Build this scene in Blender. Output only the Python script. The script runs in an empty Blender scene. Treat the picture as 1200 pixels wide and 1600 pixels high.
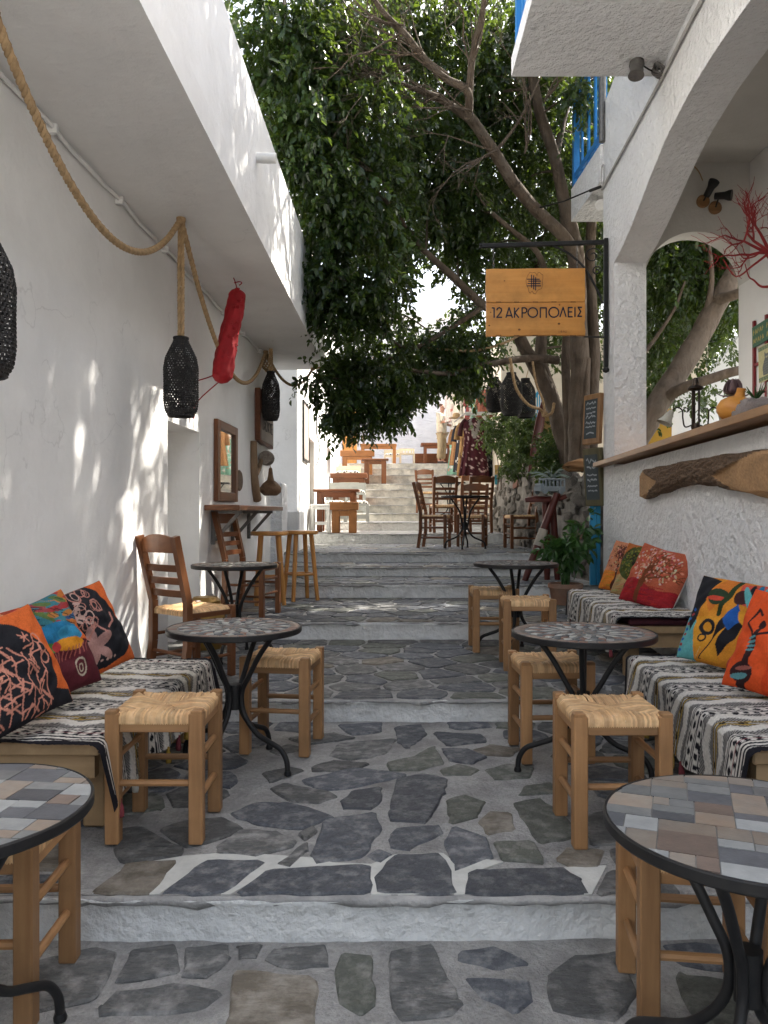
import bpy, bmesh, math, random
import numpy as np
from mathutils import Vector, Matrix

# ------------------------------------------------------------------ camera, sky, sun, exposure
scene = bpy.context.scene
EYE = 1.2
cam_data = bpy.data.cameras.new('camera')
cam_data.sensor_fit = 'HORIZONTAL'
cam_data.sensor_width = 36.0
cam_data.lens = 36.0
cam_data.clip_start = 0.05
cam_data.clip_end = 2000
cam = bpy.data.objects.new('camera', cam_data)
cam.location = (0, 0, EYE)
cam.rotation_euler = (math.radians(90), 0, 0)
scene.collection.objects.link(cam)
scene.camera = cam

SUN = Vector((1.0, 0.70, 1.39)).normalized()          # towards the sun
world = bpy.data.worlds.new('World')
scene.world = world
world.use_nodes = True
wn = world.node_tree
wn.nodes.clear()
sky = wn.nodes.new('ShaderNodeTexSky')
sky.sky_type = 'NISHITA'
sky.sun_disc = False
sky.sun_elevation = math.asin(SUN.z)
sky.sun_rotation = math.atan2(SUN.x, SUN.y)
sky.air_density = 1.0
sky.dust_density = 5.0
sky.ozone_density = 0.6
bg = wn.nodes.new('ShaderNodeBackground')
bg.inputs['Strength'].default_value = 0.15
wo = wn.nodes.new('ShaderNodeOutputWorld')
hs = wn.nodes.new('ShaderNodeHueSaturation')          # hazy, near-white summer sky
hs.inputs['Saturation'].default_value = 0.58
wn.links.new(sky.outputs[0], hs.inputs['Color'])
wn.links.new(hs.outputs[0], bg.inputs[0])
wn.links.new(bg.outputs[0], wo.inputs[0])

sun_data = bpy.data.lights.new('sun', 'SUN')
sun_data.energy = 4.5
sun_data.angle = math.radians(0.53)
sun_data.color = (1.0, 0.94, 0.84)
sun_obj = bpy.data.objects.new('sun', sun_data)
sun_obj.rotation_euler = SUN.to_track_quat('Z', 'Y').to_euler()
sun_obj.location = SUN * 40
scene.collection.objects.link(sun_obj)

scene.view_settings.view_transform = 'Standard'
scene.view_settings.look = 'None'
scene.view_settings.exposure = 2.02
scene.view_settings.gamma = 1.0
scene.view_settings.use_curve_mapping = False
scene.cycles.max_bounces = 10
scene.cycles.diffuse_bounces = 6
scene.cycles.glossy_bounces = 3
scene.cycles.transparent_max_bounces = 8
scene.cycles.use_denoising = True
scene.cycles.caustics_reflective = False
scene.cycles.caustics_refractive = False

# ------------------------------------------------------------------ helpers
R = random.Random(11)
NR = np.random.default_rng(11)
COL = scene.collection
PI = math.pi

def at(x, y, Y):                       # photo pixel (1200x1600) at a known distance
    return Vector(((x - 600) * Y / 1200, Y, EYE - (y - 800) * Y / 1200))
def on(x, y, z):                       # photo pixel on a known level
    Y = (EYE - z) * 1200 / (y - 800)
    return Vector(((x - 600) * Y / 1200, Y, z))

def tag(o, label=None, cat=None, group=None, kind=None):
    if label: o['label'] = label
    if cat: o['category'] = cat
    if group: o['group'] = group
    if kind: o['kind'] = kind
    return o
def thing(name, loc, rz, label, cat, group=None):
    o = bpy.data.objects.new(name, None)
    o.empty_display_size = 0.1
    o.location = loc
    o.rotation_euler = (0, 0, rz)
    COL.objects.link(o)
    return tag(o, label, cat, group)
KIDS = {}
def link(o, parent=None):
    COL.objects.link(o)
    if parent is not None:
        o.parent = parent
        KIDS.setdefault(parent.name, []).append(o)
    return o
def copy_tree(o, loc=None, rz=None, label=None, parent=None, scale=None):
    c = o.copy()
    COL.objects.link(c)
    if parent is not None:
        c.parent = parent
        KIDS.setdefault(parent.name, []).append(c)
    if loc is not None: c.location = loc
    if rz is not None: c.rotation_euler = (0, 0, rz)
    if scale is not None: c.scale = scale
    if label: c['label'] = label
    for ch in KIDS.get(o.name, []):
        copy_tree(ch, parent=c)
    return c

def catmull(pts, n=6):
    P = [Vector(p) for p in pts]
    P = [P[0] * 2 - P[1]] + P + [P[-1] * 2 - P[-2]]
    out = []
    for i in range(1, len(P) - 2):
        a, b, c, d = P[i-1], P[i], P[i+1], P[i+2]
        for k in range(n):
            t = k / n
            out.append(0.5 * ((2*b) + (c-a)*t + (2*a-5*b+4*c-d)*t*t + (3*b-a-3*c+d)*t**3))
    out.append(P[-2].copy())
    return out
def lerp_list(vals, m):
    vals = list(vals)
    if len(vals) == m: return vals
    xs = np.linspace(0, len(vals) - 1, m)
    return list(np.interp(xs, range(len(vals)), vals))

class MB:
    def __init__(self):
        self.v = []; self.f = []; self.t = []; self.c = None
    def add(self, vs, fs, tint=0.5):
        o = len(self.v)
        self.v += [tuple(p) for p in vs]
        self.f += [tuple(i + o for i in f) for f in fs]
        self.t += [tint] * len(vs)
        return self
    def box(self, c, s, rot=None, tint=0.5):
        hx, hy, hz = s[0]/2, s[1]/2, s[2]/2
        vs = [Vector((x, y, z)) for z in (-hz, hz) for y in (-hy, hy) for x in (-hx, hx)]
        if rot is not None: vs = [rot @ p for p in vs]
        c = Vector(c)
        return self.add([p + c for p in vs], [(0,2,3,1),(4,5,7,6),(0,1,5,4),(2,6,7,3),(0,4,6,2),(1,3,7,5)], tint)
    def span(self, a, b, tint=0.5):                     # box from min corner to max corner
        return self.box([(a[i]+b[i])/2 for i in range(3)], [abs(b[i]-a[i]) for i in range(3)], None, tint)
    def bar(self, p, q, w, h, up=(0,0,1), tint=0.5, w2=None, h2=None):
        p, q = Vector(p), Vector(q); d = (q-p).normalized(); up = Vector(up)
        if abs(d.dot(up)) > .98: up = Vector((0,1,0))
        s = d.cross(up).normalized(); u = s.cross(d)
        w2 = w if w2 is None else w2; h2 = h if h2 is None else h2
        vs = []
        for (c, ww, hh) in ((p, w, h), (q, w2, h2)):
            vs += [c - s*ww/2 - u*hh/2, c + s*ww/2 - u*hh/2, c + s*ww/2 + u*hh/2, c - s*ww/2 + u*hh/2]
        return self.add(vs, [(0,1,2,3),(4,7,6,5),(0,4,5,1),(1,5,6,2),(2,6,7,3),(3,7,4,0)], tint)
    def tube(self, pts, rad, seg=8, cap=True, tint=0.5, flat=1.0):
        pts = [Vector(p) for p in pts]; n = len(pts)
        rad = lerp_list(rad, n) if isinstance(rad, (list, tuple)) else [rad]*n
        T = [(pts[min(i+1, n-1)] - pts[max(i-1, 0)]).normalized() for i in range(n)]
        nrm = T[0].orthogonal().normalized()
        vs = []
        for i in range(n):
            nrm = (nrm - T[i]*nrm.dot(T[i]))
            nrm = nrm.normalized() if nrm.length > 1e-6 else T[i].orthogonal().normalized()
            b = T[i].cross(nrm)
            for k in range(seg):
                a = 2*PI*k/seg
                vs.append(pts[i] + nrm*math.cos(a)*rad[i] + b*math.sin(a)*rad[i]*flat)
        fs = [(i*seg+k, i*seg+(k+1)%seg, (i+1)*seg+(k+1)%seg, (i+1)*seg+k) for i in range(n-1) for k in range(seg)]
        if cap: fs += [tuple(range(seg-1, -1, -1)), tuple((n-1)*seg+k for k in range(seg))]
        return self.add(vs, fs, tint)
    def lathe(self, prof, c=(0,0,0), seg=24, tint=0.5, rot=None, wob=0.0):
        vs = []; c = Vector(c); n = len(prof)
        for (r, z) in prof:
            for k in range(seg):
                a = 2*PI*k/seg
                rr = r*(1 + wob*math.sin(3*a+z*9) )
                p = Vector((rr*math.cos(a), rr*math.sin(a), z))
                vs.append((rot @ p if rot is not None else p) + c)
        fs = [(i*seg+k, i*seg+(k+1)%seg, (i+1)*seg+(k+1)%seg, (i+1)*seg+k) for i in range(n-1) for k in range(seg)]
        if prof[0][0] > 1e-5: fs.append(tuple(range(seg-1, -1, -1)))
        if prof[-1][0] > 1e-5: fs.append(tuple((n-1)*seg+k for k in range(seg)))
        return self.add(vs, fs, tint)
    def prism(self, poly, z0, z1, M=None, tint=0.5, inset=0.0):
        n = len(poly)
        area = sum(poly[i][0]*poly[(i+1)%n][1]-poly[(i+1)%n][0]*poly[i][1] for i in range(n))
        if area < 0: poly = poly[::-1]
        vs = [Vector((p[0], p[1], z0)) for p in poly]
        fs = [tuple(range(n-1, -1, -1))]
        rings = [z1] if not inset else [z1-inset, z1]
        cx = sum(p[0] for p in poly)/n; cy = sum(p[1] for p in poly)/n
        for k, z in enumerate(rings):
            for p in poly:
                if inset and k == 1:
                    d = math.hypot(p[0]-cx, p[1]-cy) or 1
                    q = 1-min(.3, inset*1.2/d)
                    vs.append(Vector((cx+(p[0]-cx)*q, cy+(p[1]-cy)*q, z)))
                else: vs.append(Vector((p[0], p[1], z)))
        for k in range(len(rings)):
            fs += [(k*n+i, k*n+(i+1)%n, (k+1)*n+(i+1)%n, (k+1)*n+i) for i in range(n)]
        fs.append(tuple(len(rings)*n+i for i in range(n)))
        if M is not None: vs = [M @ p for p in vs]
        return self.add(vs, fs, tint)
    def mesh(self, name, bevel=0.0, smooth=False):
        me = bpy.data.meshes.new(name)
        me.from_pydata(self.v, [], self.f)
        a = me.attributes.new('tint', 'FLOAT', 'POINT')
        a.data.foreach_set('value', np.array(self.t, dtype=np.float32))
        if bevel:
            bm = bmesh.new(); bm.from_mesh(me)
            bmesh.ops.recalc_face_normals(bm, faces=bm.faces)
            es = [e for e in bm.edges if len(e.link_faces) == 2 and e.calc_face_angle(0) > .5]
            bmesh.ops.bevel(bm, geom=es, offset=bevel, offset_type='OFFSET', segments=1, profile=.5, affect='EDGES', clamp_overlap=True)
            bm.to_mesh(me); bm.free()
        if smooth is True:
            me.polygons.foreach_set('use_smooth', [True]*len(me.polygons))
        elif smooth:
            me.polygons.foreach_set('use_smooth', [True]*len(me.polygons))
            me.set_sharp_from_angle(angle=math.radians(smooth))
        return me
    def build(self, name, mat, parent=None, bevel=0.0, smooth=False):
        me = self.mesh(name, bevel, smooth)
        me.materials.append(mat)
        return link(bpy.data.objects.new(name, me), parent)

def np_mesh(name, V, F, mat, parent=None, tint=None, color=None, smooth=True):
    """V (n,3), F (m,4) quads or (m,3) tris"""
    me = bpy.data.meshes.new(name)
    V = np.asarray(V, dtype=np.float32); F = np.asarray(F, dtype=np.int32)
    k = F.shape[1]
    me.vertices.add(len(V)); me.vertices.foreach_set('co', V.ravel())
    me.loops.add(F.size); me.loops.foreach_set('vertex_index', F.ravel())
    me.polygons.add(len(F)); me.polygons.foreach_set('loop_start', np.arange(0, F.size, k, dtype=np.int32))
    if smooth: me.polygons.foreach_set('use_smooth', np.ones(len(F), dtype=bool))
    me.update(calc_edges=True)
    if tint is not None:
        a = me.attributes.new('tint', 'FLOAT', 'POINT'); a.data.foreach_set('value', np.asarray(tint, dtype=np.float32))
    if color is not None:
        c = np.ones((len(V), 4), dtype=np.float32); c[:, :3] = color
        a = me.attributes.new('paint', 'FLOAT_COLOR', 'POINT'); a.data.foreach_set('color', c.ravel())
    me.materials.append(mat)
    return link(bpy.data.objects.new(name, me), parent)
def grid_faces(nu, nv):
    i = np.arange(nu-1)[:, None]*nv + np.arange(nv-1)[None, :]
    i = i.ravel()
    return np.stack([i, i+nv, i+nv+1, i+1], 1)

# ------------------------------------------------------------------ materials
def srgb(r, g, b):
    f = lambda c: (c/255/12.92) if c/255 <= .04045 else ((c/255+.055)/1.055)**2.4
    return (f(r), f(g), f(b))
MATS = {}
def mat(name, a, b=None, scale=4.0, stretch=(1,1,1), rough=.6, bump=0.0, bscale=None, bdist=.01, detail=7, nrough=.6, metallic=0.0,
        spec=.35, tint=0.0, rnd=0.0, c=None, cscale=1.5, camt=.5, paint=False, crack=0.0, cpos=.5):
    """Principled surface: two-tone noise, optional large blotches c, grain relief, per-piece tint and per-object variation"""
    if name in MATS: return MATS[name]
    m = bpy.data.materials.new(name); m.use_nodes = True
    nt = m.node_tree; N = nt.nodes; L = nt.links
    bs = N['Principled BSDF']
    bs.inputs['Roughness'].default_value = rough
    bs.inputs['Metallic'].default_value = metallic
    bs.inputs['Specular IOR Level'].default_value = spec
    tc = N.new('ShaderNodeTexCoord'); oi = N.new('ShaderNodeObjectInfo')
    off = N.new('ShaderNodeVectorMath'); off.operation = 'MULTIPLY_ADD'
    comb = N.new('ShaderNodeCombineXYZ')
    for k in range(3): L.new(oi.outputs['Random'], comb.inputs[k])
    L.new(comb.outputs[0], off.inputs[0]); off.inputs[1].default_value = (17, 31, 23)
    L.new(tc.outputs['Object'], off.inputs[2])
    mp = N.new('ShaderNodeMapping'); mp.inputs['Scale'].default_value = stretch
    L.new(off.outputs[0], mp.inputs['Vector'])
    nz = N.new('ShaderNodeTexNoise'); nz.inputs['Scale'].default_value = scale; nz.inputs['Detail'].default_value = detail
    nz.inputs['Roughness'].default_value = nrough
    L.new(mp.outputs[0], nz.inputs['Vector'])
    src = nz.outputs['Fac']
    if paint:
        at_ = N.new('ShaderNodeAttribute'); at_.attribute_name = 'paint'
        col = at_.outputs['Color']
        mx = N.new('ShaderNodeMix'); mx.data_type = 'RGBA'; mx.blend_type = 'MULTIPLY'
        mx.inputs['Factor'].default_value = .5
        rp = N.new('ShaderNodeValToRGB'); rp.color_ramp.elements[0].position = .3; rp.color_ramp.elements[1].position = .7
        rp.color_ramp.elements[0].color = (.62,.62,.62,1)
        L.new(src, rp.inputs[0]); L.new(col, mx.inputs['A']); L.new(rp.outputs[0], mx.inputs['B'])
        col = mx.outputs['Result']
    else:
        rp = N.new('ShaderNodeValToRGB')
        rp.color_ramp.elements[0].position = .32; rp.color_ramp.elements[1].position = .68
        rp.color_ramp.elements[0].color = (*a, 1); rp.color_ramp.elements[1].color = (*(b or a), 1)
        L.new(src, rp.inputs[0]); col = rp.outputs[0]
    if c is not None:
        n2 = N.new('ShaderNodeTexNoise'); n2.inputs['Scale'].default_value = cscale; n2.inputs['Detail'].default_value = 6
        n2.inputs['Roughness'].default_value = .65
        L.new(off.outputs[0], n2.inputs['Vector'])
        r2 = N.new('ShaderNodeValToRGB'); r2.color_ramp.elements[0].position = cpos-.08; r2.color_ramp.elements[1].position = cpos+.18
        r2.color_ramp.elements[0].color = (0,0,0,1); r2.color_ramp.elements[1].color = (camt, camt, camt, 1)
        L.new(n2.outputs['Fac'], r2.inputs[0])
        m2 = N.new('ShaderNodeMix'); m2.data_type = 'RGBA'
        L.new(r2.outputs[0], m2.inputs['Factor']); L.new(col, m2.inputs['A']); m2.inputs['B'].default_value = (*c, 1)
        col = m2.outputs['Result']
    if crack:          # hairline cracks, wandering and broken up
        wv = N.new('ShaderNodeTexNoise'); wv.inputs['Scale'].default_value = 3; wv.inputs['Detail'].default_value = 5
        L.new(off.outputs[0], wv.inputs['Vector'])
        wa = N.new('ShaderNodeVectorMath'); wa.operation = 'MULTIPLY_ADD'; wa.inputs[1].default_value = (.5,.5,.5)
        L.new(wv.outputs['Color'], wa.inputs[0]); L.new(off.outputs[0], wa.inputs[2])
        vo = N.new('ShaderNodeTexVoronoi'); vo.feature = 'DISTANCE_TO_EDGE'; vo.inputs['Scale'].default_value = .9
        L.new(wa.outputs[0], vo.inputs['Vector'])
        cr_ = N.new('ShaderNodeMapRange'); cr_.inputs['From Min'].default_value = 0; cr_.inputs['From Max'].default_value = .006
        cr_.inputs['To Min'].default_value = crack; cr_.inputs['To Max'].default_value = 0
        L.new(vo.outputs['Distance'], cr_.inputs['Value'])
        mk = N.new('ShaderNodeMapRange'); mk.inputs['From Min'].default_value = .5; mk.inputs['From Max'].default_value = .58
        L.new(nz.outputs['Fac'], mk.inputs['Value'])
        mu = N.new('ShaderNodeMath'); mu.operation = 'MULTIPLY'; L.new(cr_.outputs[0], mu.inputs[0]); L.new(mk.outputs[0], mu.inputs[1])
        m3 = N.new('ShaderNodeMix'); m3.data_type = 'RGBA'
        L.new(mu.outputs[0], m3.inputs['Factor']); L.new(col, m3.inputs['A']); m3.inputs['B'].default_value = (.22,.21,.2,1)
        col = m3.outputs['Result']
    if tint or rnd:
        add = None
        if tint:
            ta = N.new('ShaderNodeAttribute'); ta.attribute_name = 'tint'
            mt = N.new('ShaderNodeMapRange'); mt.inputs['To Min'].default_value = 1-tint; mt.inputs['To Max'].default_value = 1+tint
            L.new(ta.outputs['Fac'], mt.inputs['Value']); add = mt.outputs[0]
        if rnd:
            mr = N.new('ShaderNodeMapRange'); mr.inputs['To Min'].default_value = 1-rnd; mr.inputs['To Max'].default_value = 1+rnd
            L.new(oi.outputs['Random'], mr.inputs['Value'])
            if add is None: add = mr.outputs[0]
            else:
                mm = N.new('ShaderNodeMath'); mm.operation = 'MULTIPLY'; L.new(add, mm.inputs[0]); L.new(mr.outputs[0], mm.inputs[1]); add = mm.outputs[0]
        vm = N.new('ShaderNodeVectorMath'); vm.operation = 'SCALE'
        L.new(col, vm.inputs[0]); L.new(add, vm.inputs['Scale']); col = vm.outputs[0]
    L.new(col, bs.inputs['Base Color'])
    if bump:
        if bscale:
            nb = N.new('ShaderNodeTexNoise'); nb.inputs['Scale'].default_value = bscale; nb.inputs['Detail'].default_value = 7; nb.inputs['Roughness'].default_value = .58
            L.new(mp.outputs[0], nb.inputs['Vector']); h = nb.outputs['Fac']
        else: h = src
        bp = N.new('ShaderNodeBump'); bp.inputs['Strength'].default_value = bump; bp.inputs['Distance'].default_value = bdist
        L.new(h, bp.inputs['Height']); L.new(bp.outputs[0], bs.inputs['Normal'])
    MATS[name] = m
    return m
def wood(name, a, b, axis='z', rough=.5, rnd=.12, scale=22, bump=.15):
    s = {'x': (.07,1,1), 'y': (1,.07,1), 'z': (1,1,.07)}[axis]
    return mat(name+'_'+axis, a, b, scale=scale, stretch=s, rough=rough, bump=bump, bdist=.004, rnd=rnd, detail=8, c=tuple(x*.45 for x in a), cscale=4, camt=.5)

M_PLASTER = mat('white_plaster', (.82,.815,.80), (.76,.755,.74), scale=2.2, rough=.85, bump=.4, bscale=5, bdist=.04, c=(.66,.65,.63), cscale=1.3, camt=.45, spec=.2, crack=.22)
M_STUCCO = mat('rough_stucco', (.83,.83,.83), (.77,.77,.77), scale=3, rough=.75, bump=1.0, bscale=17, bdist=.06, spec=.25, c=(.66,.66,.655), cscale=.9, camt=.3)
M_STUCCO2 = mat('fine_stucco', (.76,.755,.74), (.70,.695,.68), scale=2, rough=.85, bump=.6, bscale=60, bdist=.01, spec=.2)
M_RISER = mat('painted_riser', (.83,.83,.80), (.73,.73,.70), scale=9, rough=.85, bump=1, bscale=24, bdist=.03, c=(.42,.415,.39), cscale=4.5, camt=.5, cpos=.6)
M_RISER2 = mat('aged_riser', (.70,.66,.57), (.55,.52,.45), scale=6, rough=.9, bump=.8, bscale=22, bdist=.015, c=(.2,.195,.18), cscale=4, camt=.7)
M_MORTAR = mat('mortar', (.50,.49,.465), (.27,.265,.255), scale=60, nrough=.85, detail=9, rough=.95, bump=1, bscale=60, bdist=.02, c=(.17,.167,.16), cscale=5, camt=.75, spec=.15, cpos=.52)
M_TREAD = mat('worn_tread', (.30,.29,.27), (.16,.16,.15), scale=5, stretch=(1,2,1), rough=.9, bump=.7, bscale=30, bdist=.012, c=(.34,.33,.30), cscale=2.5, camt=.6)
SW = dict(rough=.42)
W_STOOL = {a: wood('oak', (.40,.22,.098), (.25,.125,.05), a, rnd=.28) for a in 'xyz'}
W_CHAIR = {a: wood('brown_wood', (.19,.075,.03), (.125,.046,.018), a, rough=.38) for a in 'xyz'}
W_BENCH = {a: wood('pale_wood', (.44,.30,.16), (.35,.23,.12), a) for a in 'xyz'}
W_SIGN = {a: wood('sign_wood', (.58,.28,.075), (.47,.20,.045), a, rough=.4, scale=14, rnd=.06) for a in 'xyz'}
W_DARK = {a: wood('dark_wood', (.17,.06,.025), (.11,.035,.014), a) for a in 'xyz'}
W_GREY = {a: wood('driftwood', (.30,.20,.12), (.20,.125,.07), a, rough=.8, bump=.5) for a in 'xyz'}
M_RUSH = mat('rush', (.70,.48,.26), (.54,.33,.15), scale=30, rough=.6, tint=.24, bump=.3, bscale=140, bdist=.002, c=(.36,.16,.07), cscale=9, camt=.45)
M_IRON = mat('black_iron', (.012,.012,.013), (.022,.021,.02), scale=20, rough=.45, spec=.25)
M_ROPE = mat('hemp_rope', (.42,.29,.16), (.32,.21,.11), scale=60, rough=.9, tint=.3)
M_WICKER = mat('black_wicker', (.014,.013,.013), (.03,.027,.025), scale=50, rough=.6, tint=.4)
M_RED = mat('red_cloth', (.36,.012,.018), (.26,.008,.012), scale=18, rough=.7, bump=.5, bdist=.006)
M_BLUE = mat('blue_paint', (.03,.20,.50), (.025,.16,.43), scale=12, rough=.45)
M_TEAL = mat('light_blue_paint', (.035,.27,.46), (.03,.22,.39), scale=12, stretch=(1,1,.2), rough=.5, bump=.2)
M_WHITE = mat('white_paint', (.72,.71,.68), (.62,.61,.58), scale=14, rough=.5)
M_GREYPAINT = mat('grey_paint', (.34,.345,.32), (.28,.285,.265), scale=10, rough=.6)
M_CREAM = mat('cream_paint', (.66,.58,.42), (.58,.50,.36), scale=10, rough=.6)
M_METAL = mat('dull_metal', (.19,.18,.17), (.13,.125,.12), scale=30, rough=.45, metallic=.6)
M_PAINT = mat('printed_cloth', (1,1,1), paint=True, scale=60, rough=.85, bump=.25, bscale=260, bdist=.002, spec=.15)
M_RUGMAT = mat('woven_wool', (1,1,1), paint=True, scale=110, rough=.95, bump=.7, bscale=230, bdist=.004, spec=.1)
M_PRINT = mat('flat_print', (1,1,1), paint=True, scale=20, rough=.6, spec=.25)
M_BARK = mat('ficus_bark', (.115,.083,.058), (.062,.045,.031), scale=9, stretch=(1,1,.3), rough=.92, bump=1, bdist=.06, c=(.17,.14,.11), cscale=4, camt=.5)
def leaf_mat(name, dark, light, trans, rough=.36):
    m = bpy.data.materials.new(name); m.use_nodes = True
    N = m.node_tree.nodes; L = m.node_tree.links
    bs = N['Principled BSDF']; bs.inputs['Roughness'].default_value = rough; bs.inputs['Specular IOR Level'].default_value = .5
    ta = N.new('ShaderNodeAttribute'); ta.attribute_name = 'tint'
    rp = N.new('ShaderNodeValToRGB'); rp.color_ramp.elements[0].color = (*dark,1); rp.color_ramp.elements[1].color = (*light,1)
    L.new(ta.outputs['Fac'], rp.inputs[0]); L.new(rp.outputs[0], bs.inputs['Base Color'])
    tr = N.new('ShaderNodeBsdfTranslucent'); tr.inputs['Color'].default_value = (*trans,1)
    mx = N.new('ShaderNodeMixShader'); mx.inputs[0].default_value = .22
    L.new(bs.outputs[0], mx.inputs[1]); L.new(tr.outputs[0], mx.inputs[2])
    L.new(mx.outputs[0], N['Material Output'].inputs['Surface'])
    MATS[name] = m
    return m
M_LEAF = leaf_mat('ficus_leaf', (.007,.019,.006), (.034,.066,.013), (.19,.28,.03))
M_LEAF2 = leaf_mat('shrub_leaf', (.016,.036,.008), (.05,.09,.018), (.16,.24,.03), .6)
M_LEAF3 = leaf_mat('pot_leaf', (.02,.06,.015), (.05,.12,.03), (.12,.28,.04))
# ------------------------------------------------------------------ ground and steps
g = MB(); g.span((-300,-300,-.9), (300,300,-.6))
tag(g.build('ground', M_TREAD), kind='structure')

M_PAVE = mat('pale_paving', (.46,.44,.40), (.36,.345,.31), scale=3, rough=.9, bump=.5, bscale=30, bdist=.02)
g = MB(); g.span((-40,-60,-.5), (40,-4.0,-.142)); tag(g.build('bounce_pavement', M_PAVE), kind='structure')  # unseen pale ground added to bounce sunlight back into the alley
#        front Y, level z
LEV = [(-4.0,-.14),(2.40,0.0),(4.39,.128),(6.43,.278),(8.20,.428),(9.17,.543),(9.98,.668),(12.77,.838),(14.98,1.0),(17.1,1.17),
       (18.0,1.365),(18.7,1.56),(19.4,1.766),(20.0,1.933),(20.6,2.196),(21.2,2.40),(21.8,2.58)]
M_NOSE = mat('worn_stone_edge', (.44,.43,.41), (.26,.255,.245), scale=9, rough=.9, bump=1, bscale=30, bdist=.02, c=(.45,.44,.41), cscale=6, camt=.6, cpos=.56)
def clip_half(poly, px, py, nx, ny):          # keep the side where (p-P).n <= 0
    out = []
    for i in range(len(poly)):
        a, b = poly[i], poly[(i+1) % len(poly)]
        da = (a[0]-px)*nx+(a[1]-py)*ny; db = (b[0]-px)*nx+(b[1]-py)*ny
        if da <= 0: out.append(a)
        if (da < 0 < db) or (db < 0 < da):
            t = da/(da-db); out.append((a[0]+(b[0]-a[0])*t, a[1]+(b[1]-a[1])*t))
    return out
def voronoi(seeds, dummies, box, joint):
    allp = seeds + dummies
    x0, y0, x1, y1 = box; out = []
    for i, s in enumerate(seeds):
        poly = [(x0,y0),(x1,y0),(x1,y1),(x0,y1)]
        near = sorted((q for q in allp if q is not s), key=lambda q: (q[0]-s[0])**2+(q[1]-s[1])**2)[:16]
        for q in near:
            dx, dy = q[0]-s[0], q[1]-s[1]; d = math.hypot(dx, dy)
            if d < 1e-6: continue
            nx, ny = dx/d, dy/d
            m = d/2-joint
            poly = clip_half(poly, s[0]+nx*m, s[1]+ny*m, nx, ny)
            if len(poly) < 3: break
        if len(poly) >= 3: out.append(poly)
    return out
def ragged(poly, step=.05, amp=.006, cut=.18):
    # knock the corners off, then break the edges up a little
    n = len(poly); q = []
    for i in range(n):
        a, b, c = poly[i-1], poly[i], poly[(i+1) % n]
        q.append((b[0]+(a[0]-b[0])*cut, b[1]+(a[1]-b[1])*cut)); q.append((b[0]+(c[0]-b[0])*cut*R.uniform(.4,1), b[1]+(c[1]-b[1])*cut*R.uniform(.4,1)))
    out = []
    for i in range(len(q)):
        a, b = q[i], q[(i+1) % len(q)]
        L = math.hypot(b[0]-a[0], b[1]-a[1]); k = max(1, min(6, int(L/step)))
        for j in range(k):
            t = j/k
            out.append((a[0]+(b[0]-a[0])*t+R.uniform(-amp,amp), a[1]+(b[1]-a[1])*t+R.uniform(-amp,amp)))
    return out
SLATE = [mat('slate_blue', (.115,.122,.135), (.042,.047,.056), scale=24, nrough=.82, detail=12, rough=.6, bump=1, bscale=22, bdist=.025, rnd=.25, c=(.33,.33,.32), cscale=15, camt=.75, cpos=.57),
         mat('slate_grey', (.15,.15,.143), (.058,.06,.06), scale=24, stretch=(1,2.5,1), nrough=.82, detail=12, rough=.65, bump=1, bscale=20, bdist=.025, rnd=.25, c=(.36,.35,.33), cscale=14, camt=.8, cpos=.55),
         mat('slate_green', (.145,.15,.125), (.062,.068,.056), scale=24, nrough=.82, detail=12, rough=.65, bump=1, bscale=22, bdist=.025, rnd=.2, c=(.34,.33,.30), cscale=14, camt=.7, cpos=.56),
         mat('slate_brown', (.165,.14,.105), (.11,.095,.075), scale=8, stretch=(1,3,1), nrough=.82, detail=12, rough=.72, bump=.6, bscale=22, bdist=.025, rnd=.18, c=(.36,.33,.28), cscale=13, camt=.7)]
def stone(poly, z, parent, m, h=.008):
    cx = sum(p[0] for p in poly)/len(poly); cy = sum(p[1] for p in poly)/len(poly)
    mb = MB(); mb.prism([(p[0]-cx, p[1]-cy) for p in poly], -.02, h, inset=.006)
    o = mb.build('paving_stone', m, parent)
    o.location = (cx, cy, z); o.rotation_euler = (R.uniform(-.006,.006), R.uniform(-.006,.006), 0)
    return o
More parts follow.
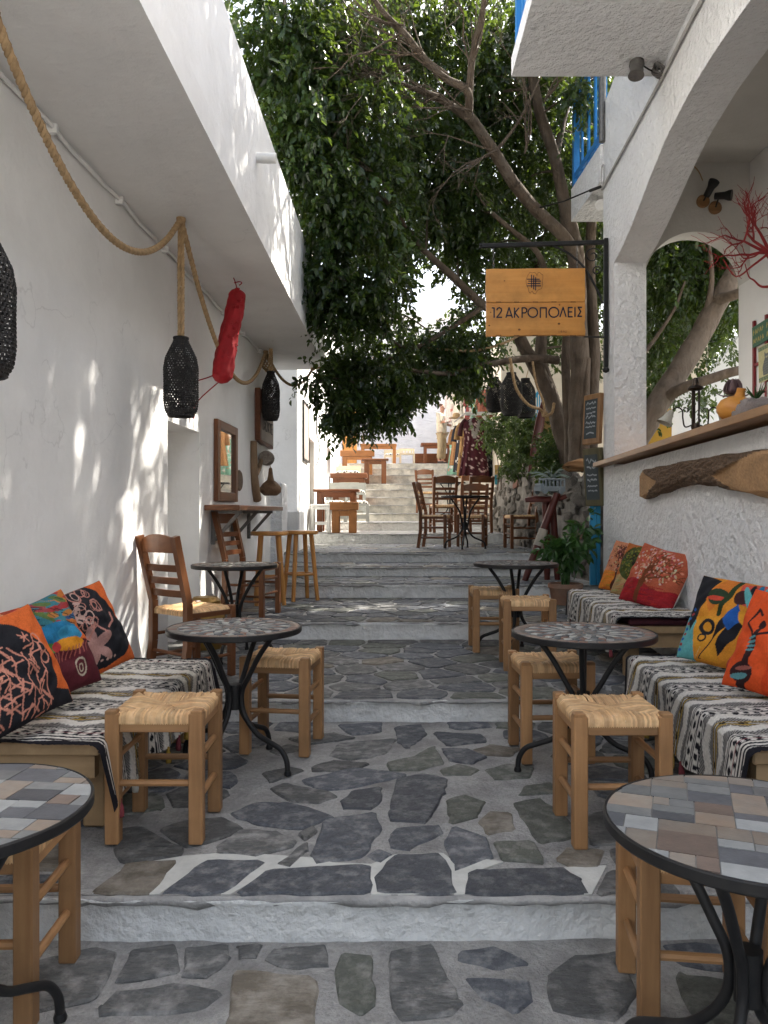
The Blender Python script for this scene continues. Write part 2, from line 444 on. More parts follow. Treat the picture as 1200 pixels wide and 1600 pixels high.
# stones read off the photograph (enlarged crop coordinates), laid on their level
ZC = lambda p: (100+p[0]*.75, 1100+p[1]*.75)
HAND0 = [([(60,395),(135,335),(235,330),(178,400)],3),([(205,402),(290,330),(415,330),(335,402)],0),([(358,402),(425,348),(632,338),(634,400)],0),
 ([(650,362),(690,318),(780,315),(800,345),(815,400),(655,400)],0),([(846,350),(1040,345),(1075,370),(1090,402),(846,402)],0),([(1112,402),(1138,352),(1230,345),(1290,402)],1),
 ([(105,300),(110,265),(160,258),(248,305),(240,318),(120,330)],1),([(322,300),(370,265),(440,268),(482,285),(470,300),(400,318),(325,312)],1),([(445,335),(505,290),(506,310),(470,342)],1),
 ([(518,320),(545,245),(645,230),(660,260),(625,320),(530,333)],0),([(632,318),(655,306),(682,316),(655,332)],0),([(677,285),(690,262),(780,256),(786,270),(720,308),(680,300)],0),
 ([(792,300),(812,258),(880,280),(893,318),(820,348)],0),([(895,290),(975,288),(1000,333),(910,325)],2),([(865,245),(885,227),(930,230),(937,265),(880,272)],3),
 ([(1028,325),(1050,303),(1120,308),(1112,342),(1050,340)],3),([(935,210),(990,200),(1050,240),(1063,280),(990,290)],2),([(800,200),(840,193),(875,205),(860,235),(805,248)],2),
 ([(680,225),(692,160),(740,150),(796,158),(790,190),(755,245),(680,243)],0),([(577,205),(600,183),(660,176),(662,200),(640,220),(585,220)],0),([(350,232),(400,210),(470,208),(560,235),(490,262),(400,250)],0),
 ([(432,178),(460,168),(550,185),(570,195),(530,210),(470,205)],1),([(497,160),(610,135),(715,150),(570,182),(530,180)],0),([(490,272),(520,255),(527,268),(500,285)],1),([(200,262),(260,245),(330,240),(372,260),(300,290),(255,300)],1),
 ([(555,110),(570,85),(690,75),(670,105),(600,118)],1),([(675,125),(730,110),(770,90),(790,125),(740,140),(680,137)],2),([(690,50),(745,45),(755,65),(715,95),(695,80)],0),([(768,60),(870,65),(880,80),(800,88)],0),
 ([(788,95),(840,95),(878,110),(850,125),(805,120)],0),([(785,140),(820,127),(862,138),(850,150),(790,150)],2),([(850,98),(890,87),(950,95),(930,108),(870,107)],3),([(880,140),(920,127),(980,135),(965,155),(900,160)],2),
 ([(515,133),(560,120),(635,125),(600,138),(520,143)],1),([(415,145),(470,133),(500,140),(430,165)],1),([(570,45),(660,40),(660,60),(600,66)],0),([(470,72),(560,62),(605,72),(500,85)],1),([(430,100),(470,85),(500,95),(450,110)],1),
 ([(960,175),(1010,165),(1040,185),(950,192)],2),([(1075,240),(1130,225),(1170,290),(1100,295)],1),([(1140,305),(1200,300),(1230,335),(1150,338)],1)]
HAND1 = [([(80,632),(105,605),(230,585),(325,605),(280,640),(85,650)],1),([(340,700),(360,560),(525,575),(520,700)],3),([(420,535),(440,515),(545,503),(550,545),(480,555)],1),
 ([(563,560),(580,525),(640,530),(645,625),(620,650),(572,620)],2),([(680,520),(770,507),(795,570),(825,620),(800,650),(700,655),(680,600)],1),([(820,520),(900,510),(965,545),(900,560),(825,540)],0),
 ([(840,575),(970,580),(975,620),(940,645),(870,615)],0),([(1010,570),(1060,530),(1160,520),(1190,600),(1150,660),(1020,640)],1),([(248,565),(255,510),(340,500),(345,530),(300,572)],1),
 ([(112,580),(140,515),(230,505),(235,560)],1),([(-60,540),(70,510),(110,520),(60,620),(-60,640)],1),([(360,510),(410,500),(400,530),(365,532)],1)]
def seeds_in(box, cell, hand, stretch=1.0):
    x0, y0, x1, y1 = box; out = []; tries = 0
    while tries < 9000:
        tries += 1
        p = (R.uniform(x0,x1), R.uniform(y0,y1))
        k = R.uniform(.75,1.2)
        if any(math.hypot(p[0]-q[0], (p[1]-q[1])*stretch) < cell*k for q in out): continue
        if any(math.hypot(p[0]-h[0], p[1]-h[1]) < cell*.6 for h in hand): continue
        out.append(p)
    return out
XL, XR = -1.72, 2.12
def level_mesh(y0, y1, z, nx=60):
    ny = max(3, int((y1-y0)/.09))
    xs = np.linspace(-2.4, 3.3, nx); ys = np.linspace(y0, y1, ny)
    X, Y = np.meshgrid(xs, ys, indexing='ij')
    Z = z + .0018*np.sin(X*9+Y*5)+.0016*np.sin(X*4-Y*11)+NR.normal(0,.0008,X.shape)
    return np.stack([X,Y,Z],-1).reshape(-1,3), grid_faces(nx, ny)
for i, (y0, z) in enumerate(LEV):
    y1 = LEV[i+1][0]+.03 if i+1 < len(LEV) else 60
    built = i <= 6
    V, F = level_mesh(y0+.004, y1, z) if i < 15 else level_mesh(y0, y0+(60 if i == 16 else .7), z)
    st = np_mesh('step', V, F, M_MORTAR if built else M_TREAD if i < 16 else M_PAVE); st['kind'] = 'structure'
    # painted riser with a hand-trowelled face and a worn nosing
    if i > 0:
        zb = LEV[i-1][1]; nx = 150
        xs = np.linspace(-2.4, 3.3, nx); prof = [(0.0,-.03),(.0,.02),(.004,.5),(.0,.84),(.002,.95),(.02,1.0)]
        V = []
        low = np.convolve(NR.normal(0,.006,nx), np.ones(5)/5, 'same')*1.3+np.convolve(NR.normal(0,.02,nx), np.ones(25)/25, 'same')
        for k, (dy, t) in enumerate(prof):
            zz = zb+(z-zb)*t
            V.append(np.stack([xs, y0+dy-.014*(k==4)+low*(1 if k<5 else 0)+NR.normal(0,.0015,nx), np.full(nx, zz-.001)+ (np.convolve(NR.normal(0,.008,nx), np.ones(4)/4, 'same')-.004 if 2<k<5 else 0)], 1))
        V = np.stack(V, 1).reshape(-1,3)
        np_mesh('riser', V, grid_faces(nx, len(prof))[:, ::-1], M_RISER if i < 9 else M_RISER2, st)
        # stone nosing: a thin worn edge standing a little proud of the painted riser
        nz_ = 120; xs = np.linspace(-2.4, 3.3, nz_)
        fr_ = y0-.014+np.convolve(NR.normal(0,.012,nz_), np.ones(4)/4, 'same')+np.convolve(NR.normal(0,.02,nz_), np.ones(20)/20, 'same')
        hb = .014+np.abs(np.convolve(NR.normal(0,.014,nz_), np.ones(3)/3, 'same'))
        V = np.stack([np.stack([xs, np.full(nz_,y0+.03), z-hb],1), np.stack([xs, fr_+.003, z-hb],1), np.stack([xs, fr_, z-hb*.4],1), np.stack([xs, fr_+.006, np.full(nz_,z-.002)],1), np.stack([xs, np.full(nz_,y0+.04), np.full(nz_,z+.0015)],1)],1).reshape(-1,3)
        np_mesh('nosing', V, grid_faces(nz_,5)[:, ::-1], M_NOSE, st)
    if built:
        hand = {1: HAND0, 0: HAND1}.get(i, [])
        hp = []
        for poly, k in hand:
            pts = [on(*ZC(p), z) for p in poly]
            gx = sum(p.x for p in pts)/len(pts); gy = sum(p.y for p in pts)/len(pts)
            pts = [(gx+(p.x-gx)*1.06, min(max(gy+(p.y-gy)*1.06, y0+.004 if i else 1.2), y1-.05)) for p in pts]
            hp += pts + [(sum(p[0] for p in pts)/len(pts), sum(p[1] for p in pts)/len(pts))]
            stone(ragged(pts, .04, .006, .08), z, st, SLATE[k])
        ya = max(y0+.012, .9); yb = y1-.05
        cell = {0:.32,1:.30,2:.33,3:.33,4:.32,5:.32,6:.33}[i]
        box = (XL, ya, XR, yb)
        sd = seeds_in(box, cell, hp, 1.5)
        for poly in voronoi(sd, hp, box, .013 if i else .02):
            xs_ = [p[0] for p in poly]; ys_ = [p[1] for p in poly]
            if max(xs_)-min(xs_) < .07 or max(ys_)-min(ys_) < .05: continue
            stone(ragged(poly, .05 if i < 3 else .12, .008, .14), z, st, SLATE[R.choices([0,1,2,3],[.4,.34,.18,.08])[0]])
    if i == 1:      # lime-washed joints along the nosing of this landing
        M_LIME = mat('limewash', (.60,.60,.56), (.46,.46,.43), scale=14, rough=.9, bump=.6, bscale=60, bdist=.006)
        mb = MB()
        for poly in ([(58,398),(130,338),(250,318),(350,310),(520,322),(560,332),(640,335),(690,315),(790,312),(830,345),(880,325),(915,330),(860,350),(835,402),(812,402),(640,402),(630,345),(430,350),(345,402),(325,402),(400,335),(290,336),(195,402),(175,402),(225,338),(135,345)],
                     [(1040,342),(1130,338),(1102,402),(1086,402)]):
            pts = [on(*ZC(p), z) for p in poly]
            mb.prism([(p.x, max(p.y, y0+.006)) for p in pts], z-.004, z+.0035)
        mb.build('limewashed_joint', M_LIME, st)

# ------------------------------------------------------------------ the white building with the overhanging balcony
def wl(Y, dx=0.0): return -1.74+.033*Y+dx          # its wall line
lb = thing('white_building', (wl(4),4,0), 0, 'long white plastered building with overhanging balcony above the hanging ropes', 'building')
lb.location = (0,0,0)
NY0, NY1, NZ0, NZ1 = 5.53, 6.36, .128, 1.86
def wall_block(mb, y0, y1, z0, z1, back=1.6):
    p = [(wl(y0),y0),(wl(y1),y1),(wl(y1)-back,y1),(wl(y0)-back,y0)]
    mb.prism(p, z0, z1)
mb = MB()
wall_block(mb, -.6, NY0, -.3, 3.07); wall_block(mb, NY1, 9.62, -.3, 3.07); wall_block(mb, NY0, NY1, NZ1, 3.07)
mb.prism([(wl(NY0)-.36,NY0),(wl(NY1)-.36,NY1),(wl(NY1)-1.6,NY1),(wl(NY0)-1.6,NY0)], -.3, NZ1)
mb.build('wall', M_PLASTER, lb)
def edge(Y): return -.894+.0184*(Y-2.8)
mb = MB()
mb.prism([(edge(-.6),-.6),(edge(10.1),10.1),(-3.4,10.1),(-3.4,-.6)], 3.07, 3.23)
mb.build('balcony_slab', M_PLASTER, lb)
mb = MB()
ys = np.linspace(-4, 9.4, 30)
mb.prism([(edge(-.6)-.012,-.6),(edge(10.08)-.012,10.08),(edge(10.08)-.17,10.08),(edge(-.6)-.17,-.6)], 3.232, 4.0, inset=.02)
mb.build('parapet', M_PLASTER, lb)
mb = MB(); mb.span((-3.4,-.6,3.23), (wl(0)-.6,9.3,6.2)); mb.build('upper_wall', M_PLASTER, lb)
mb = MB(); p0 = at(355,237,5.2); X = edge(5.2)
mb.tube([(X-.1,5.2,3.60),(X+.12,5.2,3.595)], .034, 16); mb.build('drain_pipe', M_WHITE, lb, smooth=50)
mb = MB()
mb.prism([(edge(3.6)-.006,3.55),(edge(4.35)-.006,4.35),(edge(4.35)+.012,4.35),(edge(3.6)+.012,3.55)], 3.36, 4.6); 
# cable run where wall and soffit meet
mb = MB(); pts = []
for k in range(60):
    Y = 1.5+k*.135
    pts.append((wl(Y)+.022+.006*math.sin(k*1.7), Y, 3.045+.008*math.sin(k*.9)))
mb.tube(pts, .011, 6)
for k in range(9):
    Y = 2+k*.85; mb.box((wl(Y)+.02, Y, 3.045), (.05,.025,.045))
tag(mb.build('wall_cable', M_PLASTER, smooth=60), 'painted-over cable clipped under the overhang along the white wall', 'cable')

# low white pier and the next house up the steps
mb = MB(); mb.span((-1.49,9.75,.3), (-1.30,10.35,1.575)); tag(mb.build('garden_pier', M_STUCCO, bevel=.02), 'low rough white pier at the corner beside the bar stools', 'pier')
mb = MB(); mb.span((-1.42,10.4,.3), (-1.15,11.1,1.22)); tag(mb.build('stone_ledge', M_STUCCO2, bevel=.02), 'low grey ledge at the foot of the tall white corner', 'ledge')
h2 = thing('corner_house', (0,0,0), 0, 'tall white house up the steps with framed panel, door and window', 'house')
mb = MB()
HX = -1.30
def hwall(y0,y1,z0,z1): mb.span((HX-2.2,y0,z0),(HX,y1,z1))
hwall(11.5,13.35,.2,6.0); hwall(13.35,14.3,2.5,6.0); hwall(14.3,17.5,.2,6.0); hwall(17.5,18.7,.2,2.05); hwall(17.5,18.7,2.72,6.0); hwall(18.7,22.6,.2,6.0)
mb.span((HX-2.2,13.35,.2),(HX-.16,14.3,2.5)); mb.span((HX-2.2,17.5,2.05),(HX-.16,18.7,2.72))
mb.build('wall', M_PLASTER, h2)
mb = MB(); mb.span((HX-.155,13.37,.8),(HX-.11,14.28,2.49)); 
mb.build('door', M_GREYPAINT, h2)
mb = MB()
for (a,b,c,d) in ((17.5,17.56,2.05,2.72),(18.64,18.7,2.05,2.72),(17.56,18.64,2.05,2.1),(17.56,18.64,2.67,2.72),(18.07,18.13,2.1,2.67)): mb.span((HX-.14,a,c),(HX-.10,b,d))
fr = mb.build('window', M_GREYPAINT, h2)
M_GLASS = mat('dark_glass', (.03,.035,.04), rough=.08, spec=.6)
for a,b in ((17.56,18.07),(18.13,18.64)):
    mb = MB(); mb.span((HX-.135,a,2.1),(HX-.12,b,2.67)); mb.build('pane', M_GLASS, fr)
pn = thing('framed_panel', (HX+.002,12.65,2.5), 0, 'tall pinkish weathered panel in thin dark frame on the white corner house', 'panel')
mb = MB(); mb.span((0,-.42,-.44),(.018,.42,.46)); mb.build('panel_face', mat('weathered_panel', (.40,.33,.30), (.27,.22,.2), scale=6, stretch=(1,2,.3), rough=.5, c=(.5,.45,.42), cscale=2, camt=.6), pn)
mb = MB()
for (a,b,c,d) in ((-.45,-.42,-.47,.49),(.42,.45,-.47,.49),(-.42,.42,-.47,-.44),(-.42,.42,.46,.49)): mb.span((0,a,c),(.03,b,d))
mb.build('frame', M_IRON, pn)
mb = MB(); mb.tube([(HX+.012,14.7,5),(HX+.012,14.7,2.7),(HX+.06,14.85,2.45),(HX+.02,14.95,2.2),(HX+.01,14.7,2.1)], .012, 6)
tag(mb.build('service_cable', M_IRON, smooth=60), 'thin dark cable hanging down the corner house wall', 'cable')

# ------------------------------------------------------------------ the arched building with the serving hatch
def wr(Y, dx=0.0): return 1.592+.083*Y+dx
TH = .306
rb = thing('arched_building', (0,0,0), 0, 'rough white building with arched hatch, pillar and wide balcony', 'building')
A0, A1, SP, CR, TOP, SILL = 2.66, 7.34, 3.585, 3.99, 5.35, 1.63
def arch(Y):
    return float(np.interp(Y, [2.66,3.0,3.5,4.1,4.6,5.04,5.58,6.02,6.3,6.65,6.95,7.34], [3.585,3.68,3.80,3.90,3.95,3.965,3.93,3.84,3.765,3.68,3.625,3.585]))
def arch_wall(fx, thick, cols, z_low, z_top, sill, arch_fn, a0, a1):
    """wall made of columns; fx(c) is the visible face position; returns verts, quads for both faces, soffit, sill and ends"""
    mb = MB()
    def quad(p): mb.add(p, [(0,1,2,3)])
    for c0, c1 in zip(cols[:-1], cols[1:]):
        inside = a0-1e-6 <= c0 and c1 <= a1+1e-6
        spans = [(z_low, z_low, z_top, z_top)] if not inside else [(z_low, z_low, sill, sill), (arch_fn(c0), arch_fn(c1), z_top, z_top)]
        for (b0, b1, t1, t0) in spans:
            for f in (0, 1):
                p = [fx(c0, f)+(b0,), fx(c1, f)+(b1,), fx(c1, f)+(t1,), fx(c0, f)+(t0,)]
                quad(p if f else p[::-1])
        if inside:
            quad([fx(c0,0)+(arch_fn(c0),), fx(c1,0)+(arch_fn(c1),), fx(c1,1)+(arch_fn(c1),), fx(c0,1)+(arch_fn(c0),)])
            quad([fx(c0,0)+(sill,), fx(c1,0)+(sill,), fx(c1,1)+(sill,), fx(c0,1)+(sill,)])
        quad([fx(c0,0)+(z_top,), fx(c1,0)+(z_top,), fx(c1,1)+(z_top,), fx(c0,1)+(z_top,)])
    for c in (cols[0], cols[-1]):
        if c == a1: continue
        quad([fx(c,0)+(z_low,), fx(c,1)+(z_low,), fx(c,1)+(z_top,), fx(c,0)+(z_top,)])
    for c in (a0, a1):
        if c == cols[-1]: continue
        quad([fx(c,0)+(sill,), fx(c,1)+(sill,), fx(c,1)+(arch_fn(c),), fx(c,0)+(arch_fn(c),)])
    return mb
cols = [-.6,.4,1.0] + [A0+(A1-A0)*(.5-.5*math.cos(PI*k/48)) for k in range(49)] + [7.86]
fx = lambda c, f: (wr(c)+TH*f, c)
arch_wall(fx, TH, cols, -.3, TOP, SILL, arch, A0, A1).build('arched_wall', M_STUCCO, rb)
# inner end wall with the second arch, back wall, ceiling, floor
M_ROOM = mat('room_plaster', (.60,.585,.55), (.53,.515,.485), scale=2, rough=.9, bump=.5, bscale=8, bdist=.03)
B0, B1 = 2.56, 3.600
def arch2(X): 
    t = (X-3.08)/.521
    return 3.46+.50*math.sqrt(max(0,1-t*t))
cols2 = [2.515] + [B0+(B1-B0)*(.5-.5*math.cos(PI*k/30)) for k in range(31)]
fx2 = lambda c, f: (c, 7.56+.24*f)
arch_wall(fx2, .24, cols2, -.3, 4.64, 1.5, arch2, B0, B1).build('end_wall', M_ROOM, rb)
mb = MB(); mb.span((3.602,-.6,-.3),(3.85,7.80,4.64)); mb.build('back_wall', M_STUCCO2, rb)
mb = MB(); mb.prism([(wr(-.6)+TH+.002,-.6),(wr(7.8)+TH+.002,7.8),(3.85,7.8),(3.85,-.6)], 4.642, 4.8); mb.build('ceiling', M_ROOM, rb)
mb = MB(); mb.prism([(wr(.5)+TH+.002,.5),(3.6,.5),(3.6,.7),(wr(.7)+TH+.002,.7)], .6, 4.64); mb.build('light_block_wall', M_PLASTER, rb)  # unseen closing wall added to keep light out of the room
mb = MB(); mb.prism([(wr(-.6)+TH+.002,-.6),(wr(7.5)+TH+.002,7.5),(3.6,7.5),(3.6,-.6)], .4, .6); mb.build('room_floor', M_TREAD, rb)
# wide balcony slab towards the alley
BX = lambda Y: .965+.012*(Y-5.82)
mb = MB(); mb.prism([(BX(1.6),1.6),(BX(5.82),5.82),(wr(5.82)-.001,5.82),(wr(1.6)-.001,1.6)], 4.50, 4.66, inset=.02); mb.build('balcony_slab', M_STUCCO, rb)
def railing(parent_or_none, name, label, pts, z, h=.95, gap=.13):
    r = thing(name, (pts[0][0],pts[0][1],z), 0, label, 'railing')
    for a, b in zip(pts[:-1], pts[1:]):
        a3 = Vector((a[0]-pts[0][0], a[1]-pts[0][1], 0)); b3 = Vector((b[0]-pts[0][0], b[1]-pts[0][1], 0))
        for zz in (.1, h):
            m_ = MB(); m_.bar(a3+Vector((0,0,zz)), b3+Vector((0,0,zz)), .05, .07); m_.build('rail', M_BLUE, r, bevel=.004)
        n = max(2, int((b3-a3).length/gap))
        sl = None
        for k in range(n+1):
            p = a3.lerp(b3, k/n); w = .07 if k in (0, n) else .055
            d = (b3-a3).normalized()
            m_ = MB(); m_.bar(p+Vector((0,0,0)), p+Vector((0,0,h+(.06 if k in (0,n) else -.035))), .022 if k not in (0,n) else .07, w, up=d)
            m_.build('baluster', M_BLUE, r)
    return r
railing(None, 'blue_railing', 'blue slatted railing on the wide balcony overhead', [(BX(1.7)+.06,1.7),(BX(5.76)+.06,5.76),(wr(5.76)-.06,5.76)], 4.665)
# second small balcony past the pillar
sb = thing('far_balcony', (0,0,0), 0, 'small white balcony slab past the pillar below blue slats', 'balcony')
mb = MB(); mb.prism([(2.235,7.95),(2.205,9.05),(3.2,9.05),(3.2,7.95)], 4.62, 5.02, inset=.02); mb.build('slab', M_STUCCO, sb)
railing(None, 'blue_railing', 'blue slatted railing of the small balcony past the pillar', [(2.28,8.0),(2.25,9.0),(2.9,9.0)], 5.025, h=1.1, gap=.24)
mb = MB(); mb.prism([(2.7,7.88),(2.7,9.3),(4.2,9.3),(4.2,7.88)], 4.66, 5.25); mb.build('back_wall', M_STUCCO2, sb)

# ------------------------------------------------------------------ far end of the alley
M_FARWALL = mat('whitewashed_masonry', (.82,.80,.79), (.70,.68,.68), scale=3, stretch=(1,1,3), rough=.9, bump=.9, bscale=7, bdist=.05)
mb = MB(); mb.span((-6,28,2.3),(9,28.6,7.0)); tag(mb.build('boundary_wall', M_FARWALL), 'sunlit whitewashed rubble wall closing the top of the steps', 'wall')
fh = thing('far_house', (0,0,0), 0, 'pale white house standing above the boundary wall at the top', 'house')
mb = MB(); mb.span((-3.5,32,2),(3.0,40,9.3)); mb.build('wall', M_FARWALL, fh)
mb = MB(); mb.span((-3.7,31.8,9.3),(3.2,40,9.6)); mb.build('roof', M_PLASTER, fh)
for (a,b,c,d) in ((-.2,.8,6.4,8.0),(1.4,2.3,6.4,8.0)):
    mb = MB(); mb.span((a,31.97,c),(b,31.995,d)); mb.build('window', M_GREYPAINT, fh)
ch = thing('shop_house', (0,0,0), 0, 'cream plastered shop house behind the hanging clothes', 'house')
M_CREAMWALL = mat('cream_wall', (.62,.55,.44), (.54,.48,.39), scale=2, rough=.85, bump=.4, bscale=20, bdist=.02)
mb = MB(); mb.prism([(2.35,15.4),(2.35,27.5),(6.5,27.5),(6.5,15.4)], 1.0, 4.75); mb.build('wall', M_CREAMWALL, ch)
mb = MB(); mb.span((2.33,18.2,2.2),(2.37,19.3,4.2)); mb.build('door', M_GREYPAINT, ch)
mb = MB(); mb.span((2.33,21.0,3.6),(2.37,22.1,4.6)); mb.build('window', M_TEAL, ch)
mb = MB(); mb.span((-1.25,23.0,2.6),(-.82,23.35,4.7)); 
tag(mb.build('timber_post', W_SIGN['z'], bevel=.02), 'broad orange timber post at the top of the steps', 'post')
mb = MB(); mb.tube([(-.62,23.3,2.6),(-.62,23.3,3.62)], .035, 10); tag(mb.build('bollard', M_METAL, smooth=50), 'thin grey metal bollard beside the orange timber post', 'bollard')
# courtyard walls seen through the second arch
mb = MB(); mb.span((3.9,12.6,1.0),(4.72,12.85,2.9)); tag(mb.build('yellow_wall', mat('ochre_wall', (.46,.26,.035), (.38,.21,.03), scale=3, rough=.85, bump=.3, bscale=20)), 'ochre yellow courtyard wall seen through the arch', 'wall')
mb = MB(); mb.prism([(4.75,1.0),(6.9,1.0),(6.9,4.6),(6.0,4.2),(5.55,3.6),(4.75,3.2)], 0, .3, Matrix(((1,0,0,0),(0,0,1,12.9),(0,1,0,0),(0,0,0,1))))
tag(mb.build('courtyard_wall', M_STUCCO2), 'grey-white courtyard wall with sloping top behind the arch', 'wall')
mb = MB(); mb.span((5.5,24,1.0),(16,24.5,4.9)); tag(mb.build('distant_wall', mat('ochre_render', (.45,.33,.22), (.34,.25,.17), scale=2, rough=.9, bump=.4)), 'weathered ochre wall far behind the courtyard', 'wall')
mb = MB(); mb.prism([(2.55,7.86),(2.3,14.5),(9,14.5),(9,7.86)], -.3, 1.35); tag(mb.build('courtyard_terrain', M_TREAD), kind='structure')

# ------------------------------------------------------------------ rough rubble planter below the tree
pl = thing('rubble_planter', (0,0,0), 0, 'rough grey rubble planter wall below the big tree', 'planter')
M_RUBBLE = [mat('rubble_a', (.20,.175,.145), (.12,.105,.088), scale=6, rough=.95, bump=.9, bscale=18, bdist=.03, rnd=.2, c=(.12,.11,.095), cscale=5, camt=.7),
            mat('rubble_b', (.165,.15,.13), (.10,.092,.08), scale=6, rough=.95, bump=.9, bscale=18, bdist=.03, rnd=.2, c=(.25,.225,.19), cscale=5, camt=.6),
            mat('rubble_red', (.24,.12,.085), (.18,.095,.07), scale=8, rough=.95, bump=.8, bscale=18, bdist=.02)]
def pl_line(t): return Vector((2.30-.30*t, 7.95+6.3*t))
mb = MB()
nU, nV = 70, 22
U, W = np.meshgrid(np.linspace(0,1,nU), np.linspace(0,1,nV), indexing='ij')
top = 1.62+.42*U+.05*np.sin(U*23)+.04*np.sin(U*51+1)
Xp = 2.29-.31*U + .10*W + .015*np.sin(U*37+W*7)*np.cos(W*11+U*13)+NR.normal(0,.006,U.shape)
Yp = 7.95+6.3*U + .02*np.sin(W*9+U*30); Zp = .25+(top-.25)*W + NR.normal(0,.006,U.shape)
np_mesh('rubble_core', np.stack([Xp,Yp,Zp],-1).reshape(-1,3), grid_faces(nU,nV)[:, ::-1], M_RUBBLE[1], pl, smooth=True)
mb.prism([(2.40,7.9),(2.08,14.3),(4.0,14.3),(4.0,7.9)], -.2, 1.60); mb.build('soil', M_TREAD, pl)
def rock_mesh(seed, sub=2):
    rr = random.Random(seed); bm = bmesh.new(); bmesh.ops.create_icosphere(bm, subdivisions=sub, radius=1)
    ph = [rr.uniform(0,6) for _ in range(6)]
    for v in bm.verts:
        d = v.co.normalized()
        k = 1+.14*math.sin(d.x*3+ph[0])+.12*math.sin(d.y*4+ph[1])+.10*math.sin(d.z*5+ph[2])+.06*math.sin(d.x*9+d.z*7+ph[3])
        c = Vector([math.copysign(abs(x)**.6, x) for x in d])
        v.co = c*k*(1+rr.uniform(-.07,.07))
    me = bpy.data.meshes.new('rock'); bm.to_mesh(me); bm.free()
    me.polygons.foreach_set('use_smooth', [True]*len(me.polygons))
    return me
ROCKS = []
for k in range(7):
    me = rock_mesh(k,3); me.polygons.foreach_set('use_smooth', [False]*len(me.polygons)); me.materials.append(M_RUBBLE[[0,1,0,1,0,1,2][k]]); ROCKS.append(me)
for k in range(190):
    u = R.random()**1.1; w = R.uniform(.05,1)
    tz = 1.62+.42*u
    o = bpy.data.objects.new('rubble_stone', R.choice(ROCKS[:6] if R.random() < .94 else ROCKS))
    s = R.uniform(.05,.13)
    o.scale = (.045, s*R.uniform(.9,1.5), s*R.uniform(.5,.9))
    o.rotation_euler = (R.uniform(-.3,.3), R.uniform(-.15,.15), R.uniform(-.15,.2)+.05)
    o.location = (2.29-.31*u+.1*w+.01, 7.98+6.3*u, .45+(tz-.47)*w)
    link(o, pl)
# ------------------------------------------------------------------ furniture
def rush_seat(mb, ax, ay, z, lip=.034, n=40, crown=.008, rr=None):
    rr = rr or random.Random(5)
    for side in range(4):
        la, da = (ax, ay) if side % 2 == 0 else (ay, ax)      # along-rail half, depth half
        for i in range(n):
            p = -la+(i+.5)*2*la/n; w = la/n*1.12
            inner = da*abs(p)/la*.985
            j = rr.uniform(-.003,.003); tn = rr.random()
            prof = [(inner, z+crown*.35-.006+j), ((inner+da)/2, z+crown+j), (da-.012, z+crown*.6+j), (da+.003, z-.008), (da+.001, z-lip)]
            vs = []
            for (d, h) in prof:
                for (q, dz) in ((-w,-.004),(0,.0016),(w,-.004)):
                    pp = p+q+(rr.uniform(-.0012,.0012))
                    x, y = (pp, -d) if side == 0 else (d, pp) if side == 1 else (-pp, d) if side == 2 else (-d, -pp)
                    vs.append((x, y, h+dz))
            fs = [(k*3+m, k*3+m+1, k*3+m+4, k*3+m+3) for k in range(4) for m in range(2)]
            mb.add(vs, fs, tn)
def make_stool():
    r = thing('rush_stool', (0,0,0), 0, 'x', 'stool', 'low rush stools around the mosaic tables')
    h, a, l = .47, .175, .05
    for sx in (-1,1):
        for sy in (-1,1):
            m = MB(); m.bar((sx*(a-l/2),sy*(a-l/2),0), (sx*(a-l/2),sy*(a-l/2),h), l, l); m.build('leg', W_STOOL['z'], r, bevel=.004)
    e = a-l
    for s in (-1,1):
        m = MB(); m.box((0,s*(a-.022),h-.05), (2*e,.026,.038)); m.build('seat_rail', W_STOOL['x'], r, bevel=.003)
        m = MB(); m.box((s*(a-.022),0,h-.05), (.026,2*e,.038)); m.build('seat_rail', W_STOOL['y'], r, bevel=.003)
        m = MB(); m.tube([(-e-.01,s*(a-.025),.215),(e+.01,s*(a-.025),.215)], .0125, 8); m.build('stretcher', W_STOOL['x'], r, smooth=40)
        for z in (.15,.30):
            m = MB(); m.tube([(s*(a-.025),-e-.01,z),(s*(a-.025),e+.01,z)], .0125, 8); m.build('stretcher', W_STOOL['y'], r, smooth=40)
    m = MB(); rush_seat(m, a-.008, a-.008, h-.004)
    # the weave stops short of the corner posts
    m.build('woven_seat', M_RUSH, r, smooth=True)
    for sx in (-1,1):
        for sy in (-1,1):
            m = MB(); m.box((sx*(a-l/2+.004),sy*(a-l/2+.004),h+.002), (l-.008,l-.008,.018)); m.build('post_cap', W_STOOL['z'], r, bevel=.004)
    return r
stool0 = make_stool()
STOOLS = [(-.825,2.92,0,0,'rush stool in front of the striped bench beside the paved alley, below the dark cushions'),
          (-.515,3.92,0,-8,'rush stool tucked behind the flower-mosaic table near the dark cushions'),
          (-1.08,2.13,-.14,2,'rush stool under the tile-topped table cut off by the frame beside the striped bench'),
          (.845,2.88,0,0,'rush stool in front of the flower-mosaic table across from the red cushion'),
          (.82,3.80,0,2,'rush stool just behind the flower-mosaic table, lower than the two behind it'),
          (.985,5.30,.128,-3,'rush stool close before the small dark table below the tree cushions'),
          (.85,5.98,.128,0,'rush stool half under the small dark table beside the step'),
          (.835,2.07,-.14,-7,'rush stool under the big tile-topped table at the bottom corner')]
for i, (x,y,z,d,lab) in enumerate(STOOLS):
    o = stool0 if i == 0 else copy_tree(stool0)
    o.location = (x,y,z+.008); o.rotation_euler = (0,0,math.radians(d)); o['label'] = lab

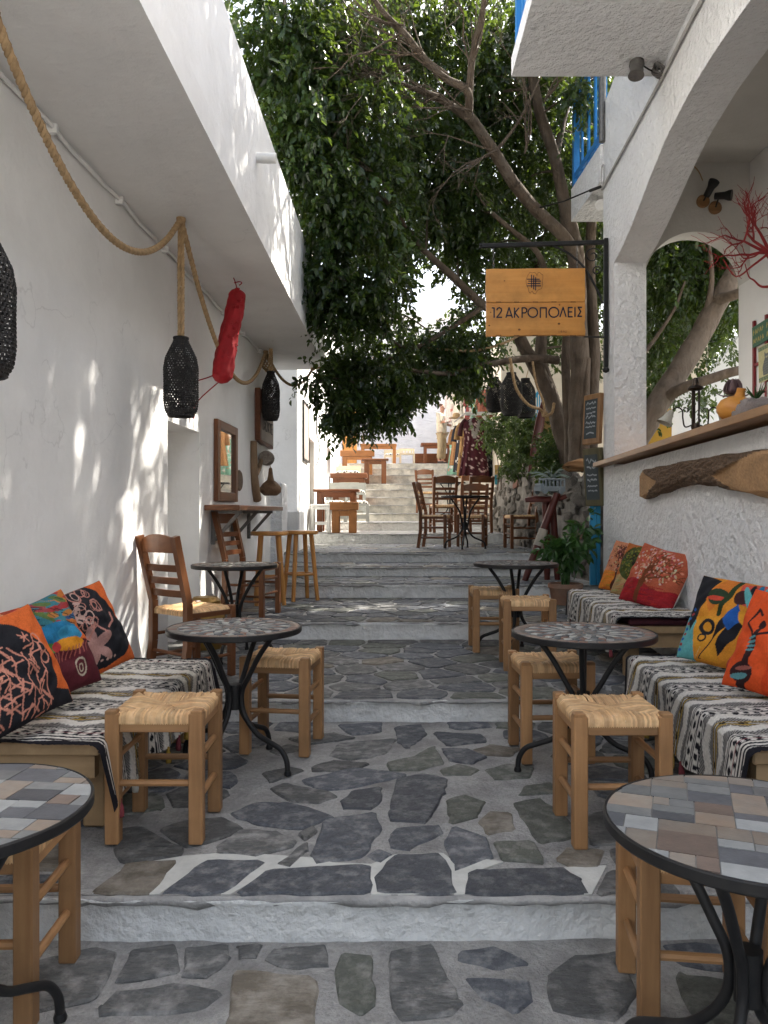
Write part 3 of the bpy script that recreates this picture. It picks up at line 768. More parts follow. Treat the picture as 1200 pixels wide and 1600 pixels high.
def make_chair():
    r = thing('taverna_chair', (0,0,0), 0, 'x', 'chair', 'brown ladder-back chairs')
    W, D, h = .40, .38, .45
    for s in (-1,1):
        m = MB(); m.bar((s*(W/2-.02),-D/2+.02,0),(s*(W/2-.02),-D/2+.02,h+.012),.042,.042); m.build('leg', W_CHAIR['z'], r, bevel=.004)
        m = MB()
        q = [(s*(W/2-.025),D/2+.02,0),(s*(W/2-.022),D/2-.015,.24),(s*(W/2-.022),D/2-.015,.50),(s*(W/2-.015),D/2+.085,.915)]
        for k in range(3): m.bar(q[k], q[k+1], .044, .042, up=(0,1,0))
        m.build('back_post', W_CHAIR['z'], r)
        m = MB(); m.box((s*(W/2-.02),0,h-.03), (.026,D-.07,.034)); m.build('seat_rail', W_CHAIR['y'], r, bevel=.003)
        for z in (.14,.28):
            m = MB(); m.tube([(s*(W/2-.02),-D/2+.03,z),(s*(W/2-.02),D/2-.0,z)], .011, 8); m.build('stretcher', W_CHAIR['y'], r, smooth=40)
    for y, zs in ((-D/2+.02,(.20,.33)),(D/2-.005,(.18,))):
        for z in zs:
            m = MB(); m.tube([(-W/2+.02,y,z),(W/2-.02,y,z)], .011, 8); m.build('stretcher', W_CHAIR['x'], r, smooth=40)
    m = MB(); m.box((0,-D/2+.02,h-.03),(W-.076,.026,.034)); m.build('seat_rail', W_CHAIR['x'], r, bevel=.003)
    def slat(z, ht, arch_, name):
        m = MB(); n = 10; y0 = D/2-.015+.1*max(0,(z-.5)/.415)
        for k in range(n):
            vs = []
            for kk in (k,k+1):
                t = kk/n*2-1; x = t*(W/2-.03); yy = y0+.018*(1-t*t)-.006
                top = z+ht/2+arch_*(1-t*t)-(.004 if arch_ else 0)
                vs += [(x,yy-.009,z-ht/2),(x,yy+.009,z-ht/2),(x,yy+.009,top),(x,yy-.009,top)]
            m.add(vs, [(0,4,5,1),(1,5,6,2),(2,6,7,3),(3,7,4,0)]+([(0,1,2,3)] if k == 0 else [])+([(7,6,5,4)] if k == n-1 else []))
        m.build(name, W_CHAIR['x'], r)
    slat(.855,.085,.034,'crest_rail')
    for z in (.555,.635,.715): slat(z,.042,0,'back_slat')
    m = MB(); rush_seat(m, W/2-.012, D/2-.008, h, n=32); m.build('woven_seat', M_RUSH, r, smooth=True)
    return r
chair0 = make_chair()
CHAIRS = [(-1.24,4.98,.128,(.62,.78),'brown ladder-back chair turned away at the small round table by the doorway'),
          (-1.17,6.82,.278,(.97,-.25),'brown ladder-back chair by the wall beyond the small round table, near the bar stools'),
          (.76,11.35,.668,(.95,-.25),'brown chair seen from its side, nearest the open steps on the landing'),
          (1.35,11.75,.668,(-.25,-.95),'brown chair facing down the steps behind the black bistro table'),
          (1.98,11.15,.668,(-.98,-.1),'brown chair against the rubble planter facing the black bistro table'),
          (1.02,13.35,.838,(-.1,.99),'brown chair with its back squarely to the alley on the second landing'),
          (1.62,13.3,.838,(-.15,.99),'brown chair with its back to the alley beside the planter on the second landing'),
          (.98,17.35,1.17,(.3,.95),'farthest brown chair nearest the man on the steps'),
          (1.80,16.6,1.0,(-.2,.98),'brown chair right below the hanging dresses')]
for i, (x,y,z,f,lab) in enumerate(CHAIRS):
    o = chair0 if i == 0 else copy_tree(chair0)
    o.location = (x,y,z+.008); o.rotation_euler = (0,0,math.atan2(f[0],-f[1])); o['label'] = lab
    if y > 10: o.scale = (1.05,1.05,1.05)

SLAB = [mat('tile_dark', (.11,.115,.125),(.075,.08,.088), scale=30, rough=.38, bump=.3, bscale=120, bdist=.002, rnd=.25),
        mat('tile_grey', (.20,.205,.20),(.14,.145,.145), scale=24, rough=.4, bump=.3, bscale=120, bdist=.002, rnd=.25),
        mat('tile_tan', (.27,.235,.195),(.20,.175,.15), scale=24, rough=.4, bump=.3, bscale=120, bdist=.002, rnd=.2, c=(.3,.2,.13), cscale=10, camt=.5),
        mat('tile_pale', (.34,.35,.345),(.26,.27,.268), scale=26, rough=.38, bump=.3, bscale=120, bdist=.002, rnd=.15),
        mat('tile_brown', (.21,.155,.125),(.15,.115,.095), scale=24, rough=.4, bump=.3, bscale=120, bdist=.002, rnd=.2)]
M_GROUT = mat('table_grout', (.26,.25,.235),(.2,.195,.185), scale=50, rough=.8)
M_MOSAIC = mat('mosaic_stone', (1,1,1), paint=True, scale=80, rough=.45, bump=.2, bscale=160, bdist=.002, spec=.4)
def table_base(r, H, rad, k=1.0, rod=.0125, ph=PI/4):
    prof = [(.215,H-.022),(.195,H-.05),(.135,H-.13),(.075,H-.235),(.043,.36),(.041,.29),(.07,.225),(.13,.165),(.20,.135),(.255,.11),(.285,.065),(.292,.012)]
    for q in range(4):
        a = ph+q*PI/2; ca, sa = math.cos(a), math.sin(a)
        m = MB(); m.tube(catmull([(p[0]*ca*k, p[0]*sa*k, p[1]) for p in prof], 4), rod, 10)
        lg = m.build('leg', M_IRON, r, smooth=60)
        m = MB(); m.lathe([(.017,0),(.018,.008),(.014,.02)], (.292*ca*k,.292*sa*k,0), 10); m.build('foot_cap', M_IRON, lg, smooth=50)
    m = MB(); m.tube([(0,0,.27),(0,0,.385)], .03, 12); m.build('collar', M_IRON, r, smooth=40)
    m = MB()
    for q in range(24): 
        pass
    ring = [(.20*math.cos(2*PI*q/28), .20*math.sin(2*PI*q/28), H-.024) for q in range(29)]
    m.tube(ring, .008, 6, cap=False); m.build('support_ring', M_IRON, r, smooth=60)
def rim(r, H, rad):
    m = MB(); seg = 72
    m.lathe([(rad-.012,H-.026),(rad,H-.026),(rad+.003,H-.022),(rad+.003,H-.002),(rad,H+.001),(rad-.004,H+.001),(rad-.004,H-.004)], seg=seg)
    m.f = m.f[:-2]; m.build('rim', M_IRON, r, smooth=35)
    m = MB(); m.lathe([(rad-.003,H-.02),(rad-.003,H-.0025)], seg=seg); m.build('table_bed', M_GROUT, r)
def tile_table(loc, rz, label, seed, rad=.30, H=.66):
    rr = random.Random(seed)
    r = thing('round_table', loc, rz, label, 'table', 'round tables with iron legs')
    table_base(r, H, rad); rim(r, H, rad)
    circ = [((rad-.0055)*math.cos(2*PI*k/64), (rad-.0055)*math.sin(2*PI*k/64)) for k in range(64)]
    ang = math.radians(-24)
    def cut(x0,y0,x1,y1,d):
        w, h = x1-x0, y1-y0
        if d > 0 and (max(w,h) > .13 or (max(w,h) > .085 and rr.random() < .65)):
            t = rr.uniform(.36,.64)
            if w > h*rr.uniform(.85,1.3): return cut(x0,y0,x0+w*t,y1,d-1)+cut(x0+w*t,y0,x1,y1,d-1)
            return cut(x0,y0,x1,y0+h*t,d-1)+cut(x0,y0+h*t,x1,y1,d-1)
        return [(x0,y0,x1,y1)]
    prev = -1
    for (x0,y0,x1,y1) in cut(-.32,-.32,.32,.32,7):
        gp = .0012; poly = circ
        for (px,py,nx,ny) in ((x0+gp,0,-1,0),(x1-gp,0,1,0),(0,y0+gp,0,-1),(0,y1-gp,0,1)): poly = clip_half(poly,px,py,nx,ny) if len(poly) > 2 else []
        if len(poly) < 3: continue
        xs = [p[0] for p in poly]; ys = [p[1] for p in poly]
        if max(xs)-min(xs) < .012 or max(ys)-min(ys) < .012: continue
        ca, sa = math.cos(ang), math.sin(ang)
        m = MB(); m.prism([(p[0]*ca-p[1]*sa, p[0]*sa+p[1]*ca) for p in poly], H-.006, H+rr.uniform(-.0002,.0012))
        k = rr.choices([0,1,2,3,4],[.27,.27,.2,.16,.1])[0]
        if k == prev: k = (k+1) % 4
        prev = k
        m.build('tile', SLAB[k], r)
    return r
def mosaic_table(loc, rz, label, seed, rad=.31, H=.655, dark=False):
    rr = random.Random(seed)
    r = thing('round_table', loc, rz, label, 'table', 'round tables with iron legs')
    table_base(r, H, rad, ph=PI/4+.25); rim(r, H, rad)
    P = dict(g=(.17,.18,.18), d=(.10,.107,.113), w=(.46,.45,.41), t=(.27,.20,.155), r=(.26,.15,.11), b=(.22,.19,.165))
    vs, fs, cs = [], [], []
    def piece(poly, col):
        q = rr.uniform(.8,1.2); o = len(vs); n = len(poly)
        cx = sum(p[0] for p in poly)/n; cy = sum(p[1] for p in poly)/n
        pl_ = [(cx+(p[0]-cx)*.93, cy+(p[1]-cy)*.93) for p in poly]
        while len(pl_) < 4: pl_.append(pl_[-1])
        for z in (H-.004, H+.0006):
            for p in pl_[:4]: vs.append((p[0],p[1],z)); cs.append(tuple(c*q for c in col))
        fs.append((o+4,o+5,o+6,o+7))
        for k in range(4): fs.append((o+k,o+(k+1)%4,o+4+(k+1)%4,o+4+k))
    pol = lambda rd, a: (rd*math.cos(a), rd*math.sin(a))
    n = 16
    for k in range(n):
        a = 2*PI*k/n; h = PI/n
        piece([pol(.0,a),pol(.05,a-h),pol(.062,a),pol(.05,a+h)], P['t'] if k % 2 else P['g'])
        piece([pol(.055,a-h),pol(.085,a-h*.1),pol(.118,a+h*.0),pol(.07,a)], P['g'])
        piece([pol(.06,a+h*.2),pol(.11,a+.0),pol(.12,a+h),pol(.075,a+h)], P['w'] if k % 2 else P['b'])
        piece([pol(.11,a),pol(.15,a-h*.75),pol(.195,a),pol(.15,a+h*.75)], P['w'])
        piece([pol(.125,a+h),pol(.16,a+h*.35),pol(.2,a+h),pol(.16,a+h*1.65)], P['d'])
        piece([pol(.165,a-h*.6),pol(.2,a-h),pol(.245,a-h*.55),pol(.2,a-.02)], P['r'])
        piece([pol(.165,a+h*.6),pol(.2,a+.02),pol(.245,a+h*.55),pol(.2,a+h)], P['g'])
        piece([pol(.2,a),pol(.228,a-h*.45),pol(.258,a),pol(.228,a+h*.45)], P['w'])
        piece([pol(.21,a+h),pol(.232,a+h*.6),pol(.256,a+h),pol(.232,a+h*1.4)], P['d'])
    for k in range(44):
        a0, a1 = 2*PI*k/44, 2*PI*(k+.94)/44
        piece([pol(.262,a0),pol(rad-.006,a0),pol(rad-.006,a1),pol(.262,a1)], rr.choice([P['t'],P['t'],P['r'],P['b']]))
    c = np.array(cs)*( .6 if dark else 1.0)
    o = np_mesh('mosaic_inlay', np.array(vs), np.array(fs), M_MOSAIC, r, color=c, smooth=False); o['kind'] = 'stuff'
    return r
tile_table((-.985,1.755,-.132), .3, 'slate-tiled round table cut off by the frame before the dark-cushion bench', 3)
tile_table((.79,1.665,-.132), .05, 'big round table topped with rectangular slate tiles at the bottom corner of the pavement', 8)
mosaic_table((-.70,3.60,.008), .1, 'round table with flower mosaic top below the dark printed cushions', 1)
mosaic_table((.895,3.45,.008), .25, 'round table with flower mosaic top beside the bold abstract cushion', 2, rad=.315)
mosaic_table((-1.10,5.65,.136), .4, 'small dark round table between two brown chairs at the doorway', 4, rad=.31, H=.68, dark=True)
mosaic_table((.995,5.80,.136), .2, 'small dark round table below the tree-print cushions', 5, rad=.315, H=.68, dark=True)
mosaic_table((1.16,11.0,.672), .3, 'black bistro table among brown chairs on the landing', 6, rad=.34, H=.76, dark=True)
mosaic_table((1.45,16.9,1.004), .3, 'black bistro table farther up among brown chairs under the dresses', 7, rad=.34, H=.85, dark=True)

def bar_stool(loc, rz, label):
    r = thing('bar_stool', loc, rz, label, 'bar stool', 'wooden bar stools')
    m = MB(); m.lathe([(.17,.682),(.187,.69),(.19,.705),(.183,.72),(0,.722)], seg=28, wob=.015); m.build('seat', W_SIGN['x'], r, smooth=40)
    for q in range(4):
        a = PI/4+q*PI/2; c, s = math.cos(a), math.sin(a)
        m = MB(); m.tube([(.19*c,.19*s,0),(.12*c,.12*s,.685)], [.021,.024], 9); m.build('leg', W_SIGN['z'], r, smooth=50)
    for q in range(4):
        a, b = PI/4+q*PI/2, PI/4+(q+1)*PI/2; rr_ = .162
        m = MB(); m.tube([(rr_*math.cos(a),rr_*math.sin(a),.27),(rr_*math.cos(b),rr_*math.sin(b),.27)], .013, 8); m.build('stretcher', W_SIGN['x'], r, smooth=50)
bar_stool((-1.135,7.62,.286), .2, 'round wooden bar stool nearest the wall shelf')
bar_stool((-.87,8.0,.286), .5, 'round wooden bar stool standing toward the open steps')

# ---- benches with rugs and cushions
def bench(name, label, fx0, fx1, bx0, bx1, y0, y1, z0, zs, legs, board=.05):
    """front edge fx0..fx1, back bx0..bx1 (X at y0, y1)"""
    r = thing(name, (0,0,0), 0, label, 'bench', 'plank benches along the walls')
    m = MB(); m.prism([(fx0,y0),(fx1,y1),(bx1,y1),(bx0,y0)], zs-board, zs); m.build('seat', W_BENCH['y'], r, bevel=.006)
    m = MB(); 
    m.prism([(fx0+.03*(1 if bx0>fx0 else -1),y0+.04),(bx0,y0+.04),(bx0,y0+.08),(fx0+.03*(1 if bx0>fx0 else -1),y0+.08)], zs-board-.09, zs-board-.001); m.build('apron', W_BENCH['x'], r)
    for (x,y) in legs:
        m = MB(); m.bar((x,y,z0),(x,y,zs-board-.002),.085,.085); m.build('leg', W_BENCH['z'], r, bevel=.008)
    return r
bench('plank_bench', 'long pale plank bench under the dark orange cushions', -1.01,-.985, -1.645,-1.60, 2.72,4.22, .006, .385, [(-1.10,2.95),(-1.07,4.0),(-1.55,2.95),(-1.52,4.0)])
bench('plank_bench', 'pale plank bench under the abstract and red-orange cushions', 1.26,1.375, 1.80,1.93, 2.62,4.30, .006, .385, [(1.36,2.80),(1.43,4.12),(1.72,2.8),(1.84,4.1)])
b3 = bench('plank_bench', 'pale plank bench on the step below the three tree cushions', 1.46,1.56, 1.985,2.09, 4.72,6.38, .134, .50, [(1.60,4.98),(1.62,6.2),(1.96,6.2)])
m = MB(); m.prism([(1.50,4.70),(1.60,6.36),(2.075,6.36),(1.975,4.70)], .502, .545); tag(m.build('seat_pad', mat('maroon_cloth', (.05,.008,.014), (.035,.006,.01), scale=40, rough=.9), bevel=.012), 'dark maroon seat pad under the rug of the tree-cushion bench', 'seat pad')
m = MB(); m.tube([(1.90,4.80,.45),(1.90,4.80,.36)], .012, 8); m.build('bracket', M_IRON, b3)

def rug_pattern(s, t, L, rng):
    """s along bench, t across; both metres"""
    K = np.array((.018,.017,.022)); Wt = np.array((.74,.70,.63)); G = np.array((.40,.27,.07)); Rd = np.array((.22,.05,.06)); Gy = np.array((.20,.195,.19))
    c = np.empty(s.shape+(3,)); c[:] = Wt
    h = np.zeros(s.shape)
    L_, s0 = L, s
    p = np.mod(s/1.28-.10, .31); s = s/1.28; t = t/1.28
    def put(mask, col): c[mask] = col
    wob = .004*np.sin(t*21)+.003*np.sin(t*47+s*9)
    p = p+wob*.5
    par = ((np.arange(s.shape[0])[:,None]+np.arange(s.shape[1])[None,:]) % 2) == 0
    # dots
    d = (p < .034); put(d, Wt)
    tt = np.mod(t+.01*np.sin(s*40), .042)-.021
    put(d & (((p-.017)/.011)**2+(tt/.0125)**2 < 1), K)
    put((p >= .034) & (p < .041), K); put((p >= .047) & (p < .053), K); put((p >= .059) & (p < .063), K)
    # fluffy waves with hatched half-diamonds
    for a, sgn in ((.063,1),(.175,-1)):
        q = (p-a)/.085
        z = (q >= 0) & (q < 1)
        tri = np.abs(np.mod(t/.15+(.5 if sgn < 0 else 0), 1)-.5)*2
        lo = .12+.28*tri; hi = .62+.30*tri
        fl = z & (q > lo) & (q < hi)
        put(z & ~fl & par, K*1.6); put(z & ~fl & ~par, Wt*.55)
        put(fl, Wt); h[fl] = .004
    for a, col in ((.148,G),(.154,G),(.16,K),(.166,Wt),(.1685,K),(.1725,G)): put((p >= a) & (p < a+.006), col)
    put((p >= .262) & (p < .268), K)
    d = (p >= .268) & (p < .292)
    tt = np.mod(t+.013, .036)-.018
    put(d & (np.abs(tt) < .010) & (np.abs(p-.28) < .009), K)
    put((p >= .295) & (p < .300), K); put((p >= .304) & (p < .309), K)
    # end borders
    s = s0; t = t*1.28
    for e in (s, L-s):
        z = e < .135; put(z, K)
        for k in range(3): put((e > .045+k*.022) & (e < .056+k*.022), Wt)
        d = (e > .108) & (e < .128); put(d, Wt)
        tt = np.mod(t, .045)-.0225
        put(d & (((e-.118)/.008)**2+(tt/.014)**2 < 1), K)
        put((e > .128) & (e < .136), Rd)
    c *= rng.uniform(.86,1.1,s.shape)[...,None]
    return c, h
def rug(label, fx0, fx1, bx0, bx1, y0, y1, zs, drop, seed, tass=9):
    rng = np.random.default_rng(seed)
    L = y1-y0; wid = abs(fx0-bx0); tot = wid+drop+.02
    ns, nt_ = int(L/.0062), int(tot/.0066)
    S, T = np.meshgrid(np.linspace(0,L,ns), np.linspace(0,tot,nt_), indexing='ij')
    col, hh = rug_pattern(S, T, L, rng)
    f = S/L
    fx = fx0+(fx1-fx0)*f; bx = bx0+(bx1-bx0)*f
    sg = np.sign(fx0-bx0)
    dr = np.clip(T-(wid-.02), 0, None)                     # length past the edge
    ang = np.clip(dr/.045, 0, PI/2)
    rd = .03
    over = np.where(dr > 0, np.where(ang < PI/2, .0286*np.sin(ang), .0286+0*dr), 0)
    down = np.where(dr > 0, np.where(ang < PI/2, .0286*(1-np.cos(ang)), .0286+(dr-.0707)), 0)
    flat = np.minimum(T, wid-.02)
    X = bx+sg*(flat+over)
    hang = np.clip(down-.02, 0, None)
    X = X+sg*hang*(.10+.10*np.sin(S*8.3+seed)+.06*np.sin(S*19+seed*2))
    ruck = .004*np.sin(S*14+T*6)+.003*np.sin(S*31-T*11)+.0025*np.sin(T*25+S*5)
    Z = zs+.008-down+(hh+np.abs(ruck))*np.where(dr > 0, .3, 1)+rng.normal(0,.0007,S.shape)
    X = X+sg*hh*np.where(dr > .05, 1, 0)
    endd = np.minimum(S, L-S)
    sag = np.clip(.07-endd, 0, 1)*.25
    Z = Z-np.where(dr > 0, np.clip(.25-endd,0,1)*hang*.4, 0)-sag*.3
    Y = y0+S+.012*np.sin(T*7+seed)+np.where(dr>0, hang*.06*np.sin(S*5), 0)
    o = np_mesh('striped_rug', np.stack([X,Y,Z],-1).reshape(-1,3), grid_faces(ns,nt_) if sg > 0 else grid_faces(ns,nt_)[:, ::-1], M_RUGMAT, None, color=col.reshape(-1,3))
    tag(o, label, 'rug', 'striped woven rugs on the benches')
    tm = {}
    for key, cc in (('white',(.6,.57,.5)),('gold',(.42,.27,.05)),('red',(.25,.05,.06))):
        m = MB()
        m.lathe([(.004,0),(.008,-.008),(.006,-.016),(.011,-.03),(.013,-.055),(.011,-.07)], seg=8, wob=.15)
        me = m.mesh('tassel', smooth=True); me.materials.append(mat('tassel_'+key, cc, tuple(x*.75 for x in cc), scale=90, stretch=(1,1,.1), rough=.9)); tm[key] = me
    j = nt_-1
    for k in range(tass):
        i = int((k+.5+rng.uniform(-.25,.25))/tass*ns)
        t_ = bpy.data.objects.new('tassel', tm[['gold','white','white','gold','red'][k % 5] if k not in (0,tass-1) else 'red'])
        t_.location = (X[i,j], Y[i,j], Z[i,j]+.006); t_.rotation_euler = (rng.uniform(-.2,.2), rng.uniform(-.2,.2), rng.uniform(0,6))
        link(t_, o)
    return o
rug('black and cream striped rug draped over the bench with dark orange cushions', -1.0,-.975, -1.63,-1.585, 2.67,4.25, .385, .22, 1)
rug('black and cream striped rug with gold tassels over the bench with abstract cushion', 1.25,1.365, 1.79,1.92, 2.60,4.36, .385, .25, 2, 13)
rug('black and cream striped rug over the maroon pad below the tree cushions', 1.435,1.535, 1.98,2.085, 4.68,6.42, .547, .20, 3)

class Canvas:
    def __init__(s, n=150, bg=(1,1,1), seed=0, m=None):
        s.n = n; m = m or n; s.m = m
        s.u, s.v = np.meshgrid(np.linspace(0,1,n), np.linspace(0,1,m), indexing='ij')
        s.c = np.empty((n,m,3)); s.c[:] = bg; s.r = random.Random(seed); s.g = np.random.default_rng(seed)
    def ell(s, x, y, a, b, col, rot=0.0, ring=None):
        c, d = math.cos(rot), math.sin(rot)
        du, dv = s.u-x, s.v-y
        q = ((du*c+dv*d)/a)**2+((-du*d+dv*c)/b)**2
        s.c[(q < 1) if ring is None else (q < 1) & (q > ring)] = col
    def line(s, pts, w, col, w2=None):
        for i in range(len(pts)-1):
            (x0,y0),(x1,y1) = pts[i], pts[i+1]
            L2 = (x1-x0)**2+(y1-y0)**2+1e-9
            t = np.clip(((s.u-x0)*(x1-x0)+(s.v-y0)*(y1-y0))/L2, 0, 1)
            ww = w if w2 is None else w+(w2-w)*(i+t)/(len(pts)-1)
            s.c[(s.u-x0-t*(x1-x0))**2+(s.v-y0-t*(y1-y0))**2 < ww**2] = col
    def poly(s, pts, col):
        inside = np.zeros(s.u.shape, bool); n = len(pts)
        for i in range(n):
            (x0,y0),(x1,y1) = pts[i], pts[(i+1)%n]
            if y0 == y1: continue
            cond = ((y0 > s.v) != (y1 > s.v)) & (s.u < (x1-x0)*(s.v-y0)/(y1-y0)+x0)
            inside ^= cond
        s.c[inside] = col
    def tree(s, x, y, ang, L, w, col, depth):
        if depth == 0 or L < .02: return
        a2 = ang+s.r.uniform(-.25,.25)
        xm, ym = x+math.cos(ang)*L*.5, y+math.sin(ang)*L*.5
        x1, y1 = xm+math.cos(a2)*L*.5, ym+math.sin(a2)*L*.5
        s.line([(x,y),(xm,ym),(x1,y1)], w, col, w*.7)
        for k in range(2 if depth < 4 else 3):
            s.tree(x1, y1, ang+s.r.uniform(-.85,.85), L*s.r.uniform(.62,.8), w*.66, col, depth-1)
    def noise(s, amt):
        s.c *= (1+s.g.normal(0,amt,s.u.shape))[...,None]
        return s.c
C_OR = (.62,.13,.03); C_BK = (.018,.018,.022); C_PK = (.56,.24,.17)
def art_net():
    c = Canvas(140, C_OR, 1)
    c.ell(.38,.42,.47,.52,C_BK); c.poly([(0,0),(1,0),(.95,.12),(.7,.2),(.3,.3),(0,.3)], C_BK)
    for k in range(90):
        x, y = c.r.uniform(.02,.72), c.r.uniform(.02,.75)
        a = c.r.choice([.9,-.9,2.2,.1]); L = c.r.uniform(.04,.075)
        c.line([(x-math.cos(a)*L,y-math.sin(a)*L),(x,y),(x+math.cos(a)*L,y+math.sin(a)*L)], .008, C_PK)
    for k in range(6): c.line([(.1+.12*k,.05),(.2+.1*k,.3),(.25+.1*k,.6)], .007, C_PK)
    for y in (.48,.58,.68): c.ell(.78,y,.05,.06,C_PK,ring=.5)
    return c.noise(.08)
def art_turban():
    c = Canvas(140, C_OR, 2)
    c.poly([(0,1),(.38,1),(.3,.72),(.1,.6),(0,.65)], (.35,.06,.03)); c.ell(.08,.93,.14,.16,(.62,.30,.15))
    c.ell(.62,.78,.4,.26,(.05,.20,.24),.2)
    cols = [(.35,.04,.04),(.45,.14,.03),(.04,.16,.20),(.30,.05,.06),(.10,.16,.05),(.48,.20,.05),(.04,.10,.22)]
    for k in range(30): c.ell(c.r.uniform(.32,.95), c.r.uniform(.60,.97), .10, .03, c.r.choice(cols), c.r.uniform(-.9,.3))
    for k in range(26):
        x, y = c.r.uniform(.32,.95), c.r.uniform(.58,.97); c.line([(x,y),(x+.08,y-.05)], .005, C_BK)
    c.poly([(.28,0),(1,0),(1,.42),(.75,.5),(.35,.5),(.25,.36),(.33,.22),(.45,.15),(.4,.06)], (.10,.018,.025))
    c.ell(.62,.60,.27,.12,(.02,.17,.33),-.15); c.ell(.75,.56,.17,.08,(.04,.25,.42),-.25)
    c.ell(.22,.54,.09,.06,(.58,.36,.03)); c.ell(.42,.49,.11,.05,(.08,.22,.05),-.3); c.ell(.68,.46,.2,.07,(.62,.25,.02),-.15); c.ell(.5,.48,.06,.05,(.45,.05,.05))
    for k in range(11): c.line([(.30+k*.055,.33),(.34+k*.055,.40),(.33+k*.06,.42)], .007, (.34,.10,.08))
    c.ell(.72,.2,.075,.095,(.5,.42,.32),ring=.62); c.ell(.72,.19,.035,.045,(.5,.42,.32),ring=.4)
    return c.noise(.07)
def art_floral():
    c = Canvas(140, C_BK, 3)
    c.poly([(.72,1),(1,1),(1,.45),(.93,.55),(.88,.7),(.8,.86)], C_OR); c.poly([(.05,0),(1,0),(1,.22),(.8,.08),(.5,.04),(.2,.07)], C_OR)
    pk = (.44,.20,.16); lt = (.5,.33,.28)
    for k in range(34):
        x, y, s_ = c.r.uniform(.05,.68), c.r.uniform(.55,.95), c.r.uniform(.03,.1)
        c.ell(x, y, s_, s_*c.r.uniform(.5,.9), pk if k % 3 else lt, c.r.uniform(0,3), ring=.62)
    for k in range(14): c.ell(.33+c.r.uniform(-.1,.12), .74+c.r.uniform(-.12,.12), .035, .02, lt, c.r.uniform(0,3))
    c.ell(.22,.86,.09,.07,(.42,.06,.05)); c.ell(.22,.86,.06,.045,C_BK,ring=.4)
    for k in range(5):
        a = .4+k*1.25; c.ell(.45+.12*math.cos(a), .30+.12*math.sin(a), .12, .06, (.40,.22,.19), a)
    for k in range(9): c.ell(.1+.07*k,.12+.01*(k%2),.018,.013,lt)
    c.line([(.05,.62),(.3,.5),(.4,.4),(.55,.55),(.62,.4)], .012, pk); c.line([(.7,.45),(.78,.5),(.85,.6)], .012, pk)
    for k in range(7): c.ell(.15+c.r.uniform(0,.2),.3+c.r.uniform(0,.25),.015,.015,lt)
    return c.noise(.08)
def art_tree(bgt, bgb, trunk, leaf, seed, blossoms, green=False):
    c = Canvas(120, bgt, seed)
    c.c[c.v < .32+.05*np.sin(c.u*7)] = bgb
    if green:
        c.poly([(.55,1),(1,1),(1,.35),(.8,.4),(.7,.7)], (.02,.16,.30))
        for k in range(26): c.ell(c.r.uniform(.62,1),c.r.uniform(.4,1),.012,.012,(.45,.6,.6))
        c.ell(.45,.62,.42,.36,(.06,.075,.02))
    for k in range(60):
        x, y = c.r.random(), c.r.uniform(0,.32); c.line([(x,y),(x+.12,y+.02)], .008, tuple(q*c.r.uniform(.6,1.3) for q in bgb))
    c.tree(.35,.05,1.35,.30,.045,trunk,6)
    for k in range(blossoms):
        a, q = c.r.uniform(0,6.3), math.sqrt(c.r.random())
        l = c.r.choice(leaf); c.ell(.5+.46*q*math.cos(a), .66+.32*q*math.sin(a), c.r.uniform(.012,.032), c.r.uniform(.01,.02), tuple(t*c.r.uniform(.7,1.2) for t in l), c.r.uniform(0,3))
    c.tree(.35,.05,1.35,.28,.035,trunk,3)
    return c.noise(.1)
def art_abstract():
    c = Canvas(150, (.66,.26,.03), 7)
    B = (.02,.10,.36); T = (.12,.38,.38); K = C_BK; Rd = (.58,.07,.04); Y = (.68,.30,.03)
    c.poly([(0,0),(.25,0),(.18,.4),(.05,.6),(0,.7)], T); c.poly([(.0,.55),(.12,.3),(.18,.6),(.3,.95),(.1,1),(0,1)], K)
    c.poly([(.3,.55),(.62,1),(.35,1),(.2,.7)], (.60,.18,.03)); c.ell(.35,.74,.13,.10,(.03,.05,.025)); c.ell(.35,.72,.13,.03,Rd)
    c.poly([(.55,.95),(.85,1),(.75,.68),(.6,.7)], (.60,.09,.06)); c.ell(.62,.78,.1,.09,(.05,.02,.02))
    c.line([(.52,.98),(.46,.75),(.42,.55)], .03, (.03,.05,.02))
    c.poly([(.15,.48),(.5,.52),(.44,.2),(.3,.1),(.2,.2)], Y); c.ell(.34,.38,.11,.09,K); c.ell(.34,.38,.06,.05,Y); c.ell(.31,.25,.055,.05,K,ring=.4)
    c.poly([(.48,.5),(.66,.62),(.78,.55),(.7,.3),(.5,.05),(.3,.02),(.45,.25)], K); c.poly([(.5,.5),(.62,.7),(.72,.5),(.6,.38)], B)
    for k in range(6):
        a = .9+k*.24; x, y = .82, .62
        c.ell(x+.17*math.cos(a+.3), y+.2*math.sin(a+.1), .17, .035, [T,K,T,(.02,.16,.3),K,T][k], a)
    c.poly([(.8,.6),(1,.66),(1,.2),(.85,.25),(.75,.45)], B); c.line([(.9,.62),(.85,.3),(.78,.1)], .012, K)
    c.ell(.72,.55,.10,.045,Y,-.9); c.poly([(.32,.03),(.58,.42),(.5,.2),(.55,.02)], Y); c.poly([(.62,.0),(1,0),(1,.2),(.78,.22),(.68,.1)], (.62,.10,.07)); c.poly([(.7,.22),(.95,.24),(.85,.14),(.72,.14)], Y)
    for k in range(5): c.ell(.86+.03*(k%2),.52-.07*k,.07,.022,B if k%2 else T,.6*(-1)**k)
    for k in range(9): c.ell(.04+.005*k,.08+.06*k,.022,.018,(.35,.04,.04) if k%2 else B)
    for k in range(6): c.ell(.27+.01*k,.03+.022*k,.006,.006,(.6,.5,.3))
    return c.noise(.06)
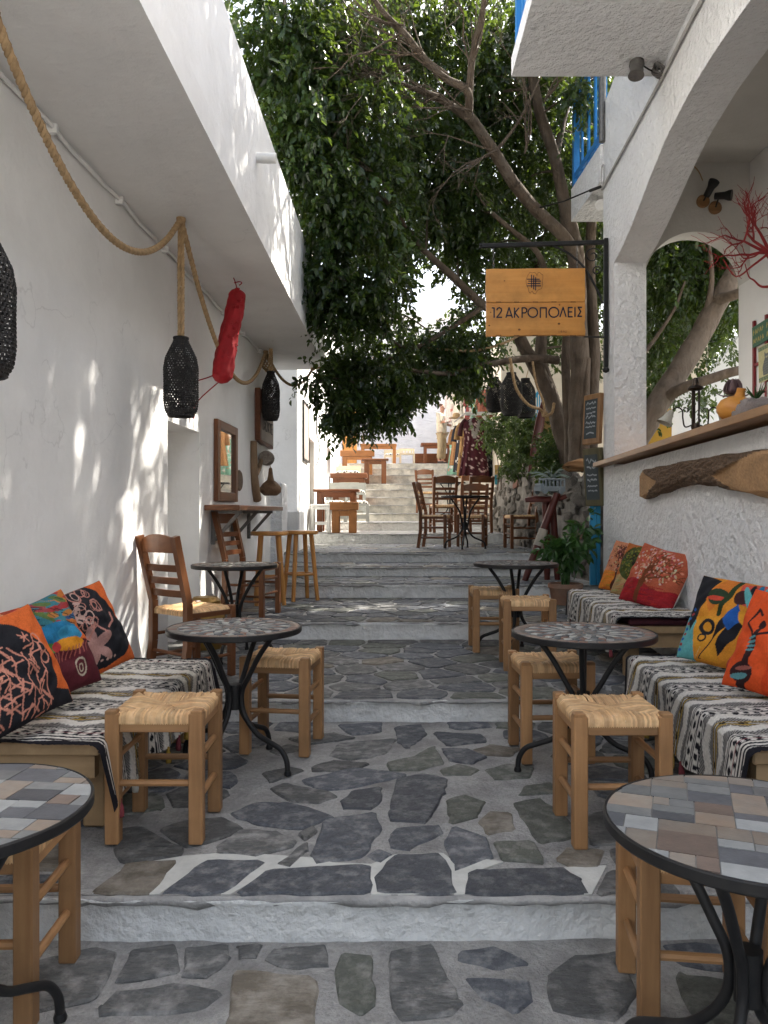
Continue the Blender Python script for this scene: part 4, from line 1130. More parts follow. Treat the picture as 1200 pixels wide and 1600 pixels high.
def art_figure():
    c = Canvas(130, (.66,.085,.02), 8)
    c.poly([(.45,0),(1,0),(1,.5),(.7,.55),(.5,.35)], (.60,.06,.015))
    K = (.035,.015,.015); T = (.10,.26,.28)
    c.line([(.22,.02),(.25,.25),(.27,.42),(.30,.55)], .05, K, .025); c.ell(.31,.62,.035,.05,K)
    c.line([(.28,.48),(.15,.62),(.2,.78),(.27,.72)], .014, K); c.line([(.29,.5),(.45,.58),(.5,.75),(.42,.8)], .014, K)
    c.ell(.22,.14,.13,.10,K); c.ell(.2,.1,.1,.03,T,.2); c.ell(.24,.18,.1,.02,(.3,.1,.08),.2)
    for k in range(4): c.ell(.26,.36+.04*k,.05,.012,T,.3)
    c.ell(.8,.2,.17,.14,T); c.ell(.8,.17,.15,.09,K); c.ell(.82,.24,.12,.03,(.3,.1,.06))
    return c.noise(.05)
def cushion(label, art, center, normal, size=.40, roll=0.0, back=(.62,.61,.59), thick=.085):
    """center: world; normal: direction the printed face looks; its 'up' stays close to vertical"""
    n = art.shape[0]
    g_ = np.linspace(-1,1,n); U, W = np.meshgrid(g_, g_, indexing='ij')
    e = np.clip((1-U**2)*(1-W**2),0,1)
    h = thick*e**.42
    rr = np.random.default_rng(int(abs(center[0]*1000)+center[1]*100))
    ph = rr.uniform(0,6,6)
    h = h*(1+.10*np.sin(U*4+ph[0])*np.sin(W*3.4+ph[1]))+.006*np.sin(U*9+W*7+ph[2]+2*np.sin(W*3))*e**.3+.004*np.sin(W*15-U*8+ph[3]+2*np.sin(U*4))*e**.3+.012*np.exp(-((U-W*.3)*7+ph[4]-3)**2)*e**.5
    Xl = U*size/2*(1-.05*(1-W**2)+.012*np.sin(W*5+ph[5])); Zl = W*size/2*(1-.05*(1-U**2)+.012*np.sin(U*4+ph[4]))
    nrm = Vector(normal).normalized()
    rt = Vector((0,0,1)).cross(nrm).normalized(); up = nrm.cross(rt)
    rt2 = rt*math.cos(roll)+up*math.sin(roll); up2 = up*math.cos(roll)-rt*math.sin(roll)
    r = thing('cushion', center, 0, label, 'cushion', 'printed cushions on the benches')
    B = np.array([rt2, up2, nrm])
    for nm, sg, mt, col in (('printed_front',1,M_PAINT,art.reshape(-1,3)),('plain_back',-1,mat('white_cotton',(.66,.65,.63),(.6,.59,.57),scale=20,rough=.9),None)):
        P = np.stack([Xl,Zl,sg*h*(1 if sg > 0 else .8)],-1).reshape(-1,3) @ B
        F = grid_faces(n,n)
        np_mesh(nm, P, F if sg > 0 else F[:, ::-1], mt, r, color=col)
    return r
# bench by the white building: leaning on the wall, faces look towards the alley
cushion('orange cushion printed with black shape and pink net lines, cut by the frame', art_net(), (-1.345,2.74,.63), (.84,-.40,.40), .41, .18)
cushion('orange and maroon cushion with blue and yellow turban print', art_turban(), (-1.37,3.08,.64), (.84,-.44,.38), .42, .20)
cushion('black cushion with pink floral line print and orange corner', art_floral(), (-1.36,3.47,.65), (.80,-.50,.38), .41, .22)
# bench below the log
cushion('bold abstract cushion in orange, blue, black and teal shapes', art_abstract(), (1.745,3.86,.635), (-.74,-.52,.42), .47, -.08)
cushion('red-orange cushion with a dark slender figure print', art_figure(), (1.715,3.27,.625), (-.80,-.44,.42), .47, -.06)
cushion('orange cushion with bare dark branching tree print', art_tree((.52,.21,.11),(.60,.20,.03),(.09,.03,.02),[(.55,.22,.12),(.2,.04,.03),(.5,.3,.2)],21,160), (1.925,6.03,.75), (-.72,-.60,.36), .42, -.16)
cushion('cushion with green leafy tree print on starry blue sky', art_tree((.40,.12,.03),(.42,.27,.12),(.03,.025,.02),[(.16,.17,.03),(.09,.10,.02),(.22,.16,.03),(.05,.06,.02)],22,240,True), (1.915,5.68,.745), (-.72,-.58,.38), .42, -.16)
cushion('red cushion with pale blossom tree print and white back', art_tree((.42,.10,.05),(.32,.02,.025),(.16,.05,.02),[(.62,.42,.32),(.6,.28,.2),(.45,.08,.05)],23,230), (1.87,5.26,.745), (-.72,-.54,.42), .44, -.20)
# ------------------------------------------------------------------ trees and plants
def unit(a): return a/np.maximum(np.linalg.norm(a, axis=-1, keepdims=True), 1e-9)
def leaf_points(clumps, per_m3, rng, leaf=.080, per_twig=9, twig=.20, droop=.75, keep=None):
    """clumps: (centre, (rx,ry,rz), density factor, tint shift); returns verts, quads, tint"""
    Vs, Ts = [], []
    for (c, r, dens, tsh) in clumps:
        c = np.array(c); r = np.array(r)
        n = max(6, int(per_m3*dens*(r[0]*r[1]*r[2])**(2/3)*4.19/per_twig))
        d = unit(rng.normal(size=(n,3)))
        rad = rng.random(n)**.45
        lump = 1+.22*np.sin(d[:,0]*5+c[0]*7)+.18*np.sin(d[:,1]*6+c[2]*5)+.15*np.sin(d[:,2]*7+c[1]*3)
        p = c+d*r*(rad*lump)[:,None]
        if keep is not None:
            kk = keep(p); p, d = p[kk], d[kk]; n = len(p)
            if n == 0: continue
        td = unit(d*.75+rng.normal(size=(n,3))*.45+np.array([0,0,-droop]))
        k = np.arange(per_twig)
        s = (k+.3)/per_twig
        pos = p[:,None,:]+td[:,None,:]*(s*twig)[None,:,None]*rng.uniform(.7,1.3,(n,1,1))
        pos[...,2] -= (s**2*twig*.25)[None,:]
        side = unit(np.cross(td, rng.normal(size=(n,3))))
        sg = np.where(k % 2 == 0, 1., -1.)
        ld = unit(td[:,None,:]*.55+side[:,None,:]*sg[None,:,None]*.75+np.array([0,0,-.45])+rng.normal(size=(n,per_twig,3))*.22)
        nm = unit(np.cross(ld, rng.normal(size=ld.shape)*.55+np.array([0,0,1.])))      # width direction
        up = unit(np.cross(nm, ld))
        up = np.where(up[...,2:3] < 0, -up, up)
        L = (leaf*rng.uniform(.5,1.25,(n,per_twig)))[...,None]
        w = L*.27
        base = pos; tip = pos+ld*L+up*(-.12*L)
        def pt(a, b, h): return pos+ld*(L*a)+nm*(w*b)+up*(L*h)
        q = np.stack([base, pt(.28,1.,.05), pt(.66,.82,.04), tip, pt(.66,-.82,.04), pt(.28,-1.,.05)], -2).reshape(-1,6,3)
        Vs.append(q)
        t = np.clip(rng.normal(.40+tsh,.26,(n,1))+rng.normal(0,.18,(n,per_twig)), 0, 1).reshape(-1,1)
        Ts.append(np.repeat(t, 6, 1))
    V = np.concatenate(Vs); T = np.concatenate(Ts)
    o = np.arange(len(V))[:,None]*6
    F = np.concatenate([o+np.array([[0,1,2,3]]), o+np.array([[0,3,4,5]])], 1).reshape(-1,4)
    return V.reshape(-1,3), F, T.ravel()
def limb(mb, pts, r0, r1, n=5, seg=9, knob=0.0):
    p = catmull(pts, n)
    m = len(p); rad = [r0+(r1-r0)*(i/(m-1))**.85 for i in range(m)]
    if knob: rad = [q*(1+knob*math.sin(i*1.3+r0*90)) for i, q in enumerate(rad)]
    mb.tube(p, rad, seg)
    return p
def px(pts): return [at(*p) for p in pts]
tree = thing('ficus_tree', (2.5,10,1.6), 0, 'huge ficus tree with many trunks spreading over the whole alley', 'tree')
tree.location = (0,0,0)
mb = MB(); BR = []
# the fluted trunks rising from the planter
BR += limb(mb, px([(905,735,9.6),(904,690,9.6),(903,640,9.6),(906,570,9.6),(903,480,9.55),(900,400,9.5),(886,335,9.4)]), .135, .095, knob=.05, seg=12)
BR += limb(mb, px([(922,735,9.8),(925,640,9.8),(928,540,9.8),(922,430,9.7),(925,330,9.6)]), .10, .06, knob=.05)
BR += limb(mb, px([(892,735,9.75),(888,650,9.8),(884,560,9.9),(890,470,9.9)]), .075, .05, knob=.05)
BR += limb(mb, px([(915,738,9.45),(914,650,9.5),(918,560,9.55)]), .06, .045, knob=.06)
BR += limb(mb, px([(895,735,10.1),(880,680,10.1),(862,625,10.1),(838,575,10.1),(815,535,10.0),(795,490,9.8),(757,478,9.6),(705,430,9.3),(655,385,9.0)]), .14, .035, knob=.05, seg=12)
BR += limb(mb, px([(862,620,10.15),(845,560,10.3),(850,480,10.4),(840,400,10.4)]), .10, .06)
mb.build('trunk', M_BARK, tree, smooth=60)
mb = MB()
BR += limb(mb, px([(904,420,9.5),(885,375,9.3),(835,325,9.0),(802,285,8.7),(775,242,8.5),(750,205,8.3),(732,180,8.1)]), .082, .056)
BR += limb(mb, px([(732,180,8.1),(730,142,7.9),(695,122,7.8),(660,88,7.6),(635,55,7.4),(600,20,7.2),(575,-15,7.0)]), .048, .022)
BR += limb(mb, px([(740,190,8.2),(688,155,8.2),(650,140,8.2),(608,124,8.2)]), .05, .02)
BR += limb(mb, px([(733,145,7.95),(738,90,7.8),(750,40,7.6),(760,-20,7.4)]), .04, .025)
BR += limb(mb, px([(886,338,9.4),(868,250,9.2),(845,180,9.0),(830,110,8.8),(815,40,8.6),(810,-60,8.3)]), .08, .042)
BR += limb(mb, px([(868,250,9.2),(880,190,9.3),(900,120,9.5)]), .05, .03)
BR += limb(mb, px([(772,240,8.5),(810,190,8.5),(845,120,8.4)]), .022, .01)
BR += limb(mb, px([(872,563,10.0),(830,560,9.9),(785,565,9.7),(735,575,9.5),(700,584,9.3),(640,578,9.0)]), .06, .022)
BR += limb(mb, px([(890,520,9.9),(860,450,9.7),(840,395,9.5),(800,360,9.2),(765,330,9.0)]), .05, .025)
BR += limb(mb, px([(757,478,9.6),(700,515,9.5),(640,545,9.3),(600,520,9.1),(570,480,8.9)]), .035, .015)
BR += limb(mb, px([(660,390,9.0),(630,350,8.8),(600,310,8.5),(560,280,8.2),(520,250,7.9)]), .04, .016)
BR += limb(mb, px([(608,124,8.2),(560,110,8.0),(500,90,7.8),(450,70,7.6)]), .022, .010)
BR += limb(mb, px([(630,550,9.2),(590,570,9.0),(560,600,8.8)]), .02, .008)
def twiggy(p, d, L, r, depth, rr):
    if depth == 0: return
    q = [p]
    for k in range(3):
        d = (d+Vector((rr.uniform(-.3,.3), rr.uniform(-.3,.3), rr.uniform(-.2,.25)))).normalized()
        q.append(q[-1]+d*L/3)
    mb.tube(q, [r, r*.55], 5)
    for k in range(2 if depth > 2 else 3):
        e = (d+Vector((rr.uniform(-.9,.9), rr.uniform(-.6,.6), rr.uniform(-.6,.8)))).normalized()
        twiggy(q[rr.choice([1,2,3])], e, L*.72, r*.58, depth-1, rr)
rt = random.Random(4)
for (x,y,Y,dx,dz) in ((735,180,8.1,-.9,.25),(660,88,7.6,-.9,.1),(688,155,8.2,-1,-.1),(630,50,7.4,-.8,-.4),(732,140,7.9,.1,1),(820,240,8.7,.2,1),(775,240,8.5,-.9,-.2),
                      (640,110,7.9,-1,-.3),(700,125,7.8,-.7,.6),(600,130,8.2,-1,.3),(560,285,8.1,-1,.1),(845,120,8.4,.3,.8),(850,160,8.6,.5,.6),(610,300,8.3,-.6,.5)):
    for k in range(3): twiggy(at(x,y,Y)+Vector((0,-.05*k,0)), Vector((dx+rt.uniform(-.3,.3), rt.uniform(-.7,.1), dz+rt.uniform(-.3,.3))).normalized(), .62, .012, 4, rt)
mb.build('bare_branches', M_BARK, tree, smooth=60)['kind'] = 'stuff'
#  crown: photo position, distance, radius (m), depth radius, density, tint (light and shade put into leaf colour)
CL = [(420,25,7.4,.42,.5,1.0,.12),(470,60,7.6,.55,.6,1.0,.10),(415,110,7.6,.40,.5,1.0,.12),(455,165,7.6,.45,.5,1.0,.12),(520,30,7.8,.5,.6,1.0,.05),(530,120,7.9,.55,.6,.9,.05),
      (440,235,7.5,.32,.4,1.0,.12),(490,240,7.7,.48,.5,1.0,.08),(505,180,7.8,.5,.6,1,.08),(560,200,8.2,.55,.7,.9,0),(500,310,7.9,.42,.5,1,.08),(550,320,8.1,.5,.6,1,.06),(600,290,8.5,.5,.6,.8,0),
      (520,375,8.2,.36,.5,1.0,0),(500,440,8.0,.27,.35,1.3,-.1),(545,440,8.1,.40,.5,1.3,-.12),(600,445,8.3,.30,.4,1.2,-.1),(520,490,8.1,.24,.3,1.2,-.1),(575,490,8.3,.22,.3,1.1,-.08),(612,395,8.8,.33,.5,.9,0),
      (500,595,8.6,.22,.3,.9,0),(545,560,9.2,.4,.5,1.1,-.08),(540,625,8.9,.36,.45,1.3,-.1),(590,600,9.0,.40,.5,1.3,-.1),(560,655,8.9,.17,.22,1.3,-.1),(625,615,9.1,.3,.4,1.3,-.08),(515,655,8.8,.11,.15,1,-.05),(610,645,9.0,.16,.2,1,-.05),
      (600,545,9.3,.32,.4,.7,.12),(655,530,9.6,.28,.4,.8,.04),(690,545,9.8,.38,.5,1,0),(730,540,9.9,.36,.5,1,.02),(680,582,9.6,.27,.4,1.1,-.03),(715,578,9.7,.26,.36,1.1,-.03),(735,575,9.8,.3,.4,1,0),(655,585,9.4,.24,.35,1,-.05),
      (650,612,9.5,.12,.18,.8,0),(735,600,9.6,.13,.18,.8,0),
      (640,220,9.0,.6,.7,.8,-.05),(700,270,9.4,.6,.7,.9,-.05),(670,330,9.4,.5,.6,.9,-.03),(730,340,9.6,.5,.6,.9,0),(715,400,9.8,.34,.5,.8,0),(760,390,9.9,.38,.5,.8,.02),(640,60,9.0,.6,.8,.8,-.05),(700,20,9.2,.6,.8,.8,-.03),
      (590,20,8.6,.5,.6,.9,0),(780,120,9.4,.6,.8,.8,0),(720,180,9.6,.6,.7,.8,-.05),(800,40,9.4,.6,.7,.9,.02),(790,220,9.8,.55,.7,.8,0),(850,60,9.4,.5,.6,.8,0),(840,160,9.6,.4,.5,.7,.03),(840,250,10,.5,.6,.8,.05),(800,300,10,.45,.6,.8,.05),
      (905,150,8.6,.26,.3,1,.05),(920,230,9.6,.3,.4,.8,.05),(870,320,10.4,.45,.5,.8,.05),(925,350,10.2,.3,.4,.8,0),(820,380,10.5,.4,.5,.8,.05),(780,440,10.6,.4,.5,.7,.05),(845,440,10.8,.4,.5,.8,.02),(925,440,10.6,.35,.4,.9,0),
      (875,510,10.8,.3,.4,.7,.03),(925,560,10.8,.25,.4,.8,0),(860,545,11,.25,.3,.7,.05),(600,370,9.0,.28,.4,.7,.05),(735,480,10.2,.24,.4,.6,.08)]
clumps = []
for (x,y,Y,r,ry,dn,ts) in CL:
    c = at(x,y,Y); clumps.append((tuple(c), (r,ry,r*.9), dn, ts))
# the same crown goes on above the picture and over the arched house, where it filters the sun
rc = random.Random(9)
UP = []
for k in range(46):
    X = rc.uniform(-1.2,5.0); Y = rc.uniform(6.8,12.5); z = rc.uniform(6.3,8.8)
    q = Vector(((X)*1200/Y+600, 800-(z-EYE)*1200/Y))
    if q.y > -90 and 330 < q.x < 960: continue
    UP.append((X,Y,z)); clumps.append(((X,Y,z), (rc.uniform(.45,.75), rc.uniform(.45,.75), rc.uniform(.3,.5)), .6, .05))
for (X,Y,z) in ((2.7,8.6,6.2),(3.9,8.4,6.4),(3.4,9.6,6.0),(4.4,9.6,6.8),(1.6,7.2,7.3),(3.6,6.6,7.6),(1.9,6.2,7.9),(1.7,5.2,6.9),(2.3,5.6,7.2),(2.7,6.0,7.6),(1.3,4.9,6.4),(1.2,4.5,6.2),(1.6,5.3,6.6),(2.0,5.0,7.3),(1.4,5.9,7.0),(2.2,6.2,7.2),(1.9,4.5,7.0),(.9,5.1,6.2),(2.6,5.1,8.0),(4.6,7.6,7.4),(3.0,10.8,6.6),(4.2,11.2,6.2),(2.4,9.6,7.2),(3.2,8.6,7.8)):
    UP.append((X,Y,z)); clumps.append(((X,Y,z), (.6,.6,.4), .6, .05))  # unseen clumps, several added to shade the near wall and parapet
# deeper layers of the crown, behind the limbs
for (x,y,Y,r) in ((560,60,10.5,.8),(640,140,11,.9),(720,80,11,.9),(800,150,11.4,.9),(860,60,11,.8),(580,230,11,.8),(660,290,11.5,.8),(750,250,11.6,.9),(840,300,12,.8),(600,370,11.3,.6),(780,350,12,.7),(870,400,12.2,.7),
                  (700,360,12,.6),(820,440,12.3,.6),(560,480,11,.5),(700,540,12,.5),(600,560,11.5,.55),(760,520,12.3,.5),(480,120,10,.7),(500,220,10.4,.7),(540,330,10.6,.7),(910,300,12,.6),(925,480,12.4,.5)):
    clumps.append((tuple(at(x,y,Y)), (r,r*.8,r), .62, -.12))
for (X,Y,z) in ((5.4,10.6,5.4),(5.9,11.3,6.0),(6.4,11.8,6.6),(5.0,10.9,5.0),(6.0,10.4,6.2),(6.8,12.2,7.0),(5.5,11.6,5.6)):
    clumps.append(((X,Y,z), (.8,.8,.6), .8, 0))  # unseen clumps added to shade the courtyard trunk
for k in range(34):     # over courtyard and upper steps, added to shade the chair group
    X, Y, z = rc.uniform(3.2,7.5), rc.uniform(12.0,18.0), rc.uniform(4.6,8.5)
    UP.append((X,Y,z)); clumps.append(((X,Y,z), (rc.uniform(.7,1.0), rc.uniform(.7,1.0), rc.uniform(.5,.7)), .7, 0))
mb = MB()
base_pts = [p for p in BR]
for (c, r, dn, ts) in clumps:
    c = Vector(c)
    b = min(base_pts, key=lambda p: (p-c).length+max(0,(p.z-c.z))*.5)
    L = (c-b).length
    if L > .25:
        mid = b.lerp(c,.5)+Vector((0,0,.10*L))
        mb.tube(catmull([b, mid, c], 4), [min(.03,.008+.012*L), .006], 5)
        if L > 1.0: base_pts += [mid, c]
mb.build('limbs', M_BARK, tree, smooth=60)['kind'] = 'stuff'
def carved_sun_gaps(p):
    # leaves out of view carved away to shape the sun patches on the wall
    t = (p[:,0]+1.6)/SUN.x
    Yw = p[:,1]-SUN.y*t; zw = p[:,2]-SUN.z*t
    vis = (np.abs(p[:,0]*1200/p[:,1]) < 620) & (800-(p[:,2]-EYE)*1200/p[:,1] > -30)
    q = np.sin(Yw*11+1.3*np.sin(zw*5))+.9*np.sin(zw*10+Yw*3+1)+.7*np.sin(Yw*21-zw*9)
    rnd_ = np.random.default_rng(44).random(len(p))
    gap = (rnd_ > .12) & (Yw > 3.9) & (Yw < 5.75) & (zw > .15) & (zw < 2.2) & (q > .18)
    return ~(gap & ~vis)
V, F, T = leaf_points(clumps, 1720, np.random.default_rng(3), keep=carved_sun_gaps)
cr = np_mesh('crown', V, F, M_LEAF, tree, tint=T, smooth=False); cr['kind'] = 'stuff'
print('ficus leaves', len(F)//2)

# the tree in the courtyard, seen through the second arch
t2 = thing('courtyard_tree', (3.6,10.3,1.35), 0, 'leaning courtyard tree seen through the small arch', 'tree'); t2.location = (0,0,0)
mb = MB()
limb(mb, px([(960,760,9.5),(985,705,9.6),(1017,648,9.6),(1050,597,9.7),(1085,540,9.8),(1112,490,9.9),(1140,440,10.0),(1175,380,10.2)]), .165, .12, seg=14, knob=.04)
limb(mb, px([(1045,618,9.55),(1068,606,9.4),(1110,592,9.3),(1160,578,9.2),(1230,575,9.0)]), .075, .05, seg=10)
limb(mb, px([(1115,470,9.9),(1150,460,9.6),(1200,440,9.3)]), .08, .05)
limb(mb, px([(1100,510,9.85),(1112,440,9.9),(1108,380,10)]), .05, .02)
limb(mb, px([(1000,560,10),(1030,520,10),(1055,480,10),(1070,440,10)]), .03, .015)
mb.build('trunk', M_BARK, t2, smooth=60)
c2 = []
for (x,y,Y,r,dn) in ((1040,400,10.4,.5,1.2),(1100,380,10.6,.55,1.2),(1150,400,10.8,.5,1.1),(1030,470,10.8,.5,1.2),(1090,450,11,.5,1.1),(1020,540,11,.4,1.3),(1150,480,11,.35,.9),(1130,530,10.8,.2,.7),(1150,545,9.6,.16,.7),
                     (1080,330,10.4,.5,1),(1140,330,10.6,.5,1),(1030,320,10.4,.5,1),(1015,610,11.2,.35,1.2),(1095,625,9.3,.13,1),(1110,600,9.5,.16,.5),(1140,605,9.2,.13,.7),(1010,420,12,.6,1),(1060,480,12.3,.6,1),(1030,560,12.4,.5,1.1),(1110,420,12.4,.6,1),(1160,440,12.6,.6,1),(1000,640,12.3,.3,1),(1070,560,12.2,.35,1)):
    c = at(x,y,Y); c2.append((tuple(c),(r,r,r),dn,.05))
V, F, T = leaf_points(c2, 1300, np.random.default_rng(5))
cr = np_mesh('crown', V, F, M_LEAF, t2, tint=T, smooth=False); cr['kind'] = 'stuff'

# shrubs in the planter
def shrub(name, label, spots, seed, m, leaf=.05, dens=5200, cat='shrub'):
    r = thing(name, tuple(at(*spots[0][:3])), 0, label, cat); r.location = (0,0,0)
    cl = []; mb = MB()
    for (x,y,Y,rad) in spots:
        c = at(x,y,Y); cl.append((tuple(c),(rad,rad,rad*.9),1.0,.05))
        b = Vector((c.x+.1, c.y+.1, 1.58)); mb.tube(catmull([b, b.lerp(c,.5)+Vector((.05,0,.05)), c], 3), [.012,.005], 5)
    mb.build('stems', M_BARK, r)
    V, F, T = leaf_points(cl, dens, np.random.default_rng(seed), leaf=leaf, per_twig=8, twig=.10, droop=.1)
    o = np_mesh('foliage', V, F, m, r, tint=T, smooth=False); o['kind'] = 'stuff'
shrub('leafy_shrub', 'dark leafy shrub beside the hanging dresses', [(775,665,13.2,.26),(790,695,13,.24),(800,650,13,.25),(770,690,13.4,.2)], 21, M_LEAF2)
shrub('leafy_shrub', 'bright green shrub below the black fish-trap baskets', [(815,670,12.2,.28),(830,700,11.8,.26),(810,710,12,.24),(840,665,12,.24),(800,735,11.6,.16)], 22, M_LEAF2)
shrub('leafy_shrub', 'rounded green shrub at the foot of the ficus trunks', [(868,700,10.4,.24),(875,725,10.2,.24),(850,725,10.3,.2),(885,680,10.6,.2),(862,745,10,.15)], 23, M_LEAF2)
sp = thing('spiky_plant', (2.05,9.4,1.55), .3, 'grey-green spiky plant behind the toy bus', 'plant')
for k in range(22):
    a = k*2.4; t = R.uniform(.25,.95); L = R.uniform(.22,.34)
    d = Vector((math.cos(a)*math.cos(t), math.sin(a)*math.cos(t), math.sin(t)))
    mb = MB(); pts = [Vector((0,0,.05)), d*L*.5+Vector((0,0,.06)), d*L+Vector((0,0,-.02))]
    mb.tube(catmull(pts,3), [.016,.012,.002], 6, flat=.25); mb.build('leaf', mat('agave', (.16,.20,.17),(.11,.15,.12), scale=12, rough=.6), sp, smooth=60)

# potted plant
pp = thing('potted_plant', tuple(at(880,918,7.55)), 0, 'leafy green plant in terracotta pot at the foot of the planter', 'potted plant')
pp.location = (1.80,7.62,.286)
mb = MB(); mb.lathe([(.125,0),(.135,.02),(.155,.15),(.17,.165),(.172,.205),(.158,.207),(.15,.18)], seg=28); mb.f = mb.f[:-1]
mb.build('pot', mat('terracotta', (.30,.16,.10),(.22,.12,.08), scale=10, rough=.85, bump=.2, c=(.35,.26,.2), cscale=4, camt=.5), pp, smooth=40)
mb = MB(); mb.lathe([(.15,.18),(.0,.185)], seg=20); mb.build('soil', M_TREAD, pp)
mb = MB(); cl = []
for k in range(11):
    a = k*2.4; q = R.uniform(.05,.24); h = R.uniform(.42,.80)
    tip = Vector((q*math.cos(a), q*math.sin(a), h)); mb.tube(catmull([(.03*math.cos(a),.03*math.sin(a),.18), (tip.x*.35,tip.y*.35,h*.6), tip], 4), [.009,.004], 6)
    cl.append((tuple(tip), (.12,.12,.085), 1.0, .05))
mb.build('stem', M_LEAF3, pp, smooth=60)
V, F, T = leaf_points(cl, 620, np.random.default_rng(8), leaf=.10, per_twig=6, twig=.10, droop=.4)
o = np_mesh('foliage', V, F, M_LEAF3, pp, tint=T, smooth=False); o['kind'] = 'stuff'
# ------------------------------------------------------------------ ropes, baskets and things hung on the white building
def rope_mesh(mb, pts, r, turns=14.0, seg=6, n=8, straight=False):
    p = [Vector(q) for q in pts] if straight else catmull(pts, n)
    # resample evenly
    L = [0]
    for a, b in zip(p[:-1], p[1:]): L.append(L[-1]+(b-a).length)
    tot = L[-1]; m = max(8, int(tot/.016)); out = []; j = 0
    for i in range(m+1):
        s = tot*i/m
        while j < len(L)-2 and L[j+1] < s: j += 1
        t = (s-L[j])/max(1e-6, L[j+1]-L[j]); out.append(p[j].lerp(p[j+1], t))
    T = [(out[min(i+1,m)]-out[max(i-1,0)]).normalized() for i in range(m+1)]
    nr = T[0].orthogonal().normalized(); fr = []
    for i in range(m+1):
        nr = (nr-T[i]*nr.dot(T[i])).normalized(); fr.append((nr.copy(), T[i].cross(nr)))
    for k in range(3):
        q = []
        for i in range(m+1):
            a = 2*PI*(k/3+turns*tot*i/m)
            q.append(out[i]+(fr[i][0]*math.cos(a)+fr[i][1]*math.sin(a))*r*.5)
        mb.tube(q, r*.6, seg, tint=.3+.2*k)
def sag(a, b, d, n=9):
    a, b = Vector(a), Vector(b)
    return [a.lerp(b, i/(n-1))-Vector((0,0,d*(1-(2*i/(n-1)-1)**2))) for i in range(n)]
H0, H1, H2, H3 = (-1.30,2.30,3.06), (-1.29,4.88,3.06), (-1.37,8.9,3.06), (-.92,9.95,3.06)
mb = MB()
rope_mesh(mb, sag((-1.3,-.4,3.05), H0, .5)[:-1]+sag(H0, H1, .56), .018)
rope_mesh(mb, sag(H1, H2, .66), .018)
rope_mesh(mb, sag(H2, H3, .30), .018)
rope_mesh(mb, [Vector(H3), at(520,572,9.8), at(552,580,9.7), at(590,573,9.6), at(628,548,9.5), at(640,542,9.5)], .017)
rope_mesh(mb, [at(640,542,9.5), at(690,546,9.5), at(740,548,9.6), at(790,535,9.8), at(830,512,9.9)], .017)
for h in (H1, H2, H3):
    mb.lathe([(.022,-.03),(.03,-.012),(.03,.008),(.02,.012)], h, 10)
tag(mb.build('hemp_rope', M_ROPE, smooth=60), 'thick hemp rope slung in loops below the overhang and across to the tree', 'rope')

def basket_mesh(prof, rows=34, cols=34, hole=.52):
    """woven bottle-shaped basket: every cell a small frame, so light shows through"""
    rng = np.random.default_rng(2)
    P = np.array(prof); s = np.linspace(0, 1, rows+1)
    arc = np.concatenate([[0], np.cumsum(np.hypot(np.diff(P[:,0]), np.diff(P[:,1])))]); arc /= arc[-1]
    rr_, zz_ = np.interp(s, arc, P[:,0]), np.interp(s, arc, P[:,1])
    mb = MB()
    def pt(i, j, du=0, dv=0):
        f = min(max(i+dv,0),rows); r_ = np.interp(f/rows, s, rr_); z_ = np.interp(f/rows, s, zz_)
        a = 2*PI*(j+du+.5*(i % 2)*0)/cols
        return (r_*math.cos(a), r_*math.sin(a), z_)
    for i in range(rows):
        for j in range(cols):
            sh = .5*(i % 2)
            h = hole*rng.uniform(.55,1.1) if 2 < i < rows-3 else .12
            if rng.random() < .12: h = .1
            o = [pt(i,j+sh), pt(i,j+sh+1), pt(i+1,j+sh+1), pt(i+1,j+sh)]
            k = (1-h)/2
            q = [pt(i,j+sh,k,k), pt(i,j+sh,1-k,k), pt(i,j+sh,1-k,1-k), pt(i,j+sh,k,1-k)]
            q = [tuple(Vector(v)*1.0+Vector((v[0],v[1],0)).normalized()*.004) for v in q]
            mb.add(o+q, [(0,1,5,4),(1,2,6,5),(2,3,7,6),(3,0,4,7)], rng.random())
    for i, r_ in ((0,.007),(rows,.007)):
        mb.tube([pt(i,j) for j in range(cols+1)], r_, 5, cap=False)
    for f in (.33,.62): mb.tube([pt(int(rows*f),j) for j in range(cols+1)], .004, 5, cap=False)
    return mb
B_PROF = [(.078,0),(.098,.03),(.107,.10),(.105,.2),(.107,.30),(.095,.37),(.062,.44),(.046,.475),(.044,.495)]
bk_mesh = basket_mesh(B_PROF).mesh('basket'); bk_mesh.materials.append(M_WICKER)
def basket_lamp(label, base, hook_z, rope=True, sc=(1,1,1)):
    r = thing('basket_lamp', base, R.uniform(0,6), label, 'basket lamp', 'black woven basket lamps')
    o = bpy.data.objects.new('woven_shade', bk_mesh); o.scale = sc; link(o, r)
    top = .49*sc[2]
    if rope:
        mb = MB(); dz = hook_z-base[2]
        for s in (-1,1): rope_mesh(mb, [(s*.013,0,top-.03),(s*.015,0,(top+dz)/2),(s*.010,0,dz)], .0125, straight=True)
        mb.build('hanging_rope', M_ROPE, r, smooth=60)
    else:
        mb = MB(); mb.tube([(0,0,top-.02),(0,0,hook_z-base[2])], .005, 6); mb.build('hanging_cord', M_IRON, r)
    mb = MB(); mb.lathe([(.0,.30),(.02,.305),(.03,.33),(.022,.36),(.014,.375),(.014,.42),(0,.42)], seg=12); mb.build('bulb', mat('bulb_glass', (.55,.53,.48), rough=.2), r, smooth=60)
    return r
basket_lamp('black woven basket lamp hanging on a thick doubled rope near the doorway', (-1.29,4.88,1.81), 3.06)
basket_lamp('black woven basket lamp cut by the frame edge above the cushions', (-1.355,2.58,1.66), 3.06)
basket_lamp('black knobbly basket lamp hanging at the far end of the overhang', (-1.29,8.75,2.25), 3.06, sc=(.95,.95,1.1))
